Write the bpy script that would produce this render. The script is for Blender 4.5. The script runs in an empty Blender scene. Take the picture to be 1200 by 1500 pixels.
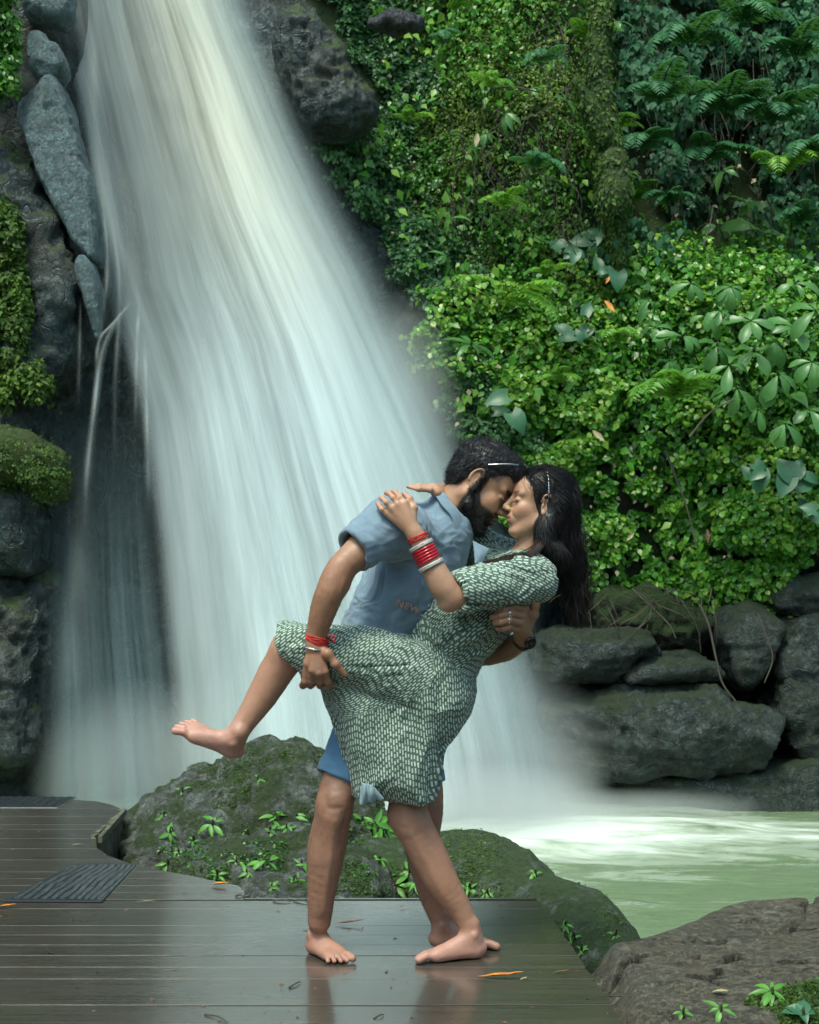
import bpy, math, random
import numpy as np
from mathutils import Vector, Matrix

# ------------------------------------------------------------------ camera, sky, sun, exposure
SC = bpy.context.scene
FPX = 2083.0          # focal length in photograph pixels
EYE = 1.12            # camera height above the deck (metres)
HZ = 880.0            # photograph row of the horizon
cam_data = bpy.data.cameras.new('camera')
cam = bpy.data.objects.new('camera', cam_data)
SC.collection.objects.link(cam)
cam.location = (0, 0, EYE)
cam.rotation_euler = (math.radians(90), 0, 0)
cam_data.sensor_fit = 'VERTICAL'
cam_data.sensor_height = 36.0
cam_data.sensor_width = 28.8
cam_data.lens = FPX / 1500.0 * 36.0
cam_data.shift_y = (HZ - 750.0) / 1500.0
cam_data.clip_end = 400.0
cam_data.dof.use_dof = True
cam_data.dof.focus_distance = 4.45
cam_data.dof.aperture_fstop = 11.0
SC.camera = cam

SUN_EL, SUN_AZ = math.radians(62), math.radians(205)   # azimuth clockwise from +Y (view direction)
world = bpy.data.worlds.new('World'); SC.world = world
world.use_nodes = True
_wn = world.node_tree; _wn.nodes.clear()
_sky = _wn.nodes.new('ShaderNodeTexSky'); _sky.sky_type = 'NISHITA'; _sky.sun_disc = False
_sky.sun_elevation = SUN_EL; _sky.sun_rotation = SUN_AZ
_sky.air_density = 1.0; _sky.dust_density = 3.0; _sky.ozone_density = 1.0
_bg = _wn.nodes.new('ShaderNodeBackground'); _bg.inputs['Strength'].default_value = 0.15
_wo = _wn.nodes.new('ShaderNodeOutputWorld')
_tn = _wn.nodes.new('ShaderNodeMix'); _tn.data_type = 'RGBA'; _tn.blend_type = 'MULTIPLY'; _tn.inputs[0].default_value = 1.0
_tn.inputs[7].default_value = (0.84, 1.0, 0.935, 1)      # daylight filtered by the forest round the gorge
_wn.links.new(_sky.outputs[0], _tn.inputs[6]); _wn.links.new(_tn.outputs[2], _bg.inputs[0]); _wn.links.new(_bg.outputs[0], _wo.inputs[0])
sun_data = bpy.data.lights.new('sun', 'SUN'); sun_data.energy = 1.5; sun_data.angle = math.radians(18)
sun_data.color = (0.98, 1.0, 0.84)
sun = bpy.data.objects.new('sun', sun_data); SC.collection.objects.link(sun)
_sd = Vector((math.sin(SUN_AZ) * math.cos(SUN_EL), math.cos(SUN_AZ) * math.cos(SUN_EL), math.sin(SUN_EL)))
sun.rotation_euler = _sd.to_track_quat('Z', 'Y').to_euler()
SC.view_settings.view_transform = 'Standard'
SC.view_settings.look = 'None'
SC.view_settings.gamma = 1.0
SC.view_settings.use_curve_mapping = False
SC.view_settings.exposure = 0.97
SC.render.engine = 'CYCLES'
SC.cycles.max_bounces = 8
SC.cycles.diffuse_bounces = 3
SC.cycles.glossy_bounces = 3
SC.cycles.transmission_bounces = 3
SC.cycles.volume_bounces = 1
SC.cycles.transparent_max_bounces = 24
SC.cycles.use_denoising = True
SC.cycles.sample_clamp_indirect = 6.0

# ------------------------------------------------------------------ helpers
RNG = np.random.default_rng(7)
def P(px, py, d):
    """a point d metres in front of the camera, seen at photograph pixel (px, py)"""
    return np.array([(px - 600.0) / FPX * d, d, EYE + (HZ - py) / FPX * d])

def link(o, parent=None):
    SC.collection.objects.link(o)
    if parent is not None: o.parent = parent
    return o

def tag(o, label=None, cat=None, group=None, kind=None):
    if label: o['label'] = label
    if cat: o['category'] = cat
    if group: o['group'] = group
    if kind: o['kind'] = kind
    return o

def empty(name, loc, label=None, cat=None, group=None, kind=None):
    o = bpy.data.objects.new(name, None); link(o)
    o.location = tuple(float(c) for c in loc); o.empty_display_size = 0.1
    return tag(o, label, cat, group, kind)

def mesh_np(name, verts, faces, mat=None, smooth=True, attrs=None, colors=None):
    """faces: (n,3) or (n,4) int array, or list of such arrays"""
    verts = np.asarray(verts, dtype=np.float32)
    if not isinstance(faces, list) or isinstance(faces[0], (tuple, list)): faces = [faces]
    faces = [np.asarray(f, dtype=np.int32) for f in faces if len(f)]
    me = bpy.data.meshes.new(name)
    me.vertices.add(len(verts)); me.vertices.foreach_set('co', verts.ravel())
    loops = np.concatenate([f.ravel() for f in faces])
    sizes = np.concatenate([np.full(len(f), f.shape[1], dtype=np.int32) for f in faces])
    starts = np.concatenate([[0], np.cumsum(sizes)[:-1]]).astype(np.int32)
    me.loops.add(len(loops)); me.loops.foreach_set('vertex_index', loops)
    me.polygons.add(len(sizes)); me.polygons.foreach_set('loop_start', starts)
    me.polygons.foreach_set('use_smooth', np.full(len(sizes), smooth, dtype=bool))
    me.update(calc_edges=True)
    if attrs:
        for k, v in attrs.items():
            v = np.asarray(v, dtype=np.float32)
            if v.ndim == 1:
                a = me.attributes.new(k, 'FLOAT', 'POINT'); a.data.foreach_set('value', v)
            else:
                a = me.attributes.new(k, 'FLOAT_VECTOR', 'POINT'); a.data.foreach_set('vector', v.ravel())
    if mat is not None:
        for m in (mat if isinstance(mat, (list, tuple)) else [mat]): me.materials.append(m)
    return me

def obj_np(name, verts, faces, mat=None, parent=None, smooth=True, attrs=None, loc=None):
    verts = np.asarray(verts, dtype=np.float64)
    off = np.zeros(3)
    if loc is not None: off = np.asarray(loc, dtype=float)
    elif parent is not None: off = np.array(parent['_w']) if '_w' in parent.keys() else np.array(parent.location)
    o = bpy.data.objects.new(name, mesh_np(name, verts - off, faces, mat, smooth, attrs))
    link(o, parent)
    if loc is not None and parent is None: o.location = tuple(off)
    return o

# ---- value noise
def _hash(ix, iy, iz, seed):
    with np.errstate(over='ignore'):
        h = (ix.astype(np.uint32) * np.uint32(0x8da6b343)) ^ (iy.astype(np.uint32) * np.uint32(0xd8163841)) ^ (iz.astype(np.uint32) * np.uint32(0xcb1ab31f)) ^ np.uint32((seed * 0x9E3779B1) & 0xffffffff)
        h ^= h >> np.uint32(15); h *= np.uint32(0x2c1b3c6d); h ^= h >> np.uint32(12); h *= np.uint32(0x297a2d39); h ^= h >> np.uint32(15)
    return h.astype(np.float64) / 4294967295.0 * 2.0 - 1.0
def vnoise(p, seed=0):
    p = np.asarray(p, dtype=np.float64)
    i = np.floor(p).astype(np.int64); f = p - i; f = f * f * f * (f * (f * 6 - 15) + 10)
    x, y, z = i[..., 0], i[..., 1], i[..., 2]; fx, fy, fz = f[..., 0], f[..., 1], f[..., 2]
    r = 0
    for dx in (0, 1):
        wx = fx if dx else 1 - fx
        for dy in (0, 1):
            wy = fy if dy else 1 - fy
            for dz in (0, 1):
                wz = fz if dz else 1 - fz
                r = r + _hash(x + dx, y + dy, z + dz, seed) * wx * wy * wz
    return r
def fbm(p, octaves=4, seed=0, gain=0.5, ridged=False):
    p = np.asarray(p, dtype=np.float64)
    a, s, n = 1.0, 0.0, 0.0
    for o in range(octaves):
        v = vnoise(p * (2.03 ** o) + o * 17.3, seed + o)
        if ridged: v = 1 - 2 * np.abs(v)
        s = s + a * v; n += a; a *= gain
    return s / n
def smooth01(x, a, b):
    t = np.clip((x - a) / (b - a), 0, 1); return t * t * (3 - 2 * t)

# ---- signed distance sculpting on a grid, meshed by surface nets
class Field:
    def __init__(self, lo, hi, h):
        self.lo = np.array(lo, float); self.h = h
        self.n = np.ceil((np.array(hi, float) - self.lo) / h).astype(int) + 1
        self.F = np.full(self.n, 0.5, dtype=np.float32)
        self.ax = [self.lo[k] + h * np.arange(self.n[k]) for k in range(3)]
    def sub(self, lo, hi):
        a = np.clip(np.floor((np.asarray(lo) - self.lo) / self.h).astype(int), 0, self.n)
        b = np.clip(np.ceil((np.asarray(hi) - self.lo) / self.h).astype(int) + 1, 0, self.n)
        sl = tuple(slice(int(a[k]), int(max(b[k], a[k]))) for k in range(3))
        g = [self.ax[k][sl[k]].astype(np.float32) for k in range(3)]
        return sl, g[0][:, None, None], g[1][None, :, None], g[2][None, None, :]
    def comb(self, sl, d, k, op):
        A = self.F[sl]
        if A.size == 0: return
        if op == 'add':
            if k <= 0: R = np.minimum(A, d)
            else:
                hh = np.clip(0.5 + 0.5 * (A - d) / k, 0, 1); R = A * (1 - hh) + d * hh - k * hh * (1 - hh)
        elif op == 'sub':
            d = -d
            if k <= 0: R = np.maximum(A, d)
            else:
                hh = np.clip(0.5 - 0.5 * (A - d) / k, 0, 1); R = A * (1 - hh) + d * hh + k * hh * (1 - hh)
        self.F[sl] = R
    def cone(self, a, b, ra, rb, k=0.02, op='add', flat=None):
        """round cone a->b; flat=(axis, s): the section is s times thinner along that axis (s>1 thinner)"""
        a = np.asarray(a, float); b = np.asarray(b, float); pad = max(ra, rb) + k + 3 * self.h
        sl, X, Y, Z = self.sub(np.minimum(a, b) - pad, np.maximum(a, b) + pad)
        px, py, pz = X - a[0], Y - a[1], Z - a[2]
        ab = b - a
        if flat is not None:
            n = np.asarray(flat[0], float); n = n - ab * (n @ ab) / max(ab @ ab, 1e-12); n /= np.linalg.norm(n) + 1e-12
            s = flat[1] - 1.0
            dn = (px * n[0] + py * n[1] + pz * n[2]) * s
            px = px + dn * n[0]; py = py + dn * n[1]; pz = pz + dn * n[2]
        t = np.clip((px * ab[0] + py * ab[1] + pz * ab[2]) / max(ab @ ab, 1e-12), 0, 1)
        d = np.sqrt((px - ab[0] * t) ** 2 + (py - ab[1] * t) ** 2 + (pz - ab[2] * t) ** 2) - (ra + (rb - ra) * t)
        self.comb(sl, d, k, op)
    def chain(self, pts, k=0.015, flat=None, sub=5):
        """smooth tapered limb through (point, radius) pairs, joined to the rest with blend k"""
        c = np.array([np.r_[np.asarray(p, float), r] for p, r in pts])
        if len(c) > 2: c = bez(c, (len(c) - 1) * sub + 1)
        pad = c[:, 3].max() + k + 4 * self.h
        sl, X, Y, Z = self.sub(c[:, :3].min(0) - pad, c[:, :3].max(0) + pad)
        keep = self.F[sl].copy(); self.F[sl] = 0.5
        for a, b in zip(c[:-1], c[1:]): self.cone(a[:3], b[:3], a[3], b[3], 0.003, flat=flat)
        d = self.F[sl].copy(); self.F[sl] = keep; self.comb(sl, d, k, 'add')
    def ell(self, c, r, M=None, k=0.02, op='add'):
        c = np.asarray(c, float); r = np.asarray(r, float); pad = r.max() + k + 3 * self.h
        sl, X, Y, Z = self.sub(c - pad, c + pad)
        px, py, pz = X - c[0], Y - c[1], Z - c[2]
        if M is None: M = np.eye(3)
        M = np.asarray(M, float)        # columns: local axes in world space
        q = [px * M[0, i] + py * M[1, i] + pz * M[2, i] for i in range(3)]
        k0 = np.sqrt(sum((q[i] / r[i]) ** 2 for i in range(3))); k1 = np.sqrt(sum((q[i] / r[i] ** 2) ** 2 for i in range(3)))
        d = k0 * (k0 - 1) / np.maximum(k1, 1e-6)
        self.comb(sl, d, k, op)
    def plane(self, c, n, lo, hi, k=0.003):
        """cut away what lies on the +n side of the plane, inside the box lo..hi"""
        n = np.asarray(n, float); n /= np.linalg.norm(n)
        sl, X, Y, Z = self.sub(lo, hi)
        d = (X - c[0]) * n[0] + (Y - c[1]) * n[1] + (Z - c[2]) * n[2]
        A = self.F[sl]; dd = d
        hh = np.clip(0.5 - 0.5 * (A - dd) / k, 0, 1)
        self.F[sl] = A * (1 - hh) + dd * hh + k * hh * (1 - hh)
    def bump(self, a, b, w, depth, M=None):
        """raise (depth>0) or press (depth<0) the surface along a segment, Gaussian section"""
        a = np.asarray(a, float); b = np.asarray(b, float); pad = 2.6 * w
        sl, X, Y, Z = self.sub(np.minimum(a, b) - pad, np.maximum(a, b) + pad)
        px, py, pz = X - a[0], Y - a[1], Z - a[2]; ab = b - a
        t = np.clip((px * ab[0] + py * ab[1] + pz * ab[2]) / max(ab @ ab, 1e-12), 0, 1)
        d2 = (px - ab[0] * t) ** 2 + (py - ab[1] * t) ** 2 + (pz - ab[2] * t) ** 2
        taper = 0.35 + 0.65 * np.sin(np.pi * np.clip(t * 0.9 + 0.05, 0, 1))
        if np.linalg.norm(ab) < 1e-6: taper = 1.0
        self.F[sl] -= (depth * taper * np.exp(-d2 / (w * w))).astype(np.float32)
    def mesh(self):
        F, h = self.F, self.h
        ins = F < 0
        c = np.zeros([s - 1 for s in F.shape], dtype=np.uint8)
        for dx in (0, 1):
            for dy in (0, 1):
                for dz in (0, 1):
                    c += ins[dx:F.shape[0] - 1 + dx, dy:F.shape[1] - 1 + dy, dz:F.shape[2] - 1 + dz]
        act = (c > 0) & (c < 8)
        idx = np.argwhere(act)
        vid = np.full(act.shape, -1, dtype=np.int32); vid[act] = np.arange(len(idx))
        acc = np.zeros((len(idx), 3)); cnt = np.zeros(len(idx))
        cor = [(i, j, k) for i in (0, 1) for j in (0, 1) for k in (0, 1)]
        vals = {q: F[idx[:, 0] + q[0], idx[:, 1] + q[1], idx[:, 2] + q[2]].astype(np.float64) for q in cor}
        for a in cor:
            for ax in range(3):
                if a[ax]: continue
                b = list(a); b[ax] = 1; b = tuple(b)
                va, vb = vals[a], vals[b]; m = (va < 0) != (vb < 0)
                t = va[m] / (va[m] - vb[m])
                p = np.tile(np.array(a, float), (m.sum(), 1)); p[:, ax] = t
                acc[m] += p; cnt[m] += 1
        V = self.lo + h * (idx + acc / cnt[:, None])
        quads = []
        for ax in range(3):
            o = [k for k in range(3) if k != ax]
            n = F.shape
            sl0 = [slice(1, -1)] * 3; sl1 = [slice(1, -1)] * 3
            sl0[ax] = slice(0, n[ax] - 1); sl1[ax] = slice(1, n[ax])
            s0 = ins[tuple(sl0)]; s1 = ins[tuple(sl1)]
            e = np.argwhere(s0 != s1)
            if len(e) == 0: continue
            flip = s0[tuple(e.T)]
            e = e.copy(); e[:, o[0]] += 1; e[:, o[1]] += 1
            q = []
            for (da, db) in ((-1, -1), (0, -1), (0, 0), (-1, 0)):
                g = e.copy(); g[:, o[0]] += da; g[:, o[1]] += db
                q.append(vid[g[:, 0], g[:, 1], g[:, 2]])
            q = np.stack(q, 1)
            if ax == 1: flip = ~flip
            q[~flip] = q[~flip][:, ::-1]
            quads.append(q)
        return V, np.concatenate(quads)

def normals_of(V, Q):
    n = np.cross(V[Q[:, 2]] - V[Q[:, 0]], V[Q[:, 3 if Q.shape[1] == 4 else 1]] - V[Q[:, 1 if Q.shape[1] == 4 else 0]])
    if Q.shape[1] == 3: n = np.cross(V[Q[:, 1]] - V[Q[:, 0]], V[Q[:, 2]] - V[Q[:, 0]])
    N = np.zeros_like(V)
    for k in range(Q.shape[1]):
        for c in range(3): N[:, c] += np.bincount(Q[:, k], weights=n[:, c], minlength=len(V))
    return N / np.maximum(np.linalg.norm(N, axis=1, keepdims=True), 1e-12)
def relax(V, Q, it=1, w=0.5):
    E = np.concatenate([Q[:, [k, (k + 1) % Q.shape[1]]] for k in range(Q.shape[1])])
    cnt = np.bincount(E[:, 0], minlength=len(V)) + np.bincount(E[:, 1], minlength=len(V))
    for _ in range(it):
        S = np.zeros_like(V)
        for c in range(3):
            S[:, c] = np.bincount(E[:, 0], weights=V[E[:, 1], c], minlength=len(V)) + np.bincount(E[:, 1], weights=V[E[:, 0], c], minlength=len(V))
        V = V * (1 - w) + w * S / np.maximum(cnt, 1)[:, None]
    return V

# ---- tubes (many strands in one mesh)
def tubes(lines, radii, sides=3, closed_tip=True):
    """lines: list of (n,3) arrays, radii: list of scalars or (n,) arrays"""
    VV, QQ, base = [], [], 0
    ang = np.arange(sides) * 2 * np.pi / sides
    for L, r in zip(lines, radii):
        L = np.asarray(L, float); n = len(L)
        T = np.gradient(L, axis=0); T /= np.linalg.norm(T, axis=1, keepdims=True) + 1e-12
        up = np.array([0.31, 0.2, 0.93]) if abs(T[0, 2]) < 0.9 else np.array([1.0, 0.1, 0])
        U = np.cross(T, up); U /= np.linalg.norm(U, axis=1, keepdims=True) + 1e-12; W = np.cross(T, U)
        r = np.broadcast_to(np.asarray(r, float), (n,))
        R = L[:, None, :] + r[:, None, None] * (np.cos(ang)[None, :, None] * U[:, None, :] + np.sin(ang)[None, :, None] * W[:, None, :])
        VV.append(R.reshape(-1, 3))
        i = np.arange(n - 1)[:, None] * sides; j = np.arange(sides)[None, :]; j2 = (j + 1) % sides
        QQ.append(np.stack([base + i + j, base + i + j2, base + i + sides + j2, base + i + sides + j], -1).reshape(-1, 4))
        base += n * sides
    return np.concatenate(VV), np.concatenate(QQ)
def bez(pts, n=12):
    """Catmull-Rom through points"""
    p = np.asarray(pts, float); p = np.vstack([2 * p[0] - p[1], p, 2 * p[-1] - p[-2]])
    out = []
    segs = len(p) - 3
    for t in np.linspace(0, segs - 1e-6, n):
        i = int(t); u = t - i; a, b, c, d = p[i:i + 4]
        out.append(0.5 * ((2 * b) + (-a + c) * u + (2 * a - 5 * b + 4 * c - d) * u * u + (-a + 3 * b - 3 * c + d) * u ** 3))
    return np.array(out)

# ---- instanced templates baked into one mesh
def bake(tv, tf, pos, rot, scale, extra=None):
    """tv (m,3), tf (k,n); pos (N,3), rot (N,3,3) columns = local axes, scale (N,) or (N,3)"""
    N = len(pos); scale = np.asarray(scale, float)
    if scale.ndim == 1: scale = np.repeat(scale[:, None], 3, 1)
    V = np.einsum('nij,nmj->nmi', rot, tv[None] * scale[:, None, :]) + pos[:, None, :]
    Fc = tf[None] + (np.arange(N) * len(tv))[:, None, None]
    return V.reshape(-1, 3), Fc.reshape(-1, tf.shape[1])
def frames(fwd, nrm):
    """columns: x = side, y = forward (leaf length), z = normal"""
    y = fwd / (np.linalg.norm(fwd, axis=1, keepdims=True) + 1e-12)
    x = np.cross(y, nrm); x /= np.linalg.norm(x, axis=1, keepdims=True) + 1e-12
    z = np.cross(x, y)
    return np.stack([x, y, z], -1)

# ------------------------------------------------------------------ materials
class NT:
    def __init__(self, name):
        self.m = bpy.data.materials.new(name); self.m.use_nodes = True
        self.t = self.m.node_tree; self.t.nodes.clear()
        self.out = self.t.nodes.new('ShaderNodeOutputMaterial')
    def n(self, typ, **kw):
        nd = self.t.nodes.new('ShaderNode' + typ)
        for k, v in kw.items():
            if k.startswith('i_'):
                key = k[2:]
                key = int(key) if key.isdigit() else key.replace('_', ' ')
                self.put(nd.inputs[key], v)
            else: setattr(nd, k, v)
        return nd
    def put(self, sock, v):
        if isinstance(v, bpy.types.NodeSocket): self.t.links.new(v, sock)
        elif isinstance(v, bpy.types.Node): self.t.links.new(v.outputs[0], sock)
        else:
            if sock.type == 'RGBA' and isinstance(v, (tuple, list)) and len(v) == 3: v = (*v, 1)
            sock.default_value = v
    def math(self, op, a, b=0.0, c=0.0, clamp=False):
        nd = self.t.nodes.new('ShaderNodeMath'); nd.operation = op; nd.use_clamp = clamp
        self.put(nd.inputs[0], a); self.put(nd.inputs[1], b)
        if len(nd.inputs) > 2: self.put(nd.inputs[2], c)
        return nd.outputs[0]
    def mix(self, f, a, b, blend='MIX'):
        nd = self.t.nodes.new('ShaderNodeMix'); nd.data_type = 'RGBA'; nd.blend_type = blend; nd.clamp_factor = True
        self.put(nd.inputs[0], f); self.put(nd.inputs[6], a); self.put(nd.inputs[7], b)
        return nd.outputs[2]
    def ramp(self, f, stops, interp='LINEAR'):
        nd = self.t.nodes.new('ShaderNodeValToRGB'); self.put(nd.inputs[0], f); cr = nd.color_ramp; cr.interpolation = interp
        while len(cr.elements) < len(stops): cr.elements.new(0.5)
        for e, (p, c) in zip(cr.elements, stops):
            e.position = p; e.color = (c, c, c, 1) if isinstance(c, (int, float)) else (*c, 1)
        return nd.outputs[0]
    def noise(self, vec=None, scale=5.0, detail=4.0, rough=0.55, dist=0.0):
        nd = self.n('TexNoise'); nd.inputs['Scale'].default_value = scale; nd.inputs['Detail'].default_value = detail
        nd.inputs['Roughness'].default_value = rough; nd.inputs['Distortion'].default_value = dist
        if vec is not None: self.put(nd.inputs['Vector'], vec)
        return nd.outputs[0]
    def mapv(self, vec, scale=(1, 1, 1), rot=(0, 0, 0), loc=(0, 0, 0)):
        nd = self.n('Mapping'); self.put(nd.inputs[0], vec); nd.inputs['Scale'].default_value = scale; nd.inputs['Rotation'].default_value = rot; nd.inputs['Location'].default_value = loc
        return nd.outputs[0]
    def attr(self, name, kind='Fac'):
        nd = self.n('Attribute', attribute_name=name); return nd.outputs[kind]
    def pos(self): return self.n('NewGeometry').outputs['Position']
    def bump(self, h, strength=0.3, dist=0.01, normal=None):
        nd = self.n('Bump'); nd.inputs['Strength'].default_value = strength; nd.inputs['Distance'].default_value = dist
        self.put(nd.inputs['Height'], h)
        if normal is not None: self.put(nd.inputs['Normal'], normal)
        return nd.outputs[0]
    def pbr(self, color, rough=0.6, normal=None, **kw):
        nd = self.n('BsdfPrincipled'); self.put(nd.inputs['Base Color'], color); self.put(nd.inputs['Roughness'], rough)
        if normal is not None: self.put(nd.inputs['Normal'], normal)
        for k, v in kw.items(): self.put(nd.inputs[k.replace('_', ' ')], v)
        return nd.outputs[0]
    def done(self, sh, vol=None):
        if sh is not None: self.t.links.new(sh, self.out.inputs[0])
        if vol is not None: self.t.links.new(vol, self.out.inputs[1])
        return self.m
# ------------------------------------------------------------------ materials of the place
def mat_rock(name, dark=(0.022, 0.026, 0.026), light=(0.10, 0.115, 0.115), moss=0.3, mosscol=((0.02, 0.045, 0.012), (0.07, 0.12, 0.02)),
             rough=(0.35, 0.75), brown=0.3, scale=1.0, speck=0.3, bump=0.9, up=0.42, streak=0.0, brown_col=(0.06, 0.05, 0.035)):
    m = NT(name); p = m.pos()
    n1 = m.noise(p, 1.3 * scale, 6, 0.6); n2 = m.noise(p, 7 * scale, 8, 0.68, 0.4); n3 = m.noise(p, 45 * scale, 4, 0.6)
    if streak:
        ps = m.mapv(p, (6, 6, 0.7)); n4 = m.noise(ps, 2.0, 5, 0.6)
        n2 = m.math('ADD', m.math('MULTIPLY', n2, 1 - streak), m.math('MULTIPLY', n4, streak))
    base = m.mix(m.ramp(n2, [(0.36, 0), (0.66, 1)]), dark, light); base = m.mix(m.math('MULTIPLY', m.ramp(m.noise(p, 3.1 * scale, 9, 0.75, 1.0), [(0.52, 0), (0.70, 1)]), 0.5), base, tuple(min(1, c * 1.9) for c in light))
    base = m.mix(m.math('MULTIPLY', m.ramp(n1, [(0.42, 0), (0.62, 1)]), brown), base, brown_col)
    sp = m.n('TexVoronoi', feature='F1'); sp.inputs['Scale'].default_value = 60 * scale; m.put(sp.inputs['Vector'], p)
    spf = m.math('MULTIPLY', m.math('LESS_THAN', sp.outputs[0], 0.22), m.math('MULTIPLY', m.ramp(n2, [(0.5, 0), (0.62, 1)]), speck))
    base = m.mix(spf, base, (0.32, 0.33, 0.27))
    nz = m.n('SeparateXYZ', i_0=m.n('NewGeometry').outputs['Normal']).outputs[2]
    mm = m.math('ADD', m.math('MULTIPLY', m.math('ADD', nz, 0.55), up), m.math('MULTIPLY', m.noise(p, 2.6 * scale, 7, 0.7), 0.9))
    mf = m.ramp(mm, [(1.02 - moss * 0.75 - (0.42 - up), 0), (1.14 - moss * 0.75 - (0.42 - up), 1)])
    mcol = m.mix(m.noise(p, 22, 5, 0.7), mosscol[0], mosscol[1])
    col = m.mix(m.math('MULTIPLY', mf, 0.92), base, mcol)
    col = m.mix(m.attr('crack_shade'), col, (0.008, 0.008, 0.006))      # painted shade that darkens the inside of cracks
    vc = m.n('TexVoronoi', feature='DISTANCE_TO_EDGE'); vc.inputs['Scale'].default_value = 2.3 * scale; m.put(vc.inputs['Vector'], m.n('VectorMath', operation='ADD', i_0=p, i_1=m.n('TexNoise', i_0=p, i_2=3.0 * scale).outputs[1]).outputs[0])
    ck = m.ramp(vc.outputs[0], [(0.0, 0), (0.035, 1)])
    pit = m.ramp(m.noise(p, 16 * scale, 6, 0.75), [(0.3, 0), (0.5, 1)])
    h = m.math('ADD', m.math('MULTIPLY', n2, 1.2), m.math('MULTIPLY', n3, 0.45))
    h = m.math('ADD', h, m.math('ADD', m.math('MULTIPLY', ck, 0.35), m.math('MULTIPLY', pit, 0.5)))
    h = m.math('ADD', h, m.math('MULTIPLY', m.math('MULTIPLY', m.noise(p, 90, 3, 0.7), mf), 0.8))
    r = m.math('ADD', m.math('MULTIPLY', m.ramp(n1, [(0.35, rough[0]), (0.65, rough[1])]), 1.0), m.math('MULTIPLY', mf, 0.3))
    return m.done(m.pbr(col, r, m.bump(h, bump, 0.03)))

def mat_leaf(name, c0, c1, rough=0.38, trans=0.3, spec=0.5, c2=None):
    m = NT(name)
    a = m.attr('tone')
    oi = m.n('ObjectInfo').outputs['Random']
    f = m.math('ADD', a, m.math('MULTIPLY', m.math('SUBTRACT', oi, 0.5), 0.25), clamp=True)
    stops = [(0.0, c0), (0.75, c1)] + ([(1.0, c2)] if c2 else [])
    col = m.ramp(f, stops)
    n = m.noise(m.pos(), 30, 3, 0.6)
    col = m.mix(m.math('MULTIPLY', m.ramp(n, [(0.4, 0), (0.7, 1)]), 0.35), col, m.mix(0.55, col, (0.01, 0.03, 0.01)))
    pr = m.pbr(col, rough, m.bump(n, 0.25, 0.004)); 
    tr = m.n('BsdfTranslucent'); m.put(tr.inputs[0], m.mix(0.5, col, (0.12, 0.28, 0.02)))
    mx = m.n('MixShader'); mx.inputs[0].default_value = trans
    m.t.links.new(pr, mx.inputs[1]); m.t.links.new(tr.outputs[0], mx.inputs[2])
    return m.done(mx.outputs[0])

M = {}
M['cliff'] = mat_rock('cliff_rock', (0.006, 0.014, 0.014), (0.032, 0.056, 0.055), 0.18, rough=(0.3, 0.6), brown=0.4, streak=0.35)
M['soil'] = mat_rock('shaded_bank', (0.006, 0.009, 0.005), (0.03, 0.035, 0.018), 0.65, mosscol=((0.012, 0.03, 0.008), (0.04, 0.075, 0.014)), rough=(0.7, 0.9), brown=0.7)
M['bluerock'] = mat_rock('wet_blue_rock', (0.06, 0.095, 0.10), (0.17, 0.25, 0.26), 0.0, rough=(0.25, 0.45), brown=0.1, scale=2.5, speck=0.1)
M['ledge'] = mat_rock('ledge_rock', (0.008, 0.014, 0.013), (0.042, 0.060, 0.056), 0.22, rough=(0.4, 0.7), up=0.2, mosscol=((0.012, 0.024, 0.010), (0.03, 0.05, 0.018)), brown=0.35, scale=1.3, speck=0.6, brown_col=(0.03, 0.04, 0.022))
M['boulder'] = mat_rock('mossy_boulder_rock', (0.04, 0.048, 0.044), (0.20, 0.22, 0.20), 0.27, mosscol=((0.014, 0.034, 0.008), (0.055, 0.095, 0.018)), rough=(0.6, 0.85), up=0.06, brown=0.5, scale=3.0, speck=0.9)
M['boulder_green'] = mat_rock('green_boulder_rock', (0.05, 0.062, 0.052), (0.20, 0.23, 0.20), 0.34, mosscol=((0.02, 0.045, 0.014), (0.07, 0.12, 0.025)), rough=(0.6, 0.9), up=0.12, brown=0.3, scale=3.0, speck=0.5)
M['flatrock'] = mat_rock('brown_flat_rock', (0.06, 0.054, 0.040), (0.20, 0.18, 0.135), -0.2, rough=(0.32, 0.55), brown=0.6, scale=3.0, speck=0.25, brown_col=(0.13, 0.105, 0.065))
M['mossrock'] = mat_rock('moss_covered_rock', (0.02, 0.03, 0.02), (0.08, 0.1, 0.07), 1.3, mosscol=((0.025, 0.05, 0.012), (0.085, 0.12, 0.025)), rough=(0.8, 0.9), scale=2.0, bump=0.9)
M['ivy'] = mat_leaf('creeper_leaf', (0.010, 0.05, 0.010), (0.085, 0.30, 0.024), 0.35, 0.3, c2=(0.24, 0.42, 0.05))
M['ivy_pale'] = mat_leaf('pale_creeper_leaf', (0.02, 0.08, 0.03), (0.13, 0.30, 0.10), 0.4, 0.25, c2=(0.26, 0.48, 0.16))
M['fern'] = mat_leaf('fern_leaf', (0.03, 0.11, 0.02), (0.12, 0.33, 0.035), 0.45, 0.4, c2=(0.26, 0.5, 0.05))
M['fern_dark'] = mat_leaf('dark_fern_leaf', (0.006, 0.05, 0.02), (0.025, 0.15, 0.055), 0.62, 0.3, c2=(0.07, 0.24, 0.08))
M['broad'] = mat_leaf('broad_leaf', (0.03, 0.12, 0.03), (0.11, 0.28, 0.065), 0.35, 0.3, c2=(0.24, 0.44, 0.10))
M['heart'] = mat_leaf('heart_leaf', (0.02, 0.085, 0.04), (0.05, 0.17, 0.075), 0.4, 0.2, c2=(0.12, 0.28, 0.10))
M['moss'] = mat_leaf('moss_leaf', (0.025, 0.06, 0.010), (0.12, 0.22, 0.022), 0.7, 0.3, c2=(0.26, 0.34, 0.05))
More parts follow.
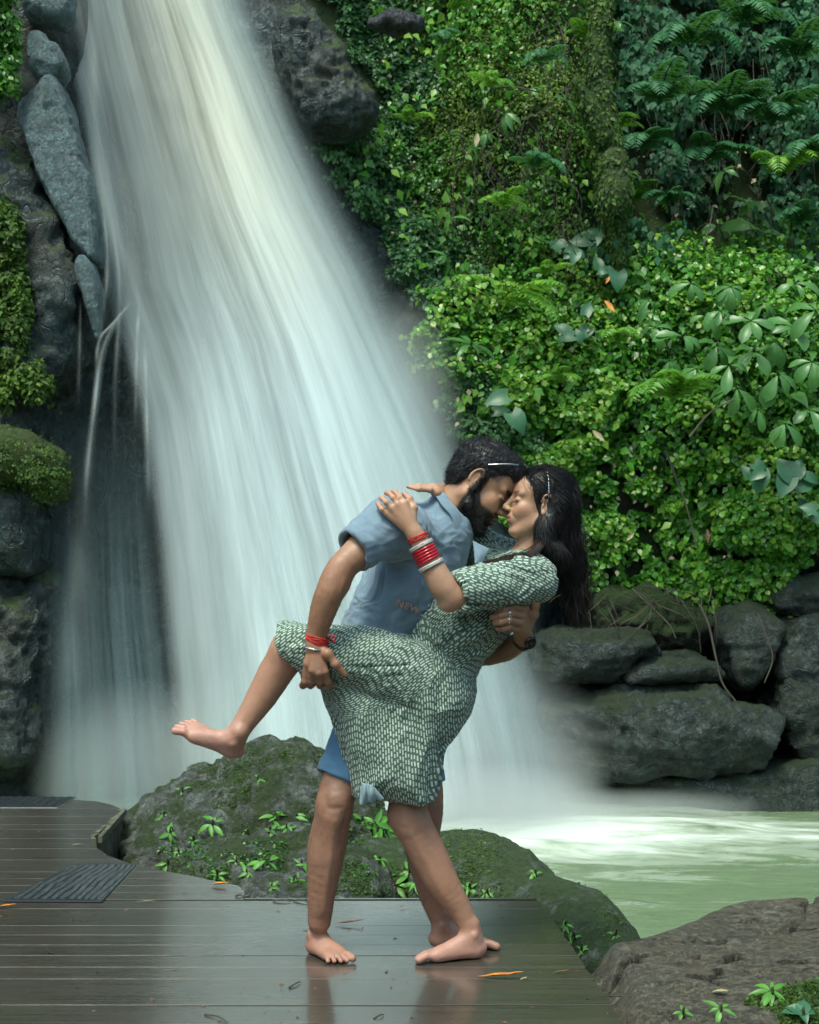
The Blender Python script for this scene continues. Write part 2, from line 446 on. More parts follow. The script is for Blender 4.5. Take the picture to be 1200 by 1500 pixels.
M['sprig'] = mat_leaf('sprig_leaf', (0.06, 0.22, 0.03), (0.16, 0.45, 0.06), 0.4, 0.4, c2=(0.35, 0.6, 0.1))
def flat_mat(name, col, rough=0.6, col2=None, scale=20, bump=0.2, **kw):
    m = NT(name); n = m.noise(m.pos(), scale, 5, 0.6)
    c = m.mix(m.ramp(n, [(0.35, 0), (0.65, 1)]), col, col2 or tuple(x * 0.6 for x in col))
    return m.done(m.pbr(c, rough, m.bump(n, bump, 0.003), **kw))
M['stem'] = flat_mat('plant_stem', (0.06, 0.075, 0.03), 0.6)
M['root'] = flat_mat('woody_root', (0.085, 0.07, 0.05), 0.7)
M['rubber'] = flat_mat('black_rubber', (0.022, 0.026, 0.03), 0.3, (0.012, 0.014, 0.017), 60)
M['orange_leaf'] = flat_mat('orange_fallen_leaf', (0.62, 0.24, 0.015), 0.5, (0.45, 0.12, 0.02), 40)
M['brown_leaf'] = flat_mat('brown_fallen_leaf', (0.2, 0.1, 0.045), 0.6, (0.10, 0.05, 0.025), 40)
M['pale_leaf'] = flat_mat('pale_fallen_leaf', (0.38, 0.34, 0.2), 0.6, (0.25, 0.2, 0.1), 40)

# deck wood
def mat_deck():
    m = NT('wet_deck_wood'); p = m.pos(); oi = m.n('ObjectInfo').outputs['Random']
    off = m.n('CombineXYZ', i_0=m.math('MULTIPLY', oi, 37.0), i_1=0.0, i_2=m.math('MULTIPLY', oi, 11.0)).outputs[0]
    pv = m.n('VectorMath', operation='ADD'); m.put(pv.inputs[0], p); m.put(pv.inputs[1], off)
    g = m.noise(m.mapv(pv.outputs[0], (1.1, 42, 42)), 2.0, 7, 0.7, 0.2)
    fine = m.noise(m.mapv(pv.outputs[0], (3.0, 260, 40)), 1.0, 4, 0.6)
    blot = m.noise(p, 1.6, 5, 0.6)
    col = m.mix(m.ramp(g, [(0.3, 0), (0.7, 1)]), (0.028, 0.024, 0.019), (0.080, 0.070, 0.055))
    col = m.mix(m.math('MULTIPLY', m.ramp(fine, [(0.6, 0), (0.72, 1)]), 0.55), col, (0.2, 0.16, 0.11))
    col = m.mix(m.math('MULTIPLY', oi, 0.3), col, (0.03, 0.028, 0.022))
    col = m.mix(m.math('MULTIPLY', m.ramp(m.noise(p, 3.5, 7, 0.75), [(0.52, 0), (0.7, 1)]), 0.5), col, (0.045, 0.055, 0.035))
    wet = m.ramp(blot, [(0.38, 0.0), (0.62, 1.0)])
    rough = m.math('ADD', m.math('MULTIPLY', wet, 0.10), m.math('MULTIPLY', g, 0.30))
    rough = m.math('ADD', rough, 0.10)
    h = m.math('ADD', m.math('MULTIPLY', g, 1.0), m.math('MULTIPLY', fine, 0.5))
    return m.done(m.pbr(col, rough, m.bump(h, 0.14, 0.003), IOR=1.5, Coat_Weight=0.75, Coat_Roughness=0.13, Coat_IOR=1.5))
M['deck'] = mat_deck()

# falling water: white water that lets rock show where it runs thin
def mat_fall(name, fu, seed, soft=0.35, tint=(0.74, 0.84, 0.85), lo=0.32, hi=0.66):
    m = NT(name); uv = m.attr('flow', 'Vector'); den = m.attr('cover')
    a = m.noise(m.mapv(uv, (fu, 0.8, 1), loc=(seed, seed * .3, 0)), 1.0, 5, 0.62, 0.15)
    b = m.noise(m.mapv(uv, (fu * 5.5, 0.9, 1), loc=(seed * 2, 0, 0)), 1.0, 3, 0.6)
    s = m.math('ADD', m.math('MULTIPLY', a, 0.82), m.math('MULTIPLY', b, 0.18))
    s = m.ramp(s, [(lo, soft), (hi, 1.0)])
    al = m.math('MULTIPLY', den, s, clamp=True)
    col = m.mix(m.attr('warm'), tint, (0.93, 0.91, 0.76))
    d = m.n('BsdfDiffuse'); m.put(d.inputs[0], col)
    t = m.n('BsdfTranslucent'); m.put(t.inputs[0], col)
    mx = m.n('MixShader'); mx.inputs[0].default_value = 0.4
    m.t.links.new(d.outputs[0], mx.inputs[1]); m.t.links.new(t.outputs[0], mx.inputs[2])
    tr = m.n('BsdfTransparent')
    o = m.n('MixShader'); m.put(o.inputs[0], al)
    m.t.links.new(tr.outputs[0], o.inputs[1]); m.t.links.new(mx.outputs[0], o.inputs[2])
    return m.done(o.outputs[0])

def mat_pool():
    m = NT('pool_water'); p = m.pos(); foam = m.attr('foam')
    n = m.noise(m.mapv(p, (0.7, 1.9, 1)), 1.0, 8, 0.62, 1.6)
    n2 = m.noise(m.mapv(p, (2.2, 7.0, 1)), 1.0, 8, 0.7, 1.2)
    f = m.math('ADD', m.math('MULTIPLY', foam, m.math('ADD', 0.35, m.math('MULTIPLY', n, 1.3))), m.math('MULTIPLY', m.math('SUBTRACT', m.math('ADD', m.math('MULTIPLY', n, 0.6), m.math('MULTIPLY', n2, 0.4)), 0.5), 2.4))
    ff = m.ramp(f, [(0.10, 0.0), (0.55, 0.42), (1.15, 0.95)])
    col = m.mix(n2, (0.075, 0.125, 0.06), (0.22, 0.30, 0.175))
    col = m.mix(ff, col, (0.66, 0.72, 0.64))
    r = m.math('ADD', 0.22, m.math('MULTIPLY', ff, 0.4))
    return m.done(m.pbr(col, r, m.bump(n2, 0.35, 0.05), IOR=1.33))
M['pool'] = mat_pool()

# ------------------------------------------------------------------ the gorge: bed, cliff, pool
WZ = -0.63
o = obj_np('river_bed', [(-60, -40, -1.6), (60, -40, -1.6), (60, 60, -1.6), (-60, 60, -1.6)], [(0, 1, 2, 3)], M['soil']); tag(o, kind='structure')

def ppx(x, z): return 600 + x / 12.5 * FPX, HZ - (z - EYE) / 12.5 * FPX    # photograph pixel of a cliff point
def edge(py, tab): return np.interp(py, [t[0] for t in tab], [t[1] for t in tab])
FALL_L = [(-80, 92), (0, 100), (100, 118), (300, 140), (420, 168), (500, 196), (600, 212), (800, 232), (1000, 248), (1230, 262)]
FALL_R = [(-80, 345), (0, 368), (100, 412), (200, 455), (300, 505), (400, 560), (500, 604), (600, 648), (700, 690), (800, 735), (950, 792), (1100, 828), (1230, 850)]

def cliff_y(x, z):
    px, py = ppx(x, z)
    y = 12.75 + 0.0 * x
    y = y - 0.9 * smooth01(-px, -190, -60)                                   # left wall comes forward
    r = smooth01(px, edge(py, FALL_R) - 30, edge(py, FALL_R) + 120)          # bank right of the falls
    y = y - 0.35 * r + 0.10 * r * np.clip(z, 0, 8)
    hol = smooth01(px, 830, 930) * smooth01(-py, -430, -240); y = y + 1.3 * hol   # shaded hollow high on the right
    rgt = smooth01(px, 930, 1150) * smooth01(py, 250, 540) * smooth01(-py, -900, -650); y = y - 0.45 * rgt
    y = y + 0.5 * smooth01(py, 840, 900) * smooth01(px, 780, 850)            # set back behind the ledges
    y = y - 0.45 * np.exp(-((px - 455) / 70) ** 2 - ((py - 120) / 110) ** 2)
    pts = np.stack([x, y * 0, z], -1)
    y = y - 0.30 * fbm(pts * np.array([0.9, 1, 0.7]), 4, 3) - 0.07 * fbm(pts * 3.1, 5, 9)
    # blocky joints
    c = vnoise(np.stack([np.floor(x * 1.7 + 0.6 * vnoise(pts * 0.8, 5)), 0 * x, np.floor(z * 1.3 + 0.8 * vnoise(pts * 0.7, 6))], -1) + 0.5, 4)
    y = y - 0.16 * c * (1 - r)
    return y
gx = np.arange(-9, 9.001, 0.045); gz = np.arange(-1.3, 10.0, 0.045)
X, Z = np.meshgrid(gx, gz, indexing='xy')
Y = cliff_y(X, Z)
n0, n1 = X.shape
i = (np.arange(n0 - 1)[:, None] * n1 + np.arange(n1 - 1)[None, :]).ravel()
quads = np.stack([i, i + 1, i + n1 + 1, i + n1], 1)
V = np.stack([X, Y, Z], -1).reshape(-1, 3)
PXc, PYc = ppx(X, Z)
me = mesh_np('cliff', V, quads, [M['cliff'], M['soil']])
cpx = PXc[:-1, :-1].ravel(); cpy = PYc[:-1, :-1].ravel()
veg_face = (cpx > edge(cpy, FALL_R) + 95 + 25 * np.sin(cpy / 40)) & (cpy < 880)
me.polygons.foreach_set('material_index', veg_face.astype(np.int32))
cliff = link(bpy.data.objects.new('cliff', me)); tag(cliff, kind='structure')
_cx, _cz, _cy = gx, gz, Y
def cliff_at(x, z):
    fx = np.clip((np.asarray(x) - gx[0]) / 0.045, 0, len(gx) - 1.001); fz = np.clip((np.asarray(z) - gz[0]) / 0.045, 0, len(gz) - 1.001)
    ix = fx.astype(int); iz = fz.astype(int); u = fx - ix; w = fz - iz
    return (Y[iz, ix] * (1 - u) * (1 - w) + Y[iz, ix + 1] * u * (1 - w) + Y[iz + 1, ix] * (1 - u) * w + Y[iz + 1, ix + 1] * u * w)
def on_cliff(px, py, lift=0.0):
    """point on the cliff face seen at a pixel"""
    d = 12.5
    for _ in range(6):
        q = P(px, py, d); d = float(cliff_at(q[0], q[2]))
    return P(px, py, d - lift)

# the gorge sides beyond the frame and behind the camera
th = np.linspace(math.radians(-232), math.radians(52), 90); hz = np.linspace(-1.6, 6.0, 22)
T, H = np.meshgrid(th, hz, indexing='xy')
R = 13.0 + 0.55 * H + 0.9 * fbm(np.stack([T * 4, H * 0.7, 0 * H], -1), 4, 12)
V = np.stack([R * np.cos(T), 1.5 + R * np.sin(T), H], -1).reshape(-1, 3)
n0, n1 = T.shape; i = (np.arange(n0 - 1)[:, None] * n1 + np.arange(n1 - 1)[None, :]).ravel()
o = obj_np('gorge_hillside', V, np.stack([i, i + 1, i + n1 + 1, i + n1], 1), M['soil']); tag(o, kind='structure')

# pool
gx2 = np.arange(-9, 11, 0.06); gy2 = np.arange(4.6, 13.6, 0.05)
Xp, Yp = np.meshgrid(gx2, gy2, indexing='xy')
pp = np.stack([Xp, Yp, 0 * Xp], -1)
cx = 0.9; foam = 0.95 * np.exp(-((Xp - 0.5) / 1.7) ** 2 - ((Yp - 10.5) / 1.25) ** 2)
cl = 10.35 + 0.10 * Xp - 0.25 * np.sin(Xp * 0.9)
foam = foam + 0.50 * np.exp(-((Yp - cl + 0.22 * np.sin(Xp * 2.3)) / 0.80) ** 2) * smooth01(Xp, 0.0, 0.8)
foam = foam + 0.22 * np.exp(-((Yp - 8.6) / 0.25) ** 2) * np.exp(-((Xp - 0.5) / 0.8) ** 2)
foam = foam + 0.28 * np.exp(-((Yp - 12.1) / 0.35) ** 2)
foam = foam - 0.06
Zp = WZ + 0.035 * fbm(pp * np.array([1.4, 3.2, 1]), 4, 21) * (0.6 + foam)
Zp = Zp + 0.10 * np.clip(foam, 0, 1)
n0, n1 = Xp.shape; i = (np.arange(n0 - 1)[:, None] * n1 + np.arange(n1 - 1)[None, :]).ravel()
o = obj_np('water', np.stack([Xp, Yp, Zp], -1).reshape(-1, 3), np.stack([i, i + 1, i + n1 + 1, i + n1], 1), M['pool'], attrs={'foam': foam.ravel()})
tag(o, kind='structure')

# waterfall
fall = empty('waterfall', (0.6, 11.2, WZ), 'tall white waterfall fanning down the dark cliff into the green pool', 'waterfall')
def fall_sheet(name, Lt, Rt, py0, py1, dens, dd, mat, nu=120, nv=150, seed=0, relief=0.12, warm=None):
    u = np.linspace(0, 1, nu); py = np.linspace(py0, py1, nv)
    U, PY = np.meshgrid(u, py, indexing='xy')
    Lp, Rp = edge(PY, Lt), edge(PY, Rt)
    PX = Lp + (Rp - Lp) * U
    t = (PY - py0) / (py1 - py0)
    D = 12.15 - 1.15 * smooth01(PY, -100, 1250) ** 0.9 + dd
    D = D - 0.35 * np.sin(np.pi * np.clip(U, 0, 1)) * (0.4 + 0.6 * t)
    D = D + relief * fbm(np.stack([U * 9 + seed, PY * 0.0016, 0 * U], -1), 4, 31 + seed)
    V = np.stack([(PX - 600) / FPX * D, D, EYE + (HZ - PY) / FPX * D], -1).reshape(-1, 3)
    den = dens(U, PY, PX)
    wm = (0.85 * np.exp(-((U - 0.60) / 0.26) ** 2) * smooth01(-PY, -640, -150)) if warm is None else 0 * U + warm  # warm light on the upper core, painted into the water colour
    i = (np.arange(nv - 1)[:, None] * nu + np.arange(nu - 1)[None, :]).ravel()
    fl = np.stack([U * 1.0, PY / 1000.0, 0 * U], -1).reshape(-1, 3)
    return obj_np(name, V, np.stack([i, i + nu, i + nu + 1, i + 1], 1), mat, fall, attrs={'flow': fl, 'cover': np.clip(den, 0, 1.6).ravel(), 'warm': wm.ravel()})
def base_fade(PY): return smooth01(-PY, -1222, -1175)
def dens_back(U, PY, PX):
    e = smooth01(U, 0.0, 0.06) * smooth01(1 - U, 0.0, 0.16)
    return e * (0.52 + 0.26 * smooth01(PY, 350, 700)) * base_fade(PY)
def dens_core(U, PY, PX):
    l = 0.30 - 0.26 * smooth01(PY, 250, 700)
    c = smooth01(U, l - 0.02, l + 0.30) * smooth01(1 - U, 0.04 + 0.0 * U, 0.42)
    thin = 0.20 * np.exp(-((U - 0.06) / 0.05) ** 2) * smooth01(-PY, -500, -200)
    return (1.22 * c + thin * 2) * base_fade(PY)
def dens_front(U, PY, PX):
    c = smooth01(U, 0.02, 0.30) * smooth01(1 - U, 0.02, 0.35)
    return (0.25 + 0.35 * smooth01(PY, 500, 1000)) * c * base_fade(PY)
FALL_WL = [(-80, 72), (0, 84), (100, 98), (200, 118), (300, 136), (420, 146), (500, 172), (600, 200), (800, 225), (1000, 240), (1230, 250)]
fall_sheet('back_veil', FALL_WL, FALL_R, -80, 1228, dens_back, 0.22, mat_fall('water_veil', 7, 1.3, 0.35), seed=1)
fall_sheet('core_flow', FALL_L, FALL_R, -80, 1228, dens_core, 0.0, mat_fall('water_core', 6.5, 4.1, 0.12, lo=0.34, hi=0.62), seed=2)
fall_sheet('front_veil', FALL_L, FALL_R, -80, 1228, dens_front, -0.25, mat_fall('water_front', 8, 7.7, 0.0, lo=0.42, hi=0.70), seed=3)
ER = [(-80, 378), (0, 398), (100, 434), (200, 474), (300, 522), (400, 580), (500, 628), (600, 676), (700, 718), (800, 764), (950, 812), (1100, 846), (1230, 872)]
EL = [(a, b - 130) for a, b in FALL_R]
fall_sheet('edge_veil', EL, ER, -80, 1228, lambda U, PY, PX: smooth01(U, 0, .35) * smooth01(1 - U, 0, .75) * (.40 + .15 * smooth01(PY, 300, 1000)) * base_fade(PY), 0.15, mat_fall('water_edge', 5, 5.5, 0.35, (0.50, 0.64, 0.66)), seed=15, nu=60, warm=0.0)
SP_L = [(560, 60), (700, 50), (900, 46), (1230, 40)]; SP_R = [(560, 215), (700, 232), (900, 250), (1230, 300)]
def dens_spray(U, PY, PX): return smooth01(U, 0, 0.3) * smooth01(1 - U, 0, 0.2) * (0.10 + 0.34 * smooth01(PY, 640, 1150)) * smooth01(PY, 560, 760)
fall_sheet('thin_veil', SP_L, SP_R, 560, 1228, dens_spray, 0.35, mat_fall('water_thin', 5, 2.2, 0.3, (0.40, 0.54, 0.57)), seed=4)
def ribbon(pts, w0, w1, dens, seed):
    c = bez(pts, 60)
    L = [(c[k, 1], c[k, 0] - 2.0 * (w0 + (w1 - w0) * k / 59)) for k in range(60)]; Rr = [(c[k, 1], c[k, 0] + 2.0 * (w0 + (w1 - w0) * k / 59)) for k in range(60)]
    def dn(U, PY, PX):
        t = (PY - PY.min()) / (PY.max() - PY.min())
        return 0.62 * dens * np.sin(np.pi * U) ** 2.0 * smooth01(t, 0, 0.25) * smooth01(1 - t, 0, 0.6) * (0.75 + 0.25 * np.sin(t * 21 + seed))
    fall_sheet('stream', L, Rr, c[0, 1], c[-1, 1], dn, -0.1, MR, 9, 60, seed, 0.03, 0.25)
MR = mat_fall('water_stream', 1.2, 3.0, 0.45)
for pts, w0, w1, dn, sd in [
    ([(139, -60), (138, 120), (145, 240), (168, 340), (200, 430), (216, 540), (228, 760)], 9, 22, 0.42, 5),
    ([(205, 425), (172, 470), (150, 520), (139, 600), (128, 700), (124, 800)], 3, 5, 0.85, 6),
    ([(196, 440), (165, 475), (146, 500), (140, 560)], 2.5, 3, 0.7, 7),
    ([(146, 260), (158, 380), (152, 470), (148, 510)], 3, 5, 0.5, 8),
    ([(150, 280), (170, 360), (176, 440), (170, 560), (168, 700)], 3, 4, 0.35, 9),
    ([(205, 430), (201, 520), (199, 640)], 3, 3, 0.6, 10),
    ([(212, 480), (216, 620), (220, 780)], 3, 5, 0.6, 11),
    ([(118, 430), (117, 520), (115, 610)], 2, 4, 0.25, 12),
    ([(72, -20), (76, 20), (84, 45)], 2, 3, 0.6, 13),
    ([(120, 700), (118, 850), (112, 1000), (116, 1150)], 10, 24, 0.22, 14)]:
    ribbon(pts, w0, w1, dn, sd)

# spray hanging over the foot of the falls
mm = NT('spray_mist'); vs = mm.n('VolumePrincipled'); mr = mm.n('VectorMath', operation='LENGTH'); mm.put(mr.inputs[0], mm.mapv(mm.n('TexCoord').outputs['Object'])); mm.put(vs.inputs['Density'], mm.math('MULTIPLY', mm.math('POWER', mm.math('SUBTRACT', 1.0, mr.outputs['Value'], clamp=True), 1.2), 3.6)); vs.inputs['Color'].default_value = (0.93, 0.97, 0.97, 1); vs.inputs['Anisotropy'].default_value = 0.2
M['mist'] = mm.done(None, vs.outputs[0])
mist = []
for (px, py, d, rx, ry, rz) in [(730, 1195, 10.4, 1.0, 0.7, 0.42), (660, 1150, 11.2, 1.3, 0.7, 0.62), (560, 1100, 11.3, 1.9, 0.7, 1.0), (850, 1215, 10.6, 0.9, 0.5, 0.16), (200, 1150, 11.3, 0.9, 0.45, 0.9), (930, 1185, 11.4, 1.2, 0.35, 0.18), (590, 640, 12.0, 0.55, 0.4, 1.3)]:
    u = np.linspace(0, np.pi, 17); v = np.linspace(0, 2 * np.pi, 33)[:-1]
    A, B = np.meshgrid(u, v, indexing='ij'); c = P(px, py, d)
    Vv = np.stack([np.sin(A) * np.cos(B), np.sin(A) * np.sin(B), np.cos(A)], -1).reshape(-1, 3) + c
    ii, jj = np.meshgrid(np.arange(16), np.arange(32), indexing='ij'); j2 = (jj + 1) % 32
    q = np.stack([ii * 32 + jj, (ii + 1) * 32 + jj, (ii + 1) * 32 + j2, ii * 32 + j2], -1).reshape(-1, 4)
    o = obj_np('spray_mist', Vv, q, M['mist'], loc=c); o.scale = (rx, ry, rz); tag(o, kind='stuff')

# ------------------------------------------------------------------ rocks traced to their own outlines
def poly_sd(px, pz, poly):
    poly = np.asarray(poly, float); n = len(poly)
    d = np.full(px.shape, 1e9); s = np.ones(px.shape)
    for i in range(n):
        a, b = poly[i], poly[i - 1]
        e = b - a; wx, wz = px - a[0], pz - a[1]
        t = np.clip((wx * e[0] + wz * e[1]) / (e @ e), 0, 1)
        d = np.minimum(d, (wx - e[0] * t) ** 2 + (wz - e[1] * t) ** 2)
        c1, c2, c3 = pz >= a[1], pz < b[1], e[0] * wz > e[1] * wx
        s = np.where((c1 & c2 & c3) | (~c1 & ~c2 & ~c3), -s, s)
    return s * np.sqrt(d)
def smooth_poly(poly, it=2):
    p = np.asarray(poly, float)
    for _ in range(it):
        q = np.roll(p, -1, 0); p = np.stack([0.75 * p + 0.25 * q, 0.25 * p + 0.75 * q], 1).reshape(-1, 2)
    return p
def rock(name, outline, d, T, mat, label, cat='rock', group=None, h=0.035, round_=None, noise=0.03, nscale=3.0, flat=0.0, lean=0.0, seed=1, cuts=(), power=2.0, post=None, smooth_it=1, box=None, facets=1.0, strata=0.0, chips=9, chip=(0.84, 1.0)):
    """a solid rock: outline (photograph pixels) at depth d, half thickness T, domed faces; lean tips the top away"""
    pl = np.array([[P(x, y, d)[0], P(x, y, d)[2]] for x, y in outline]); pl = smooth_poly(pl, smooth_it)
    lo, hi = pl.min(0) - 0.12, pl.max(0) + 0.12
    zc = pl[:, 1].mean(); sh = abs(lean) * (hi[1] - lo[1])
    f = Field((lo[0], d - T - 0.15 - sh, lo[1]), (hi[0], d + T + 0.15 + sh, hi[1]), h)
    g0, g2 = np.meshgrid(f.ax[0], f.ax[2], indexing='ij')
    s2 = poly_sd(g0, g2, pl)
    Rr = round_ or max(0.05, -s2.min())
    q = np.clip(1 + s2 / Rr, 0, 3)[:, None, :]
    yy = (f.ax[1][None, :, None] - d - lean * (f.ax[2][None, None, :] - zc)) / T
    F = (np.abs(q) ** power + np.abs(yy) ** power) ** (1 / power) - 1
    f.F = (F * min(Rr, T)).astype(np.float32)
    rc = np.random.default_rng(seed + 500); e_ = np.array([(hi[0] - lo[0]) / 2 - .12, T, (hi[1] - lo[1]) / 2 - .12]); cc = np.array([(lo[0] + hi[0]) / 2, d, (lo[1] + hi[1]) / 2])
    for _ in range(chips):
        n_ = rc.normal(size=3) * np.array([1, 1.0, 1]); n_[1] = -abs(n_[1]) * 0.9; n_ /= np.linalg.norm(n_)
        off = np.sqrt(((n_ * e_) ** 2).sum()) * rc.uniform(chip[0], chip[1])
        dd = ((f.ax[0] - cc[0]) * n_[0])[:, None, None] + ((f.ax[1] - cc[1]) * n_[1])[None, :, None] + ((f.ax[2] - cc[2]) * n_[2])[None, None, :] - off
        kk = 0.012; hh = np.clip(0.5 - 0.5 * (f.F - dd) / kk, 0, 1); f.F = (f.F * (1 - hh) + dd * hh + kk * hh * (1 - hh)).astype(np.float32)
    for a, b, w, dep in cuts: f.bump(a, b, w, -dep)
    V, Q = f.mesh()
    N = normals_of(V, Q)
    w = V + 0.12 * np.stack([vnoise(V * 2.1, seed + k) for k in (1, 2, 3)], -1)
    cell = vnoise(np.floor(w * np.array([2.2, 2.2, 3.4]) * nscale / 3.0) + 0.5, seed + 9)
    V = V + N * (noise * 1.5 * fbm(V * nscale, 5, seed) + noise * 0.8 * fbm(V * nscale * 3.3, 4, seed + 40, ridged=True) + noise * 0.7 * facets * vnoise(w * nscale * 1.4, seed + 60).round(1) + strata * 0.03 * fbm(np.stack([V[:, 0] * 1.2, V[:, 1] * 1.2, V[:, 2] * 11 + V[:, 0] * 0.8], -1), 4, seed + 70, ridged=True) + 0.006 * fbm(V * 22, 4, seed + 80))[:, None]
    if post is not None: V = post(V)
    c = np.array([pl[:, 0].mean(), d, pl[:, 1].min()])
    o = obj_np(name, V, Q, mat, loc=c); return tag(o, label, cat, group)

G = 'dark ledge rocks beside the pool'
rock('rock', [(845, 1128), (1000, 1132), (1060, 1128), (1160, 1108), (1260, 1095), (1330, 1110), (1330, 1210), (1000, 1215), (820, 1200), (810, 1150)], 12.35, 0.55, M['ledge'], 'low wet shelf rock just above the green water', group=G, strata=1.0, seed=2, power=6, round_=0.08, h=0.03)
rock('rock', [(795, 1000), (815, 996), (950, 996), (1035, 998), (1048, 1012), (1062, 1030), (1098, 1034), (1135, 1046), (1158, 1062), (1160, 1095), (1100, 1118), (1040, 1132), (850, 1134), (800, 1132)], 12.15, 0.62, M['ledge'], 'biggest smooth dark slab rock resting on the wet shelf', group=G, strata=1.0, seed=3, power=5, round_=0.10, noise=0.045, nscale=2.0, chips=14, h=0.03)
rock('rock', [(780, 935), (810, 922), (880, 922), (940, 926), (968, 945), (962, 962), (925, 972), (905, 985), (890, 998), (780, 1000)], 12.3, 0.5, M['ledge'], 'long flat-topped ledge rock under the hanging roots', group=G, strata=1.0, seed=4, power=6, round_=0.06, h=0.03)
rock('rock', [(912, 985), (930, 970), (990, 958), (1030, 965), (1050, 985), (1045, 997), (915, 998)], 12.15, 0.42, M['ledge'], 'small low rock wedged on top of the biggest slab', group=G, strata=1.0, seed=5, power=2.6, h=0.025)
rock('rock', [(1040, 895), (1065, 885), (1110, 888), (1132, 905), (1138, 950), (1125, 985), (1110, 1003), (1070, 1000), (1055, 960)], 12.35, 0.45, M['ledge'], 'upright block rock with a pale lower corner', group=G, strata=1.0, seed=6, power=5, round_=0.08, h=0.025)
rock('rock', [(1128, 920), (1150, 903), (1210, 900), (1300, 905), (1300, 1000), (1160, 1005), (1130, 985)], 12.3, 0.5, M['ledge'], 'grey rounded rock right of the upright block', group=G, strata=1.0, seed=7, power=4, round_=0.12, h=0.03)
rock('rock', [(1125, 1015), (1150, 990), (1220, 972), (1320, 980), (1320, 1130), (1170, 1120), (1150, 1060), (1120, 1045)], 12.5, 0.5, M['ledge'], 'banded rock low at the right between shelf and grey rock', group=G, strata=1.0, seed=8, power=4, round_=0.12, noise=0.07, h=0.03)
rock('rock', [(855, 880), (900, 862), (980, 866), (1050, 880), (1060, 960), (1000, 975), (960, 950), (940, 928), (860, 925)], 12.6, 0.4, M['soil'], 'brown root-covered rock under the creeper edge', group=G, seed=9, power=2.5, noise=0.09, h=0.03)
rock('rock', [(1100, 870), (1180, 840), (1300, 850), (1300, 905), (1140, 910)], 12.5, 0.4, M['ledge'], 'topmost dark rock half under the leaves at right', group=G, strata=1.0, seed=10, h=0.03)
# recess filler behind the ledges
# left side
GL = 'cliff rocks left of the waterfall'
rock('rock', [(24, 128), (45, 112), (85, 118), (104, 148), (120, 215), (140, 290), (146, 345), (146, 390), (120, 370), (100, 330), (75, 290), (52, 240), (46, 200), (28, 180)], 11.58, 0.22, M['bluerock'], 'long pale blue-grey wet slab leaning beside the waterfall', group=GL, seed=11, chips=2, chip=(.97, 1.05), power=5, round_=0.06, noise=0.02, h=0.02, lean=-0.05)
rock('rock', [(112, 370), (146, 395), (150, 500), (140, 498), (128, 440), (118, 410)], 11.5, 0.15, M['bluerock'], 'narrow blue-grey rock strip below the leaning slab', group=GL, seed=12, chips=2, power=3, noise=0.015, h=0.02)
rock('rock', [(46, 52), (62, 48), (72, 72), (92, 72), (98, 104), (84, 126), (60, 118), (48, 108)], 11.5, 0.16, M['bluerock'], 'small angular pale rock above the leaning slab', group=GL, seed=13, chips=3, chip=(.92, 1.0), power=4, round_=0.06, noise=0.02, h=0.018)
rock('rock', [(38, -30), (75, -40), (110, -20), (100, 40), (70, 35), (40, 25)], 11.7, 0.2, M['bluerock'], 'grey wet rock at the top beside the first thin stream', group=GL, seed=14, chips=3, power=3, noise=0.03, h=0.025)
rock('rock', [(-60, 210), (20, 190), (50, 240), (75, 300), (105, 360), (125, 430), (140, 500), (135, 560), (110, 600), (40, 610), (-60, 560)], 11.75, 0.35, M['cliff'], 'dark brown rock face under the green ferns', group=GL, seed=15, power=3, round_=0.25, noise=0.08, nscale=2.2, h=0.035)
rock('rock', [(-60, 632), (20, 628), (60, 640), (92, 668), (102, 700), (98, 728), (80, 736), (55, 725), (20, 710), (-60, 715)], 11.3, 0.4, M['mossrock'], 'moss-covered rounded rock jutting from the left wall', group=GL, seed=16, power=2.3, noise=0.05, h=0.022)
rock('rock', [(-70, 705), (25, 712), (66, 738), (74, 800), (66, 832), (20, 850), (-70, 845)], 11.45, 0.35, M['cliff'], 'dark block directly below the moss-covered rock', group=GL, seed=17, power=3, round_=0.16, noise=0.05, h=0.03)
rock('rock', [(-70, 840), (20, 852), (70, 835), (78, 930), (72, 1010), (40, 1130), (-70, 1140)], 11.5, 0.35, M['cliff'], 'lowest dark rock behind the far end of the deck', group=GL, seed=18, power=3, round_=0.2, noise=0.09, h=0.035)
rock('rock', [(404, -20), (430, 10), (470, 40), (505, 85), (535, 130), (548, 165), (530, 190), (495, 205), (465, 210), (440, 170), (415, 110), (395, 50)], 12.3, 0.35, M['cliff'], 'dark wet rock shoulder between waterfall and creepers', group=None, seed=19, power=2.5, noise=0.06, nscale=3, h=0.025)

# boulders by the deck
GB = 'mossy boulders behind the deck'
rock('boulder', [(178, 1290), (184, 1235), (196, 1200), (222, 1170), (252, 1152), (275, 1132), (308, 1130), (338, 1116), (362, 1098), (395, 1087), (440, 1090), (478, 1102), (505, 1130), (540, 1170), (590, 1225), (620, 1300), (620, 1420), (160, 1420)],
     7.6, 0.75, M['boulder'], 'tallest mossy boulder, grey-topped, under her raised foot', 'boulder', GB, chips=5, chip=(.9, 1.0), seed=22, power=2.2, round_=0.75, noise=0.06, nscale=3.4, h=0.025, lean=0.35,
     cuts=[(P(300, 1160, 6.95), P(400, 1100, 7.0), 0.03, 0.03), (P(520, 1160, 7.0), P(470, 1230, 6.8), 0.04, 0.03)])
rock('boulder', [(500, 1330), (505, 1245), (540, 1232), (590, 1240), (640, 1262), (660, 1330), (660, 1420), (500, 1420)], 6.9, 0.4, M['boulder_green'], 'low green boulder seen between their legs', 'boulder', GB, seed=24, noise=0.03, h=0.022)
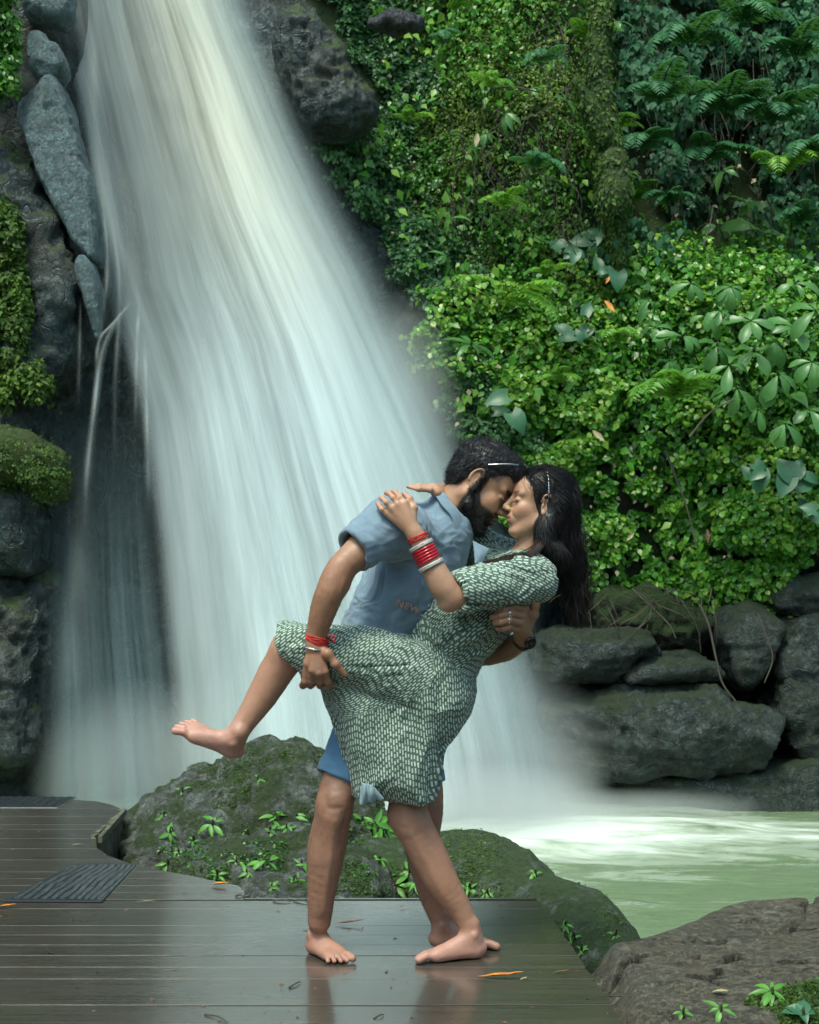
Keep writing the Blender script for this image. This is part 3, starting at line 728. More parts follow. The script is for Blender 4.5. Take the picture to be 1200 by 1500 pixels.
rock('boulder', [(225, 1330), (250, 1275), (285, 1250), (330, 1236), (400, 1228), (470, 1236), (530, 1252), (566, 1268), (575, 1300), (575, 1400), (225, 1400)],
     6.35, 0.5, M['boulder'], 'low long boulder with a grey crest in front of the tallest one', 'boulder', GB, chips=5, chip=(.9, 1.0), seed=23, power=2.2, round_=0.4, noise=0.04, nscale=4, h=0.02, lean=0.3)
def tilt_near(V):
    V = V.copy(); t = smooth01(V[:, 0], 0.45, 0.95); V[:, 1] -= 0.62 * t; return V
f = Field((0.0, 4.2, -0.9), (1.25, 7.2, 0.4), 0.02)
f.ell(P(690, 1345, 6.3), (0.40, 0.55, 0.36), k=0.1); f.cone(P(735, 1350, 6.1), P(835, 1395, 5.55), 0.30, 0.20, 0.1); f.cone(P(835, 1395, 5.55), P(892, 1418, 5.05), 0.20, 0.12, 0.1)
f.cone(P(640, 1400, 6.3), P(860, 1480, 5.4), 0.3, 0.3, 0.1)
V, Q = f.mesh(); N = normals_of(V, Q); V = V + N * (0.05 * fbm(V * 3, 5, 77) + 0.018 * fbm(V * 9, 4, 78, ridged=True))[:, None]
o = obj_np('boulder', V, Q, M['boulder_green'], loc=P(760, 1400, 5.9)); tag(o, 'long green-grey boulder sloping down along the deck edge to the pool', 'boulder', GB)

# flat cracked rock, bottom right
gx3 = np.arange(0.50, 2.3, 0.006); gy3 = np.arange(2.9, 5.7, 0.006)
Xr, Yr = np.meshgrid(gx3, gy3, indexing='xy')
pr = np.stack([Xr, Yr, 0 * Xr], -1)
Zr = -0.035 + 0.065 * np.clip(Xr - 0.6, 0, 2) + 0.014 * fbm(pr * 2.2, 4, 51) + 0.006 * fbm(pr * 9, 5, 52, ridged=True) + 0.003 * vnoise(np.floor(pr * np.array([2.2, 4, 1]) + 0.7 * vnoise(pr * 1.5, 3)[..., None]) + .5, 8)
far = 4.78 + 0.48 * smooth01(Xr, 0.72, 1.3) + 0.03 * fbm(pr * 2.0, 3, 53)
Zr = Zr - 1.6 * np.clip((Yr - far) / 0.35, 0, 1) ** 1.5 * 0.9
Zr = Zr - 0.10 * smooth01(0.66 - Xr + 0.02 * np.sin(Yr * 9) - 0.045 * (4 - Yr), -0.02, 0.08)
lowm = smooth01(Xr, 0.82, 1.25) * smooth01(3.95 - Yr + 0.25 * (Xr - 1.0), 0.0, 0.35)
Zr = Zr - 0.09 * lowm + 0.03 * lowm * fbm(pr * 8, 3, 57)
crack_shade = np.zeros(Xr.shape)  # shade of the cracks, painted into the rock colour per vertex
def crack(pts, w, dep):
    global Zr, crack_shade
    g = []
    for (x, y) in pts:
        d = 4.3
        for _ in range(6):
            q = P(x, y, d); d = (EYE + 0.0) * FPX / (y - HZ)
        g.append((q[0], q[1]))
    g = bez([(a, b, 0) for a, b in g], 16)[:, :2]
    g = g + 0.012 * np.random.default_rng(len(pts) + int(pts[0][0])).normal(size=g.shape)
    dm = np.full(Xr.shape, 9.0)
    for a, b in zip(g[:-1], g[1:]):
        e = b - a; t = np.clip(((Xr - a[0]) * e[0] + (Yr - a[1]) * e[1]) / (e @ e), 0, 1)
        dm = np.minimum(dm, np.hypot(Xr - a[0] - e[0] * t, Yr - a[1] - e[1] * t))
    ww = w * (0.75 + 0.55 * vnoise(pr * 11, 6)); crack_shade = np.maximum(crack_shade, np.exp(-(dm / (ww * 1.05)) ** 4))
    Zr = Zr - dep * np.exp(-(dm / (w * (0.7 + 0.5 * vnoise(pr * 14, 5)))) ** 4)
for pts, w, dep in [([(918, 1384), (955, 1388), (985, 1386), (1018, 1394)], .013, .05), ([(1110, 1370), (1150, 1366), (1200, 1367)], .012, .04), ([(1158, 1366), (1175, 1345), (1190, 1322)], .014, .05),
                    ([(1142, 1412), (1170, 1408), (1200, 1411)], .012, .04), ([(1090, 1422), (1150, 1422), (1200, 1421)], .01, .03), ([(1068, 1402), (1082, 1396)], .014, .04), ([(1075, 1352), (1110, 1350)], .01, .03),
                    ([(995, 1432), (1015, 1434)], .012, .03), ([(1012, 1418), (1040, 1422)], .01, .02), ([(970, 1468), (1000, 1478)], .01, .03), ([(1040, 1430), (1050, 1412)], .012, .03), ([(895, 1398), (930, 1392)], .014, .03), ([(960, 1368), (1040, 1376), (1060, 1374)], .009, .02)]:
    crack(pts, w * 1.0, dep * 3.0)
n0, n1 = Xr.shape; i = (np.arange(n0 - 1)[:, None] * n1 + np.arange(n1 - 1)[None, :]).ravel()
Vt = np.stack([Xr, Yr, Zr], -1).reshape(-1, 3)
# close it downward so it is a solid rock
rim = np.concatenate([np.arange(n1), np.arange(1, n0) * n1 + n1 - 1, (n0 - 1) * n1 + np.arange(n1 - 2, -1, -1), np.arange(n0 - 2, 0, -1) * n1])
Vb = Vt[rim].copy(); Vb[:, 2] = -1.5
b0 = len(Vt); k = np.arange(len(rim)); k2 = (k + 1) % len(rim)
side = np.stack([rim[k], b0 + k, b0 + k2, rim[k2]], 1)
o = obj_np('rock', np.vstack([Vt, Vb]), [np.stack([i, i + 1, i + n1 + 1, i + n1], 1), side], M['flatrock'], loc=(1.3, 4.2, -1.0), attrs={'crack_shade': np.r_[crack_shade.ravel(), np.zeros(len(rim))]})
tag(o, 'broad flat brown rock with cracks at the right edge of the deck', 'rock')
def flat_z(x, y):
    ix = int(round((x - gx3[0]) / 0.006)); iy = int(round((y - gy3[0]) / 0.006))
    if 0 <= ix < len(gx3) and 0 <= iy < len(gy3): return float(Zr[iy, ix])
    return 0.0

# ------------------------------------------------------------------ deck
deck = empty('wooden_deck', (-1, 5, 0), kind='structure'); deck['label'] = 'wet dark wooden deck of boards running across the picture'
deck['_w'] = (-1.0, 5.0, 0.0)
def right_edge(y):
    tab = [(0.5, 0.75), (3.0, 0.612), (3.76, 0.569), (5.33, 0.486), (5.331, -0.63), (5.55, -0.626), (6.01, -1.154), (6.3, -1.36), (6.67, -1.49), (7.4, -1.505), (7.72, -1.575), (7.95, -1.75), (8.1, -2.1)]
    return edge(y, tab)
BW = 0.138
y = 0.9; bi = 0
rb = np.random.default_rng(3)
while y < 8.1:
    y0, y1 = y + 0.0016, min(y + BW - 0.0016, 8.12)
    for (ya, yb) in ([(y0, y1)] if not (y0 < 5.33 < y1) else [(y0, 5.328), (5.334, y1)]):
        if yb - ya < 0.012: continue
        xa, xb = float(right_edge(ya)), float(right_edge(yb))
        xa += rb.normal() * 0.004; xb += rb.normal() * 0.003
        z = rb.normal() * 0.0007; be = 0.0004
        cuts_x = [-4.2] + ([-2.1 - 0.5 * rb.random()] if bi % 2 else [-1.35 - 0.4 * rb.random()] if (bi % 3 == 0 and ya < 5.6) else []) + [None]
        for c0, c1 in zip(cuts_x[:-1], cuts_x[1:]):
            l = c0 + 0.002; ra = xa if c1 is None else c1 - 0.002; rbb = xb if c1 is None else c1 - 0.002
            Vv = [(l, ya, z - .03), (ra, ya, z - .03), (rbb, yb, z - .03), (l, yb, z - .03), (l, ya, z - be), (ra, ya, z - be), (rbb, yb, z - be), (l, yb, z - be),
                  (l + be, ya + be, z), (ra - be, ya + be, z), (rbb - be, yb - be, z), (l + be, yb - be, z)]
            Fq = [(3, 2, 1, 0)] + [(a + b, a + (b + 1) % 4, a + 4 + (b + 1) % 4, a + 4 + b) for a in (0, 4) for b in range(4)] + [(8, 9, 10, 11)]
            obj_np('board', Vv, Fq, M['deck'], deck, smooth=False)
    y += BW; bi += 1
def box(name, lo, hi, mat, parent, smooth=False):
    x0, y0, z0 = lo; x1, y1, z1 = hi
    Vv = [(x0, y0, z0), (x1, y0, z0), (x1, y1, z0), (x0, y1, z0), (x0, y0, z1), (x1, y0, z1), (x1, y1, z1), (x0, y1, z1)]
    return obj_np(name, Vv, [(3, 2, 1, 0), (4, 5, 6, 7), (0, 1, 5, 4), (1, 2, 6, 5), (2, 3, 7, 6), (3, 0, 4, 7)], mat, parent, smooth)
def skew(name, A, B, w, z0, z1, mat, parent):
    """upright board along A->B (world xy)"""
    A = np.array(A, float); B = np.array(B, float); t = (B - A) / np.linalg.norm(B - A); n = np.array([-t[1], t[0]]) * w
    Vv = [(*A, z0), (*B, z0), (*(B + n), z0), (*(A + n), z0), (*A, z1), (*B, z1), (*(B + n), z1), (*(A + n), z1)]
    return obj_np(name, Vv, [(3, 2, 1, 0), (4, 5, 6, 7), (0, 1, 5, 4), (1, 2, 6, 5), (2, 3, 7, 6), (3, 0, 4, 7)], mat, parent, False)
M['weathered'] = flat_mat('weathered_slats', (0.13, 0.13, 0.085), 0.7, (0.035, 0.045, 0.025), 14, 0.5)
# raised edging round the deck and slatted face of the notch
box('edging', (-0.62, 5.334, -0.05), (0.478, 5.352, 0.001), M['deck'], deck)
box('fascia', (-0.64, 5.354, -0.28), (0.47, 5.375, -0.02), M['weathered'], deck)
prev = None
for yy_ in np.arange(6.60, 7.50, 0.062):
    a = (float(right_edge(yy_)) + 0.012, yy_); b = (float(right_edge(yy_ + 0.056)) + 0.012, yy_ + 0.056)
    skew('slat', a, b, 0.02, -0.34, 0.004 + 0.02 * rb.random(), M['weathered'], deck)
skew('slat_rail', (float(right_edge(6.58)) + 0.036, 6.58), (float(right_edge(7.46)) + 0.034, 7.46), 0.02, 0.0, 0.03, M['weathered'], deck)
for (a, b) in [((-0.64, 5.56), (-1.15, 6.0)), ((-1.16, 6.01), (-1.35, 6.3))]:
    skew('fascia', (a[0] + .012, a[1] + .012), (b[0] + .012, b[1] + .012), 0.02, -0.3, -0.034, M['weathered'], deck)
box('bearer', (0.38, 0.9, -0.25), (0.44, 5.3, -0.035), M['weathered'], deck)

# rubber mats
def mat_piece(corners, label, seed):
    nu, nv = 200, 120
    c = np.array([P(x, y, EYE * FPX / (y - HZ)) for x, y in corners]); c[:, 2] = 0
    u, v = np.meshgrid(np.linspace(0, 1, nu), np.linspace(0, 1, nv), indexing='xy')
    base = (c[0] * ((1 - u) * (1 - v))[..., None] + c[1] * (u * (1 - v))[..., None] + c[2] * (u * v)[..., None] + c[3] * ((1 - u) * v)[..., None])
    w = u * 11 + 0.55 * fbm(np.stack([u * 1.8, v * 1.6, 0 * u], -1), 3, seed) * 1.8
    h = 0.006 * np.abs(np.sin(np.pi * w)) ** 1.5 + 0.0025 * fbm(np.stack([u * 60, v * 14, 0 * u], -1), 3, seed + 3)
    e = np.minimum(np.minimum(u, 1 - u) / 0.02, np.minimum(v, 1 - v) / 0.03); fr = e < 1
    z = np.where(fr, 0.006, 0.004 + h) * np.clip(e * 3, 0.1, 1)
    Vv = base.copy(); Vv[..., 2] = 0.001 + z; Vv = Vv.reshape(-1, 3)
    i = (np.arange(nv - 1)[:, None] * nu + np.arange(nu - 1)[None, :]).ravel()
    o = obj_np('rubber_mat', Vv, np.stack([i, i + 1, i + nu + 1, i + nu], 1), M['rubber'], loc=c.mean(0)); tag(o, label, 'mat')
mat_piece([(3, 1321), (150, 1322), (200, 1268), (108, 1268)], 'black wood-grain rubber mat lying on the near left of the deck', 4)
mat_piece([(-60, 1184), (85, 1184), (112, 1169), (-30, 1168)], 'black rubber mat at the far left end of the deck', 8)
# ------------------------------------------------------------------ vegetation
rv = np.random.default_rng(11)
LT_V = np.array([(0, 0, 0), (-.34, .38, .05), (.34, .38, .05), (0, .45, -.02), (0, 1, -.12)], float)
LT_F = np.array([(0, 2, 3), (0, 3, 1), (2, 4, 3), (1, 3, 4)])
RT_V = np.array([(0, 0, 0), (-.40, .22, .04), (-.42, .62, .03), (0, 1, -.08), (.42, .62, .03), (.40, .22, .04), (0, .5, -.03)], float)
RT_F = np.array([(0, 5, 6), (5, 4, 6), (4, 3, 6), (3, 2, 6), (2, 1, 6), (1, 0, 6)])
def cliff_n(x, z):
    e = 0.12
    gxn = (cliff_at(x + e, z) - cliff_at(x - e, z)) / (2 * e); gzn = (cliff_at(x, z + e) - cliff_at(x, z - e)) / (2 * e)
    n = np.stack([gxn, -np.ones_like(gxn), gzn], -1); return n / np.linalg.norm(n, axis=1, keepdims=True)
def carpet(name, n, region, mask, size, mat, label_kind, bulge=0.25, tv=LT_V, tf=LT_F, droop=0.7, tone=(0.45, 0.3), clump=2.2, seed=1, keep=0.45, up=0.5, hang=None):
    r = np.random.default_rng(seed)
    x0, x1, y0, y1 = region
    px = r.uniform(x0, x1, n); py = r.uniform(y0, y1, n)
    m = mask(px, py); ok = r.random(n) < m; px, py = px[ok], py[ok]
    x = (px - 600) / FPX * 12.5; z = EYE + (HZ - py) / FPX * 12.5
    y = cliff_at(x, z)
    k = y / 12.5; x = x * k; z = EYE + (z - EYE) * k; y = cliff_at(x, z)
    p0 = np.stack([x, 0 * x, z], -1)
    b = fbm(p0 * clump, 3, 90 + seed); b2 = fbm(p0 * clump * 3.7, 3, 95 + seed)
    gap = (b * 0.55 + b2 * 0.6) > -keep
    p0, x, y, z, b, b2 = p0[gap], x[gap], y[gap], z[gap], b[gap], b2[gap]
    N = cliff_n(x, z); n = len(x)
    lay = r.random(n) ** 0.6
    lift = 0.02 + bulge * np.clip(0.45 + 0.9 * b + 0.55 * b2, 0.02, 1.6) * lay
    pos = np.stack([x, y, z], -1) + N * lift[:, None]
    g = r.normal(size=(n, 3))
    nr = N + np.array([0, 0, up]) + 0.45 * g
    fw = np.array([0, 0, -1.0]) * droop + 0.55 * r.normal(size=(n, 3)) + N * 0.35
    R = frames(fw, nr)
    s = size * (0.6 + 0.8 * r.random(n) ** 1.5)
    V, Fc = bake(tv, tf, pos, R, s)
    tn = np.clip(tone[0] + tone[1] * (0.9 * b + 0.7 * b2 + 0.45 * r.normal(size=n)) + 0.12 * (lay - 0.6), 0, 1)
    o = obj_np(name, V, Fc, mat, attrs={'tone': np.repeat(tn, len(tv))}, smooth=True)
    return tag(o, label_kind, kind='stuff')
IVY_L = [(-60, 455), (0, 470), (60, 505), (120, 545), (170, 548), (205, 470), (240, 468), (300, 520), (400, 590), (480, 620), (560, 640), (620, 672), (700, 700), (800, 760), (860, 850)]
LOWB = [(640, 600), (700, 720), (780, 790), (850, 840), (900, 860), (960, 884), (1040, 892), (1100, 880), (1140, 862), (1260, 850)]
def base_mask(px, py):
    l = edge(py, IVY_L) + 12 * np.sin(py / 17) + 8 * np.sin(py / 7.3)
    low = np.interp(px, [a for a, b in LOWB], [b for a, b in LOWB]) + 8 * np.sin(px / 13)
    return smooth01(px - l, -10, 14) * smooth01(low - py, -6, 10)
hollow = lambda px, py: smooth01(px, 820, 920) * smooth01(-(py - 45 * np.sin(px / 47.0 + 1) - 30 * np.sin(px / 19.0) - 0.12 * (px - 1000)), -430, -290)
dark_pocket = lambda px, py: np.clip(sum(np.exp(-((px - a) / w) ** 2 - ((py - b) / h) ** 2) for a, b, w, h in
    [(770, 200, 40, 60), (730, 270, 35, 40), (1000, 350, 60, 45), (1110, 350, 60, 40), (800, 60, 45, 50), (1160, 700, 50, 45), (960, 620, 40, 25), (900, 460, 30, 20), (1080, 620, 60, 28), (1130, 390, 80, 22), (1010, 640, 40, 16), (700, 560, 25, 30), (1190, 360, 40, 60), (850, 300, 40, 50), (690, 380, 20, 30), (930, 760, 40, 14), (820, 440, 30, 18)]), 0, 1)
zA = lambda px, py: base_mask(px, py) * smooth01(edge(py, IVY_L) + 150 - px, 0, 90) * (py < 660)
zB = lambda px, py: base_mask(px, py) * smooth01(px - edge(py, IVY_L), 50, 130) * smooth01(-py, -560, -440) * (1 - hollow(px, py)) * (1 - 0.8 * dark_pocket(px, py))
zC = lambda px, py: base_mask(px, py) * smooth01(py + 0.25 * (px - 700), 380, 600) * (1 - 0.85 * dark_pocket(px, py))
carpet('creeper_carpet', 66000, (440, 800, -60, 700), zA, 0.052, M['ivy_pale'], 'pale small-leaved creeper covering the cliff beside the waterfall', 0.28, seed=1, keep=0.5, tone=(0.42, 0.33), clump=1.9)
carpet('moss_growth', 90000, (560, 980, -60, 600), zB, 0.030, M['moss'], 'fine yellow-green moss and seedlings on the cliff', 0.24, seed=2, keep=0.35, droop=0.8, tone=(0.45, 0.4), clump=1.6)
carpet('creeper_growth', 34000, (560, 980, -60, 600), zB, 0.046, M['ivy'], 'mixed green creepers on the middle of the cliff', 0.34, seed=3, keep=0.22, tone=(0.42, 0.4), clump=1.5)
carpet('creeper_carpet', 110000, (600, 1260, 380, 930), zC, 0.050, M['ivy'], 'bright round-leaved creeper carpet above the ledge rocks', 0.36, tv=RT_V, tf=RT_F, seed=4, keep=0.20, tone=(0.58, 0.36), clump=1.9, up=0.7)
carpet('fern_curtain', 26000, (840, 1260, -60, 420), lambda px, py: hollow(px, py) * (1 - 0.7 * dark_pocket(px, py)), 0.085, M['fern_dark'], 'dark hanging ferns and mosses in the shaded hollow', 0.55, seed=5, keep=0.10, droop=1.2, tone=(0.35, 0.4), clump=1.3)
carpet('creeper_growth', 26000, (860, 1260, 330, 680), lambda px, py: base_mask(px, py) * smooth01(px, 860, 960) * (1 - 0.7 * dark_pocket(px, py)), 0.070, M['ivy'], 'leafy undergrowth behind the broad-leaved shrub', 0.36, seed=6, keep=0.25, tone=(0.45, 0.35), clump=1.4)
carpet('dead_leaves', 1500, (560, 1260, 60, 880), lambda px, py: base_mask(px, py) * 0.5, 0.055, M['pale_leaf'], 'scattered dry leaves caught in the creepers', 0.42, seed=8, keep=0.3, clump=1.4)
carpet('creeper_growth', 3600, (500, 1260, -40, 880), lambda px, py: base_mask(px, py) * (1 - hollow(px, py)), 0.085, M['ivy'], 'larger scattered creeper leaves on the cliff', 0.46, seed=9, keep=-0.05, tone=(0.6, 0.35), clump=1.3, droop=0.9)
# left wall
def left_carpet(name, n, blobs, size, mat, label, seed, bulge=0.3, tone=(0.5, 0.35), tv=LT_V, tf=LT_F, d0=11.35):
    r = np.random.default_rng(seed); P_, N_ = [], []
    tot = sum(b[2] * b[3] for b in blobs)
    for (px, py, rx, ry) in blobs:
        k = int(n * rx * ry / tot)
        v = r.normal(size=(k, 3)); v /= np.linalg.norm(v, axis=1, keepdims=True); v[:, 1] = -np.abs(v[:, 1])
        c = P(px, py, d0); R_ = np.array([rx / FPX * d0, bulge, ry / FPX * d0])
        rr = (0.80 + 0.50 * fbm(v * 3.2 + px, 4, seed) + 0.16 * r.normal(size=k))[:, None]
        P_.append(c + v * R_ * rr); N_.append(v)
    pos = np.concatenate(P_); N = np.concatenate(N_); n = len(pos)
    cl = fbm(pos * 5, 3, seed + 2); ok = cl > -0.38; pos, N, cl = pos[ok], N[ok], cl[ok]; n = len(pos)
    R = frames(np.array([0, 0, -0.8]) + 0.6 * r.normal(size=(n, 3)) + 0.4 * N, N + np.array([0, 0, .5]) + 0.4 * r.normal(size=(n, 3)))
    V, Fc = bake(tv, tf, pos, R, size * (0.6 + 0.8 * r.random(n)))
    tn = np.clip(tone[0] + tone[1] * (cl * 1.3 + 0.4 * r.normal(size=n)), 0, 1)
    tag(obj_np(name, V, Fc, mat, attrs={'tone': np.repeat(tn, len(tv))}), label, kind='stuff')
left_carpet('creeper_growth', 6000, [(rb.uniform(-25, 20), yb_, rb.uniform(14, 26), rb.uniform(16, 30)) for yb_ in np.linspace(-30, 148, 18)], 0.042, M['ivy'], 'bright creeper at the top left corner of the cliff', 31, bulge=0.16)
left_carpet('moss_growth', 15000, [(rb.uniform(-40, 26 + 34 * smooth01(np.array(yb_), 380, 520)), yb_, rb.uniform(12, 26), rb.uniform(16, 34)) for yb_ in np.linspace(318, 575, 34)], 0.042, M['moss'], 'fine mossy ferns hanging on the left rock face', 32, bulge=0.15, tone=(0.30, 0.40), d0=11.36)
left_carpet('moss_growth', 9000, [(10, 672, 62, 42), (70, 695, 36, 42)], 0.022, M['moss'], 'short moss covering the jutting rock at left', 33, 0.43, tone=(0.3, 0.2), d0=11.3)

def arch_pts(L, droop, n):
    t = np.linspace(0, 1, n); a = 0.9 - droop * t * 1.9
    dx = np.cos(a); dz = np.sin(a); st = L / (n - 1)
    y = np.concatenate([[0], np.cumsum(dx[:-1]) * st]); z = np.concatenate([[0], np.cumsum(dz[:-1]) * st])
    return np.stack([0 * y, y, z], -1)
def make_frond(L, pairs, width, droop, seed, mat, narrow=0.30):
    r = np.random.default_rng(seed)
    ax = arch_pts(L, droop, pairs + 3); pos, fw, nr, sc = [], [], [], []
    for k in range(2, pairs + 2):
        t = k / (pairs + 2); T = ax[k + 1] - ax[k - 1] if k + 1 < len(ax) else ax[k] - ax[k - 1]; T /= np.linalg.norm(T)
        w = width * (np.sin(np.pi * (t * 0.86 + 0.12)) ** 0.75)
        up = np.cross(np.array([1.0, 0, 0]), T)
        for s in (-1, 1):
            f = np.array([s * 1.0, 0, 0]) + 0.45 * T + np.array([0, 0, -0.28]) + 0.06 * r.normal(size=3)
            pos.append(ax[k]); fw.append(f); nr.append(up + 0.12 * r.normal(size=3)); sc.append((w * narrow * 1.5, w, w))
    V, Fc = bake(LT_V, LT_F, np.array(pos), frames(np.array(fw), np.array(nr)), np.array(sc))
    tv, tq = tubes([ax], [np.linspace(0.004, 0.0012, len(ax)) * L / 0.3])
    tone = np.concatenate([np.repeat(0.6 + 0.35 * r.random(len(pos)), len(LT_V)), np.full(len(tv), 0.9)])
    return mesh_np('frond', np.vstack([V, tv]), [Fc, tq + len(V)], mat, attrs={'tone': tone})
FR = {k: [make_frond(1.0, 17, 0.24, dr, 5 + i, M[k]) for i, dr in enumerate((0.75, 1.0, 1.25))] for k in ('fern', 'fern_dark')}
def fern(px, py, size_px, spread, label, kind='fern', n=5, lift=0.35, group='ferns growing on the cliff', aim=0.0, loc=None, name='fern'):
    r = np.random.default_rng(int(px * 7 + py))
    c = on_cliff(px, py, lift + 0.42) if loc is None else loc
    e = empty(name, c, label, 'fern', group)
    L = size_px * 1.25 / FPX * c[1]
    for k in range(n):
        a = aim + spread * ((k + 0.5) / n - 0.5) * 2 + 0.15 * r.normal()
        fo = link(bpy.data.objects.new('frond', FR[kind][r.integers(0, 3)]), e)
        # fronds fan out in front of the cliff: local +Y swings from left (-) to right (+) and toward the viewer
        dirv = Vector((math.sin(a), -0.65 - 0.2 * r.random(), -0.15 * abs(math.sin(a)) - 0.05 + 0.75 * math.cos(a) * (0.5 if spread > 1.2 else 0.15))).normalized()
        q = dirv.to_track_quat('Y', 'Z'); fo.rotation_mode = 'QUATERNION'; fo.rotation_quaternion = q
        s = L * (0.75 + 0.4 * r.random()); fo.scale = (s, s, s)
    return e
for a in [
    (655, 18, 62, 0.5, 'bright yellow-green fern arching by the dark log', 'fern', 3, .35, None, 1.0),
    (648, 70, 55, 0.3, 'narrow blue-green fern hanging below the dark log', 'fern_dark', 3, .4),
    (782, 250, 58, 0.9, 'blue-green fern spreading over the black gap between vines', 'fern_dark', 5, .5),
    (738, 305, 52, 1.0, 'bright fern just below the blue-green one', 'fern', 4, .45),
    (735, 455, 95, 0.35, 'long pale fern frond arching right above the man', 'fern', 3, .5, None, 0.9),
    (915, 300, 75, 0.8, 'yellow-green fern under the mossy trunk', 'fern', 5, .5, None, 0.5),
    (800, 405, 45, 1.0, 'small bright fern left of the orange leaf', 'fern', 4, .45),
    (985, 590, 95, 1.0, 'wide feathery fern below the broad-leaved shrub', 'fern', 7, .5),
    (905, 505, 60, 0.9, 'middle-sized fern left of the broad-leaved shrub', 'fern', 5, .45),
    (820, 560, 46, 1.0, 'fern half buried in the creeper carpet', 'fern', 4, .4),
    (690, 420, 45, 1.0, 'small fern amid creepers beside the falling water', 'fern', 4, .4),
    (600, 180, 40, 1.0, 'small fern near the dark wet rock shoulder', 'fern', 4, .4),
    (895, 195, 60, 1.2, 'fern rooted on the mossy trunk', 'fern', 5, .55),
    (860, 60, 60, 1.2, 'fern at the top of the mossy trunk', 'fern', 5, .6),
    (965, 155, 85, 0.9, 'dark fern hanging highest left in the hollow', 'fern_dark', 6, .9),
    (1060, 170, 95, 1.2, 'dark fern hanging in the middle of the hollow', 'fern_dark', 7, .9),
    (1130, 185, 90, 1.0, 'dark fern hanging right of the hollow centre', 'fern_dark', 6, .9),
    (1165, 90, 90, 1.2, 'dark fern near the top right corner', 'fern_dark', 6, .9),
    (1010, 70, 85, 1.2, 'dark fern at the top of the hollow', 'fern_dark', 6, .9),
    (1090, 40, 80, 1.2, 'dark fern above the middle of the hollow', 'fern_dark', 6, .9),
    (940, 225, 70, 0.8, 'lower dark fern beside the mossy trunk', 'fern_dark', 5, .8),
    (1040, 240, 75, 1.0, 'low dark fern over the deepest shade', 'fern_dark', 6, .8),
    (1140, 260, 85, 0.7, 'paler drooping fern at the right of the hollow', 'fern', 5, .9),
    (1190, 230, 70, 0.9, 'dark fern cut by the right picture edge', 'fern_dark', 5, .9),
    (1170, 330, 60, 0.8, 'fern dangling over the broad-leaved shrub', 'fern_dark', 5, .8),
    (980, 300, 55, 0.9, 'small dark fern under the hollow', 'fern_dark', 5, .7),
    (790, 95, 50, 1.1, 'dull fern among dry hanging vines', 'fern_dark', 5, .5),
    (720, 130, 45, 1.1, 'little fern left of the dry vines', 'fern', 4, .4)]:
    fern(*a[:8], group='ferns growing on the cliff', aim=a[9] if len(a) > 9 else 0.0)

def leaf_mesh(name, prof, L, cup, droop, seed, mat, n=8, heart=False):
    t = np.linspace(0, 1, n); V, F = [], []
    w = np.interp(t, [a for a, b in prof], [b for a, b in prof])
    for k, (tt, ww) in enumerate(zip(t, w)):
        dq = droop if abs(droop) > 1e-3 else 1e-3; yy = L * np.sin(tt * dq) / dq; zz = -L * (1 - np.cos(tt * dq)) / dq
        back = -0.22 * L * (1 - smooth01(np.array(tt), 0, 0.25)) if heart else 0
        for s in (-1, -0.5, 0, 0.5, 1):
            V.append((s * ww * L, yy + back * abs(s), zz + cup * L * ww * (abs(s) ** 1.3) * 0.6 + 0.012 * L * math.sin(tt * 25) * abs(s)))
    for k in range(n - 1):
        for s in range(4):
            a = k * 5 + s; F.append((a, a + 1, a + 6, a + 5))
    return mesh_np(name, np.array(V), np.array(F), mat, attrs={'tone': np.full(len(V), 0.45 + 0.2 * math.sin(seed))})
OBO = [(0, 0.01), (0.12, 0.06), (0.4, 0.17), (0.65, 0.24), (0.85, 0.19), (0.95, 0.09), (1, 0.01)]
HRT = [(0, 0.30), (0.12, 0.40), (0.35, 0.42), (0.6, 0.30), (0.85, 0.12), (1, 0.01)]
LAN = [(0, 0.01), (0.2, 0.11), (0.45, 0.16), (0.75, 0.09), (1, 0.005)]
BL = [leaf_mesh('leaf', OBO, 1, 0.35, dr, i, M['broad']) for i, dr in enumerate((0.7, 1.0, 1.3))]
HL = [leaf_mesh('leaf', HRT, 1, 0.3, dr, i, M['heart'], heart=True) for i, dr in enumerate((0.5, 0.9))]
SL = [leaf_mesh('leaf', LAN, 1, 0.4, dr, i, M['sprig'], n=6) for i, dr in enumerate((0.6, 1.1))]
LL = [leaf_mesh('leaf', LAN, 1, 0.3, dr, i, M['broad'], n=6) for i, dr in enumerate((0.8, 1.2))]
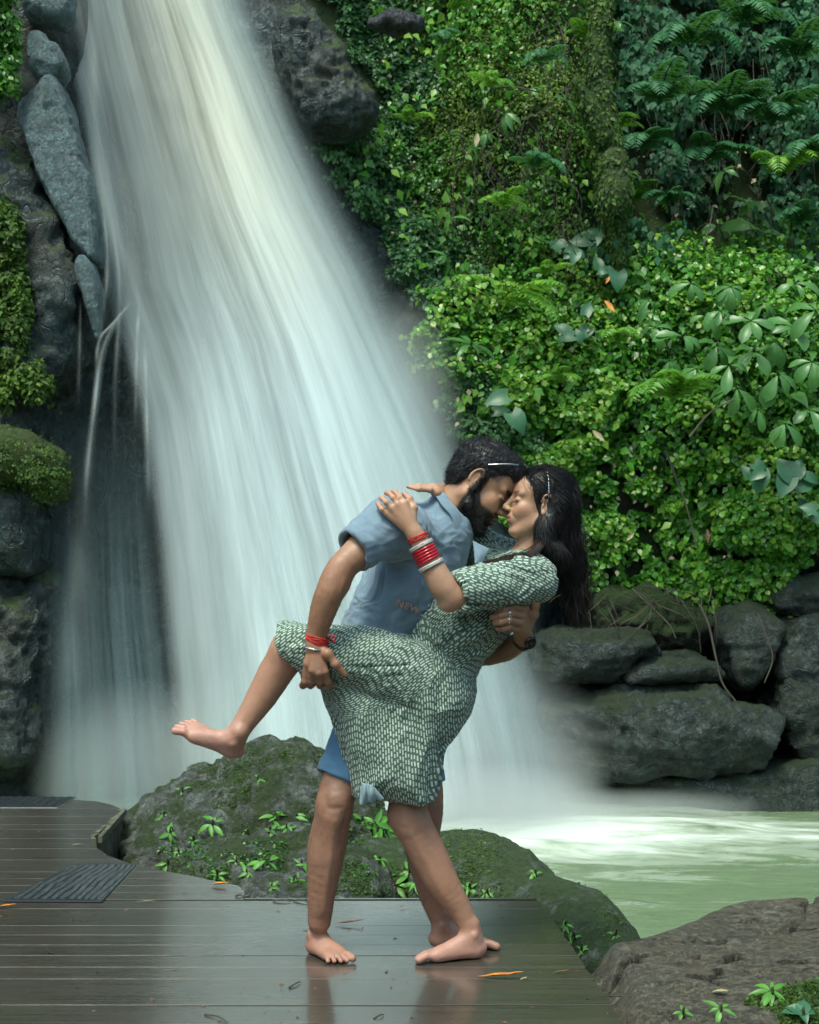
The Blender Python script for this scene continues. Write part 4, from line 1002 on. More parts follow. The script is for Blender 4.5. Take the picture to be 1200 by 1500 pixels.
def plant(name, c, n, L, meshes, label, group, tilt=0.5, seed=0, stem_to=None, cat='plant', nrm=(0, -0.7, 0.7), spread=1.0, jitter=0.0):
    r = np.random.default_rng(seed)
    e = empty(name, c, label, cat, group)
    up = Vector(nrm).normalized()
    side = up.orthogonal().normalized()
    a0 = r.random() * 6.28
    for k in range(n):
        a = a0 + k * 2 * math.pi / n * spread + 0.4 * r.normal()
        d = (Matrix.Rotation(a, 3, up) @ side)
        d = (d * math.cos(tilt) + up * math.sin(tilt) + Vector((0, 0, -0.25))).normalized()
        o = link(bpy.data.objects.new('leaf', meshes[r.integers(0, len(meshes))]), e)
        x = d.cross(up).normalized(); z = x.cross(d)
        o.rotation_mode = 'QUATERNION'; o.rotation_quaternion = Matrix((x, d, z)).transposed().to_quaternion()
        s = L * (0.55 + 0.6 * r.random()); o.scale = (s * r.uniform(.8, 1.1), s, s)
        o.location = tuple(r.normal(size=3) * jitter + np.array(d) * L * 0.06)
    if stem_to is not None:
        b = np.array(stem_to) - np.array(c)
        tv, tq = tubes([bez([(0, 0, 0), b * 0.5 + np.array([0, -0.02, 0.03]), b], 8)], [np.linspace(0.004, 0.008, 8) * max(L, 0.1) / 0.18], 4)
        o = bpy.data.objects.new('stem', mesh_np('stem', tv, tq, M['stem'])); link(o, e)
    return e
GS = 'leaf whorls of the broad-leaved shrub'
for k, (px, py, s, lab) in enumerate([
    (1032, 462, 44, 'broad glossy leaf whorl at the left shoulder of the shrub'), (1000, 492, 42, 'broad leaf whorl lowest on the left of the shrub'), (1050, 505, 46, 'wide leaf whorl in the middle left of the shrub'),
    (980, 528, 38, 'drooping leaf pair hanging over the feathery fern'), (1068, 535, 42, 'leaf whorl whose oval leaf points down by the dark gap'), (1105, 515, 50, 'largest leaf whorl in the centre of the shrub'),
    (1140, 548, 50, 'low leaf whorl right of the shrub centre'), (1080, 568, 42, 'pale leaf whorl with a folded leaf under the shrub'), (1165, 480, 48, 'leaf whorl near the right edge at mid height'),
    (1195, 455, 46, 'leaf whorl cut by the right edge, upper one'), (1120, 445, 40, 'leaf whorl on top of the shrub centre'), (1070, 420, 40, 'leaf whorl below the hanging pale blades'),
    (1165, 415, 38, 'leaf whorl at the top right of the shrub'), (1012, 415, 34, 'small leaf whorl at the top left of the shrub'), (950, 440, 30, 'small leaf whorl beside the ferny slope'),
    (1190, 530, 50, 'leaf whorl cut by the right edge, lower one'), (1185, 600, 48, 'five-leaved whorl hanging over black shade at right'), (1150, 620, 36, 'yellowish leaf whorl below the five-leaved one'),
    (1110, 600, 34, 'leaf whorl on a long bare stem'), (960, 480, 30, 'pale small whorl left of the shrub'), (1055, 455, 34, 'leaf whorl between top and middle of the shrub'), (1135, 500, 40, 'leaf whorl tucked behind the largest one'),
    (1020, 540, 36, 'leaf whorl hanging just above the feathery fern'), (1100, 470, 42, 'leaf whorl above the largest one')]):
    c = on_cliff(px, py, 0.75 + 0.15 * math.sin(k * 2.3)); b = on_cliff(px + 25, py + 45, 0.2)
    plant('leaf_whorl', c, 4 + (k * 5) % 4, s * (0.85 + 0.4 * ((k * 7) % 5) / 5) / FPX * c[1], BL, lab, GS, 0.35 * math.sin(k * 1.7), 100 + k, b, nrm=(0.1 * math.sin(k), -0.75, 0.6))
for k, (px, py, s, lab) in enumerate([(905, 30, 36, 'dull leafy twig at the top of the mossy trunk'), (830, 150, 32, 'leafy twig over the black gap near the top'), (742, 165, 34, 'leafy twig with pale oval leaves left of the black gap'), (775, 130, 30, 'twig reaching out on a thin branch to the right'),
    (690, 215, 34, 'leafy twig among dry strands'), (712, 195, 30, 'yellow-green leaf whorl amid dry strands'), (1060, 250, 36, 'twig with five leaves over the deep shade'), (1095, 300, 36, 'yellowish leaf twig in the shaded gap'), (1050, 330, 34, 'leaf twig low in the shaded gap'),
    (1115, 340, 34, 'pale leaf twig beside the hanging blades'), (690, 505, 42, 'large light-green leaves beside the waterfall'), (655, 375, 32, 'light leaf whorl high beside the waterfall'), (660, 320, 30, 'small leaf whorl left of the mossy slope'), (880, 250, 30, 'leaf twig at the foot of the mossy trunk')]):
    c = on_cliff(px, py, 0.55); plant('leafy_twig', c, 6, s / FPX * c[1], LL, lab, 'leafy twigs on the cliff', 0.1 + 0.4 * math.sin(k * 2.1), 300 + k, on_cliff(px + 12, py + 25, 0.2), nrm=(0.7 * math.sin(k * 1.9), -0.5, 0.35 + 0.5 * abs(math.cos(k))))
for k, (px, py, s, n, lab) in enumerate([(868, 352, 34, 6, 'cluster of blue-green heart leaves above the orange leaf'), (838, 372, 26, 5, 'smaller heart-leaf cluster left of the blue-green one'), (882, 402, 28, 5, 'heart-leaf cluster just above the orange leaf'),
    (742, 606, 34, 4, 'three big pale heart leaves above the man'), (1105, 690, 32, 5, 'dark heart leaves in the shade at right'), (1165, 695, 36, 6, 'large dark heart leaves at the right edge'), (850, 480, 28, 5, 'heart leaves right of the pale fern frond'), (1185, 745, 28, 5, 'heart leaves low at the right edge')]):
    c = on_cliff(px, py, 0.5); plant('heart_leaf_plant', c, n, s / FPX * c[1], HL, lab, 'heart-leaved plants on the cliff', 0.2, 400 + k, None, nrm=(0, -0.85, 0.4), jitter=0.05)
# hanging pale blades, strands and dry vines
r = np.random.default_rng(5); lines, rad = [], []
for k in range(240):
    px = r.choice([810, 845, 990, 1050, 1120, 1160, 700, 760, 880]) + 28 * r.normal(); py = r.uniform(20, 330) if px > 780 else r.uniform(120, 300)
    a = on_cliff(px, py, 0.25 + 0.4 * r.random()); L = r.uniform(0.15, 0.7); w = 0.06 * r.normal(size=(3, 3))
    lines.append(bez([a, a + [w[0, 0], -0.05, -L * .35], a + [w[1, 0], -0.08, -L * .7], a + [w[2, 0] * 1.8, 0, -L]], 9)); rad.append(r.uniform(0.002, 0.005))
V, Q = tubes(lines, rad); tag(obj_np('hanging_vines', V, Q, M['root']), 'thin dry vines dangling on the cliff', kind='stuff')
lines, rad = [], []
for k in range(34):
    px = r.uniform(850, 1050); py = r.uniform(855, 900); a = P(px, py, 11.95 - 0.15 * r.random())
    dx = r.normal() * 0.25; L = r.uniform(0.1, 0.5)
    lines.append(bez([a, a + [dx * .4, -0.06, -L * .3], a + [dx * .8, -0.04, -L * .6], a + [dx, 0.05, -L]], 8)); rad.append(r.uniform(0.0025, 0.006))
V, Q = tubes(lines, rad); tag(obj_np('hanging_roots', V, Q, M['root']), 'tangle of brown roots over the ledge rocks', kind='stuff')
# individual creepers
def vine(pts, rad_, label, mat=None, d=11.6, name='vine', n=24):
    L = bez([P(x, y, d + (dd[0] if dd else 0)) for x, y, *dd in pts], n); V, Q = tubes([L], [np.linspace(rad_, rad_ * .6, n)], 5)
    return tag(obj_np(name, V, Q, mat or M['root'], loc=L[0]), label, 'vine', 'woody vines hanging over cliff and ledges')
vine([(975, 660), (990, 700), (1005, 740), (1018, 790), (1020, 800)], .010, 'pale dead vine slanting down the creeper carpet')
vine([(1024, 885), (1038, 915), (1048, 960), (1058, 1000), (1078, 1028)], .012, 'brown root hanging between ledge rock and upright block', d=11.7)
vine([(1110, 898), (1122, 930), (1132, 965), (1120, 1000)], .008, 'pale root curving over the upright block', d=11.75)
vine([(925, 862), (950, 885), (980, 915), (990, 935)], .009, 'dark root on the brown rock', d=11.8)
vine([(1010, 640), (1040, 605), (1075, 585)], .011, 'bare branch below the broad-leaved shrub', d=11.3)
vine([(720, 130), (755, 128), (790, 135)], .010, 'bare thin branch reaching right near the top', d=12.0)
vine([(1030, 360), (1040, 330), (1045, 300)], .008, 'dead twig standing in the shaded gap', d=12.0)
for k, (px, py, L, lab) in enumerate([(1112, 335, 75, 'long pale blade leaf hanging above the shrub'), (1130, 300, 60, 'narrow blade leaf left of the long pale one'), (1160, 345, 60, 'blade leaf hanging at the right above the shrub')]):
    c = on_cliff(px, py, 0.7); plant('blade_leaf_plant', c, 2, L / FPX * c[1], LL, lab, 'hanging blade-leaved plants', -0.2, 600 + k, None, nrm=(0, -1, 0.2))
# mossy trunk and dark log
f = Field(P(830, 420, 11.8) + np.array([0, -.4, 0]), P(960, -60, 12.9) + np.array([0, .6, 0]), 0.03)
f.chain([(P(905, 400, 12.6), .09), (P(898, 300, 12.5), .11), (P(888, 200, 12.45), .13), (P(878, 90, 12.4), .11), (P(884, -60, 12.4), .10)], 0.08)
f.cone(P(885, 200, 12.2), P(845, 120, 12.1), .08, .05, .08); f.ell(P(900, 270, 12.15), (.16, .15, .3), k=.1)
V, Q = f.mesh(); N = normals_of(V, Q); V = V + N * (0.05 * fbm(V * 4, 4, 61))[:, None]
tr = empty('tree_trunk', P(905, 400, 12.5), 'moss-draped leaning trunk left of the dark hollow', 'tree trunk'); tr['_w'] = tuple(P(905, 400, 12.5))
obj_np('trunk', V, Q, M['mossrock'], tr)
k = r.integers(0, len(V), 15000); k = k[N[k, 1] < 0.2]
R = frames(np.array([0, 0, -1.0]) + 0.4 * r.normal(size=(len(k), 3)), N[k] + 0.4 * r.normal(size=(len(k), 3)))
Vl, Fl = bake(LT_V, LT_F, V[k], R, 0.040 * (0.5 + r.random(len(k))))
mo = obj_np('moss', Vl, Fl, M['moss'], tr, attrs={'tone': np.repeat(np.clip(0.28 + 0.5 * fbm(V[k] * 5, 3, 6) + 0.2 * r.normal(size=len(k)), 0, 1), 5)}); mo['kind'] = 'stuff'
M['log'] = mat_rock('dark_wet_log', (0.012, 0.014, 0.018), (0.06, 0.07, 0.08), 0.0, rough=(0.25, 0.5), scale=2.0, streak=0.4)
rock('log', [(538, 30), (545, 22), (590, 20), (618, 26), (628, 36), (624, 46), (580, 44), (545, 40)], 12.05, 0.14, M['log'], 'short dark wet log lodged in the creepers at the top', 'log', seed=71, h=0.014, noise=0.03, nscale=6)
# single dead leaves caught on the cliff
def fallen(px, py, L, mat, label, ang, d=None, mesh=None, nrm=(0, 0, 1), name='fallen_leaf', curl=0.25, loc=None, narrow=1.0):
    lm = leaf_mesh('fallen_leaf', [(0, 0.01), (0.15, 0.10 * narrow), (0.5, 0.17 * narrow), (0.8, 0.10 * narrow), (1, 0.01)], L, 0.9, -curl, 1, mat, n=7)
    o = link(bpy.data.objects.new(name, lm)); o.location = tuple(loc)
    up = Vector(nrm).normalized(); d_ = Vector((math.cos(ang), math.sin(ang), 0)) if up.z > 0.7 else Vector((math.cos(ang), 0, math.sin(ang)))
    d_ = (d_ - up * d_.dot(up)).normalized(); x = d_.cross(up)
    o.rotation_mode = 'QUATERNION'; o.rotation_quaternion = Matrix((x, d_, up)).transposed().to_quaternion()
    return tag(o, label, 'leaf')
for (px, py, s, mt, lab, a) in [(886, 440, 24, 'orange_leaf', 'orange dead leaf on the cliff below the heart leaves', -1.0), (893, 405, 14, 'orange_leaf', 'small orange leaf above the larger orange one', -2.0), (700, 195, 26, 'pale_leaf', 'dry tan leaf hanging near a leafy twig', -1.7),
    (868, 630, 26, 'pale_leaf', 'straw-coloured stick leaf on the creeper carpet', -0.9), (1036, 775, 22, 'brown_leaf', 'upright brown leaf on the lower creeper carpet', -1.6), (918, 792, 16, 'pale_leaf', 'tan leaf low on the creeper carpet near her hair', 0.8)]:
    q = on_cliff(px, py, 0.62); fallen(px, py, s / FPX * q[1], M[mt], lab, a, loc=q, nrm=(0, -1, 0.3))

# ---- things placed where the eye's ray meets the ground, deck or boulders
bpy.context.view_layer.update()
_dg = bpy.context.evaluated_depsgraph_get()
def hit(px, py):
    o0 = Vector((0, 0, EYE)); d = (Vector(tuple(P(px, py, 1.0))) - o0).normalized()
    org = o0
    for _ in range(12):
        ok, loc, nr, fi, ob, mx = SC.ray_cast(_dg, org, d)
        if not ok: return None, None
        if 'water' in ob.name or 'veil' in ob.name or 'flow' in ob.name or 'stream' in ob.name or 'mist' in ob.name: org = loc + d * 0.001; continue
        return np.array(loc), np.array(nr)
GP = 'small plants sprouting on the boulders'
for k, (px, py, s, n, lab) in enumerate([
    (313, 1206, 26, 6, 'bright sprig in the middle of the tallest boulder'), (255, 1214, 20, 5, 'sprig left of the bright one on the tallest boulder'), (242, 1190, 16, 4, 'tiny sprig high on the left flank of the tallest boulder'), (285, 1225, 15, 4, 'tiny sprig between two larger ones on the tallest boulder'),
    (246, 1260, 20, 5, 'yellowish sprig where the boulders meet at left'), (263, 1246, 14, 4, 'pale small sprig above the yellowish one'), (400, 1198, 22, 6, 'leafy sprig in the dark fold of the tallest boulder, left'), (420, 1212, 22, 6, 'leafy sprig in the dark fold, lower'), (437, 1196, 20, 6, 'leafy sprig in the dark fold, right'),
    (395, 1215, 16, 5, 'small sprig under the dark fold'), (365, 1218, 15, 4, 'small sprig at the crest left of the dark fold'), (385, 1266, 32, 4, 'large two-leaved sprig on the front boulder'), (347, 1261, 16, 4, 'small sprig left of the large two-leaved one'), (320, 1279, 20, 5, 'star-shaped sprig low on the front boulder'),
    (362, 1278, 20, 4, 'flat sprig near the star-shaped one'), (430, 1288, 24, 5, 'spreading sprig at the foot of the front boulder'), (442, 1262, 15, 5, 'sprig with a yellow leaf beside his leg'), (400, 1298, 18, 5, 'pale sprig at the deck edge'), (378, 1140, 12, 3, 'tiny plant high on the tallest boulder'), (268, 1155, 12, 3, 'tiny plant near the top left of the tallest boulder'),
    (545, 1205, 30, 7, 'bushy yellow-green sprig seen between the legs, upper'), (560, 1218, 26, 7, 'bushy sprig seen between the legs, lower'), (530, 1196, 18, 5, 'sprig just under the dress hem'), (555, 1258, 16, 5, 'low green sprig between the legs'), (600, 1275, 22, 6, 'dark leafy sprig beside her calf'), (585, 1300, 26, 7, 'bright sprig at the deck edge between the legs'), (612, 1296, 20, 6, 'sprig at the deck edge touching her calf'),
    (690, 1300, 22, 6, 'sprig at the deck edge right of her calf'), (715, 1306, 16, 5, 'small sprig furthest right at the deck edge'), (785, 1280, 18, 5, 'lone sprig on the sloping boulder'), (830, 1356, 20, 7, 'green tuft at the corner of the deck, upper'), (842, 1372, 18, 7, 'green tuft at the corner of the deck, middle'), (852, 1388, 15, 6, 'green tuft at the corner of the deck, lower'), (902, 1366, 13, 5, 'yellow-green tuft low on the sloping boulder')]):
    loc, nr = hit(px, py + 5)
    if loc is None: continue
    nn = nr * 0.7 + np.array([0, -0.5, 0.5]); L = s / FPX * loc[1]
    plant('seedling', loc + nr * L * 0.35, n, L, SL, lab, GP, 0.25, 700 + k, loc, nrm=tuple(nn), jitter=L * 0.12)
# moss and ground cover on the boulders
def surf_scatter(name, rects, n, size, mat, label, seed, want, tone=(0.4, 0.25), tv=LT_V, tf=LT_F, thr=0.0, fs=3.0, nzmin=-1, fade=None):
    r = np.random.default_rng(seed); Pp, Nn = [], []
    for (x0, x1, y0, y1) in rects:
        for _ in range(n):
            l, nr = hit_obj(r.uniform(x0, x1), r.uniform(y0, y1), want)
            if l is not None: Pp.append(l); Nn.append(nr)
    if not Pp: return
    pos, N = np.array(Pp), np.array(Nn); c = fbm(pos * fs, 4, seed); ok = (c + (0 if fade is None else fade(pos)) > thr) & (N[:, 2] > nzmin); pos, N, c = pos[ok], N[ok], c[ok]; n = len(pos)
    R = frames(r.normal(size=(n, 3)) + np.array([0, -.3, -.5]), N + 0.5 * r.normal(size=(n, 3)))
    V, Fc = bake(tv, tf, pos + N * 0.004, R, size * (0.5 + r.random(n)))
    tag(obj_np(name, V, Fc, mat, attrs={'tone': np.repeat(np.clip(tone[0] + tone[1] * (c + 0.5 * r.normal(size=n)), 0, 1), len(tv))}), label, kind='stuff')
def hit_obj(px, py, want):
    o0 = Vector((0, 0, EYE)); d = (Vector(tuple(P(px, py, 1.0))) - o0).normalized(); org = o0
    for _ in range(14):
        ok, loc, nr, fi, ob, mx = SC.ray_cast(_dg, org, d)
        if not ok: return None, None
        if any(w in ob.name for w in ('water', 'veil', 'flow', 'stream', 'mist', 'leaf', 'stem')): org = loc + d * 0.001; continue
        if want in ob.name: return np.array(loc), np.array(nr)
        return None, None
    return None, None
surf_scatter('moss_growth', [(180, 600, 1085, 1310)], 15000, 0.011, M['moss'], 'short moss patches on the tall boulders', 41, 'boulder', thr=0.02, fs=3.5, tone=(0.25, 0.3))
surf_scatter('ground_cover', [(230, 580, 1230, 1312)], 3500, 0.015, M['ivy'], 'tiny creeping leaves on the front boulder', 42, 'boulder', thr=0.22, fs=5, tone=(0.22, 0.25))
surf_scatter('moss_growth', [(640, 945, 1215, 1420)], 9000, 0.010, M['moss'], 'short moss on the boulder sloping to the pool', 43, 'boulder', thr=0.05, fs=4, tone=(0.25, 0.3))
surf_scatter('moss_growth', [(940, 1200, 1400, 1500)], 16000, 0.012, M['moss'], 'thick dark moss on the lower corner of the flat rock', 44, 'rock', thr=-0.05, fs=5, tone=(0.1, 0.3), fade=lambda q: -0.9 + 1.3 * smooth01(q[:, 0], 0.78, 1.25) * smooth01(4.25 - q[:, 1] + 0.25 * (q[:, 0] - 1.0), 0.0, 0.3))
for k, (px, py, s, n, meshes, lab) in enumerate([(1130, 1468, 34, 8, SL, 'leafy seedling growing from moss at the lower right'), (1175, 1496, 30, 5, HL, 'round-leaved plant cut by the bottom edge'), (1055, 1492, 30, 5, SL, 'small seedling on the moss by the bottom edge'), (1000, 1492, 20, 5, SL, 'moss sprig at the bottom near the deck')]):
    loc, nr = hit(px, py)
    L = s / FPX * loc[1]; plant('seedling', loc + np.array([0, 0, L * .5]), n, L, meshes, lab, 'seedlings on the flat rock', 0.3, 800 + k, loc, nrm=(0, -.5, .8))
# leaves and twigs lying about
for (px, py, L, mt, lab, a, nw) in [
    (309, 1298, 27, 'orange_leaf', 'orange leaf lying on the deck below the front boulder', -0.15, 1.2), (700, 1433, 68, 'orange_leaf', 'long curled orange leaf right of her foot', -0.12, 0.5), (-6, 1331, 30, 'orange_leaf', 'orange-brown leaf at the left edge of the deck', 0.1, 0.8),
    (490, 1355, 44, 'brown_leaf', 'long brown dead leaf on the deck behind his foot', 0.02, 0.5), (585, 1331, 10, 'brown_leaf', 'tiny reddish leaf behind the couple on the deck', 0.5, 1.2), (762, 1438, 14, 'pale_leaf', 'pale bit of leaf beside the long orange one', 0.6, 1),
    (198, 1323, 38, 'pale_leaf', 'thin straw leaf on the deck right of the near mat', -0.12, 0.25), (105, 1240, 14, 'pale_leaf', 'pale leaf scrap on the far deck', 0.1, 1), (1043, 1456, 26, 'pale_leaf', 'yellow leaf lying on the flat brown rock', -0.6, 1.4), (812, 1427, 22, 'brown_leaf', 'small orange-brown leaf near the right edge of the deck', 0.1, 0.7),
    (500, 1431, 12, 'brown_leaf', 'small brown leaf in front of his foot', 0.4, 0.8), (372, 1382, 20, 'pale_leaf', 'pale sliver of leaf left of his foot', 0.1, 0.3), (905, 998, 12, 'pale_leaf', 'pale leaf on the ledge rock', 0.2, 1)]:
    loc, nr = hit(px, py)
    if loc is None: continue
    fallen(px, py, L / FPX * loc[1], M[mt], lab, a, loc=loc + nr * 0.006, nrm=tuple(nr) if nr[2] > .6 else (0, 0, 1), narrow=nw)
rd = np.random.default_rng(77); pos = []
for _ in range(420):
    l_, n_ = hit_obj(rd.uniform(0, 900), rd.uniform(1180, 1500), 'board')
    if l_ is not None: pos.append(l_)
pos = np.array(pos); nd_ = len(pos); an = rd.uniform(0, 6.28, nd_)
Rm = frames(np.stack([np.cos(an), np.sin(an), 0 * an], -1), np.tile([0, 0, 1.0], (nd_, 1)) + .25 * rd.normal(size=(nd_, 3)))
V, Fc = bake(LT_V, LT_F, pos + np.array([0, 0, .002]), Rm, np.stack([.3 + .7 * rd.random(nd_), np.ones(nd_), np.ones(nd_)], -1) * (.006 + .018 * rd.random(nd_) ** 3)[:, None])
tag(obj_np('leaf_litter', V, Fc, M['brown_leaf']), 'tiny leaf scraps and debris scattered on the wet deck', kind='stuff')
for (a_, b_, w, lab) in [((300, 1487), (334, 1499), .0028, 'dark curved twig near the bottom edge'), ((548, 1494), (562, 1488), .003, 'short twig at the bottom below the couple'), ((424, 1448), (440, 1440), .003, 'short dark twig in front of his foot'), ((860, 1465), (912, 1460), .002, 'pale straw twig across the deck edge'), ((930, 1440), (985, 1425), .0025, 'thin pale twig on the flat rock'),
                         ((400, 1321), (425, 1322), .004, 'blackened twig at the deck edge left of his leg'), ((430, 1320), (452, 1324), .004, 'second blackened twig beside his leg'), ((345, 1314), (357, 1315), .004, 'little black leaf bit near the deck notch')]:
    p0, n0_ = hit(*a_); p1, n1_ = hit(*b_)
    if p0 is None or p1 is None: continue
    L = bez([p0 + n0_ * w, (p0 + p1) / 2 + n0_ * w * 2.2 + np.array([0.004, 0.006, 0]), p1 + n1_ * w], 9); V, Q = tubes([L], [np.linspace(w, w * .5, 9)], 5)
    tag(obj_np('twig', V, Q, M['root'], loc=p0), lab, 'twig')
# ------------------------------------------------------------------ the couple
D0 = 4.45
def J(px, py, dy=0.0): return P(px, py, D0 + dy)
def proj(V): return 600 + V[:, 0] / V[:, 1] * FPX, HZ - (V[:, 2] - EYE) / V[:, 1] * FPX
def depth_at(V, px, py, rad=3.0):
    a, b = proj(V); m = np.hypot(a - px, b - py) < rad
    return V[m, 1].min() if m.any() else None

def mat_skin(name, gloss=0.48):
    m = NT(name); c = m.attr('skin', 'Vector'); p = m.pos()
    n = m.noise(p, 35, 5, 0.6); f = m.noise(p, 260, 3, 0.6); b = m.noise(p, 9, 3, 0.5)
    col = m.mix(m.math('MULTIPLY', m.ramp(n, [(0.35, 0), (0.7, 1)]), 0.40), c, m.mix(1.0, c, (0.72, 0.55, 0.50), 'MULTIPLY'))
    col = m.mix(m.math('MULTIPLY', m.ramp(b, [(0.4, 0), (0.65, 1)]), 0.35), col, m.mix(1.0, c, (1.22, 1.05, 0.95), 'MULTIPLY'))
    h = m.math('ADD', m.math('MULTIPLY', f, 0.5), n)
    nd = m.pbr(col, m.math('ADD', gloss - 0.08, m.math('MULTIPLY', n, 0.18)), m.bump(m.math('ADD', h, m.math('MULTIPLY', m.noise(p, 55, 6, 0.7), 1.2)), 0.22, 0.004), Subsurface_Weight=0.12, Subsurface_Scale=0.02)
    nd.node.inputs['Subsurface Radius'].default_value = (1.0, 0.35, 0.2)
    return m.done(nd)
def mat_cloth(name, col, col2, weave=900, rough=0.85, stripe=None):
    m = NT(name); p = m.pos()
    n = m.noise(p, 14, 5, 0.6); w = m.noise(m.mapv(p, (1, 1, 0.25)), weave, 2, 0.5); w2 = m.noise(m.mapv(p, (0.25, 0.25, 1)), weave * .8, 2, 0.5)
    c = m.mix(m.ramp(n, [(0.35, 0), (0.7, 1)]), col, col2)
    c = m.mix(m.math('MULTIPLY', m.ramp(m.math('ADD', m.math('MULTIPLY', w, 0.5), m.math('MULTIPLY', w2, 0.5)), [(0.4, 0), (0.6, 1)]), 0.3), c, m.mix(1.0, c, (1.5, 1.45, 1.4), 'MULTIPLY'))
    return m.done(m.pbr(c, rough, m.bump(m.math('ADD', w, m.math('MULTIPLY', m.noise(p, 60, 4, 0.6), 1.2)), 0.25, 0.002), Sheen_Weight=0.25, Sheen_Roughness=0.5))
def mat_dress():
    m = NT('dash_print_cotton'); uv = m.attr('cloth', 'Vector')
    s = m.n('SeparateXYZ', i_0=uv); u, v = s.outputs[0], s.outputs[1]
    wv = m.math('MULTIPLY', m.math('SUBTRACT', m.noise(uv, 18, 2, 0.5), 0.5), 0.004)
    uc = m.math('DIVIDE', m.math('ADD', u, wv), 0.0077); ci = m.math('FLOOR', uc); cf = m.math('FRACT', uc)
    wn = m.n('TexWhiteNoise', noise_dimensions='1D'); m.put(wn.inputs['W'], ci)
    vv = m.math('ADD', m.math('DIVIDE', v, 0.0205), m.math('MULTIPLY', wn.outputs[0], 7.0)); vi = m.math('FLOOR', vv); vf = m.math('FRACT', vv)
    wn2 = m.n('TexWhiteNoise', noise_dimensions='2D'); m.put(wn2.inputs['Vector'], m.n('CombineXYZ', i_0=ci, i_1=vi).outputs[0])
    ln = m.math('ADD', 0.45, m.math('MULTIPLY', wn2.outputs[0], 0.40))
    a = m.math('LESS_THAN', m.math('ABSOLUTE', m.math('SUBTRACT', cf, 0.5)), 0.23)
    b = m.math('LESS_THAN', m.math('ABSOLUTE', m.math('SUBTRACT', vf, 0.5)), m.math('MULTIPLY', ln, 0.5))
    f = m.math('MULTIPLY', a, b)
    n = m.noise(m.pos(), 16, 4, 0.6); w = m.noise(m.pos(), 700, 2, 0.6)
    g = m.mix(n, (0.050, 0.090, 0.060), (0.085, 0.140, 0.095))
    col = m.mix(m.math('MULTIPLY', f, 0.93), g, (0.50, 0.60, 0.52))
    return m.done(m.pbr(col, 0.85, m.bump(m.math('ADD', w, m.math('MULTIPLY', m.noise(m.pos(), 45, 4, 0.65), 1.5)), 0.3, 0.002), Sheen_Weight=0.2))
def mat_hair(name, c0, c1, rough=0.34):
    m = NT(name); n = m.noise(m.mapv(m.pos(), (90, 90, 25)), 1.0, 3, 0.6)
    return m.done(m.pbr(m.mix(n, c0, c1), rough, m.bump(n, 0.5, 0.003), Specular_IOR_Level=0.35))
M['skin'] = mat_skin('skin')
M['shirt'] = mat_cloth('blue_polo_cotton', (0.13, 0.19, 0.245), (0.165, 0.24, 0.30))
M['shorts'] = mat_cloth('blue_denim', (0.05, 0.145, 0.25), (0.085, 0.20, 0.32), 600, 0.8)
M['dress'] = mat_dress()
M['hair'] = mat_hair('black_hair', (0.006, 0.006, 0.008), (0.020, 0.018, 0.018), 0.40)
M['hair_brown'] = mat_hair('brown_hair_tips', (0.022, 0.013, 0.010), (0.06, 0.034, 0.024))
M['beard'] = mat_hair('beard_hair', (0.005, 0.004, 0.004), (0.015, 0.012, 0.010), 0.5)
M['silver'] = flat_mat('polished_silver', (0.75, 0.75, 0.72), 0.22, (0.6, 0.6, 0.58), 50, 0.1, Metallic=1.0)
M['stones'] = flat_mat('white_stone_band', (0.80, 0.78, 0.70), 0.25, (0.35, 0.34, 0.30), 420, 0.9, Metallic=0.35)
M['redbangle'] = flat_mat('red_glossy_bangle', (0.42, 0.008, 0.02), 0.14, (0.30, 0.004, 0.012), 30, 0.05)
M['redthread'] = flat_mat('red_thread', (0.62, 0.02, 0.015), 0.7, (0.40, 0.01, 0.01), 300, 0.8)
M['black'] = flat_mat('black_plastic', (0.01, 0.01, 0.012), 0.25)
M['lens'] = flat_mat('dark_lens', (0.012, 0.014, 0.016), 0.06)
M['gold'] = flat_mat('gold_stud', (0.8, 0.6, 0.25), 0.25, Metallic=1.0)
M['white'] = flat_mat('white_button', (0.6, 0.65, 0.66), 0.4)
M['lining'] = flat_mat('pale_lining', (0.30, 0.42, 0.45), 0.9)
M['orange_print'] = flat_mat('orange_embroidery', (0.55, 0.26, 0.17), 0.8)
M['tooth'] = flat_mat('teeth', (0.75, 0.72, 0.66), 0.3)
M['nail'] = flat_mat('fingernail', (0.50, 0.30, 0.25), 0.3)

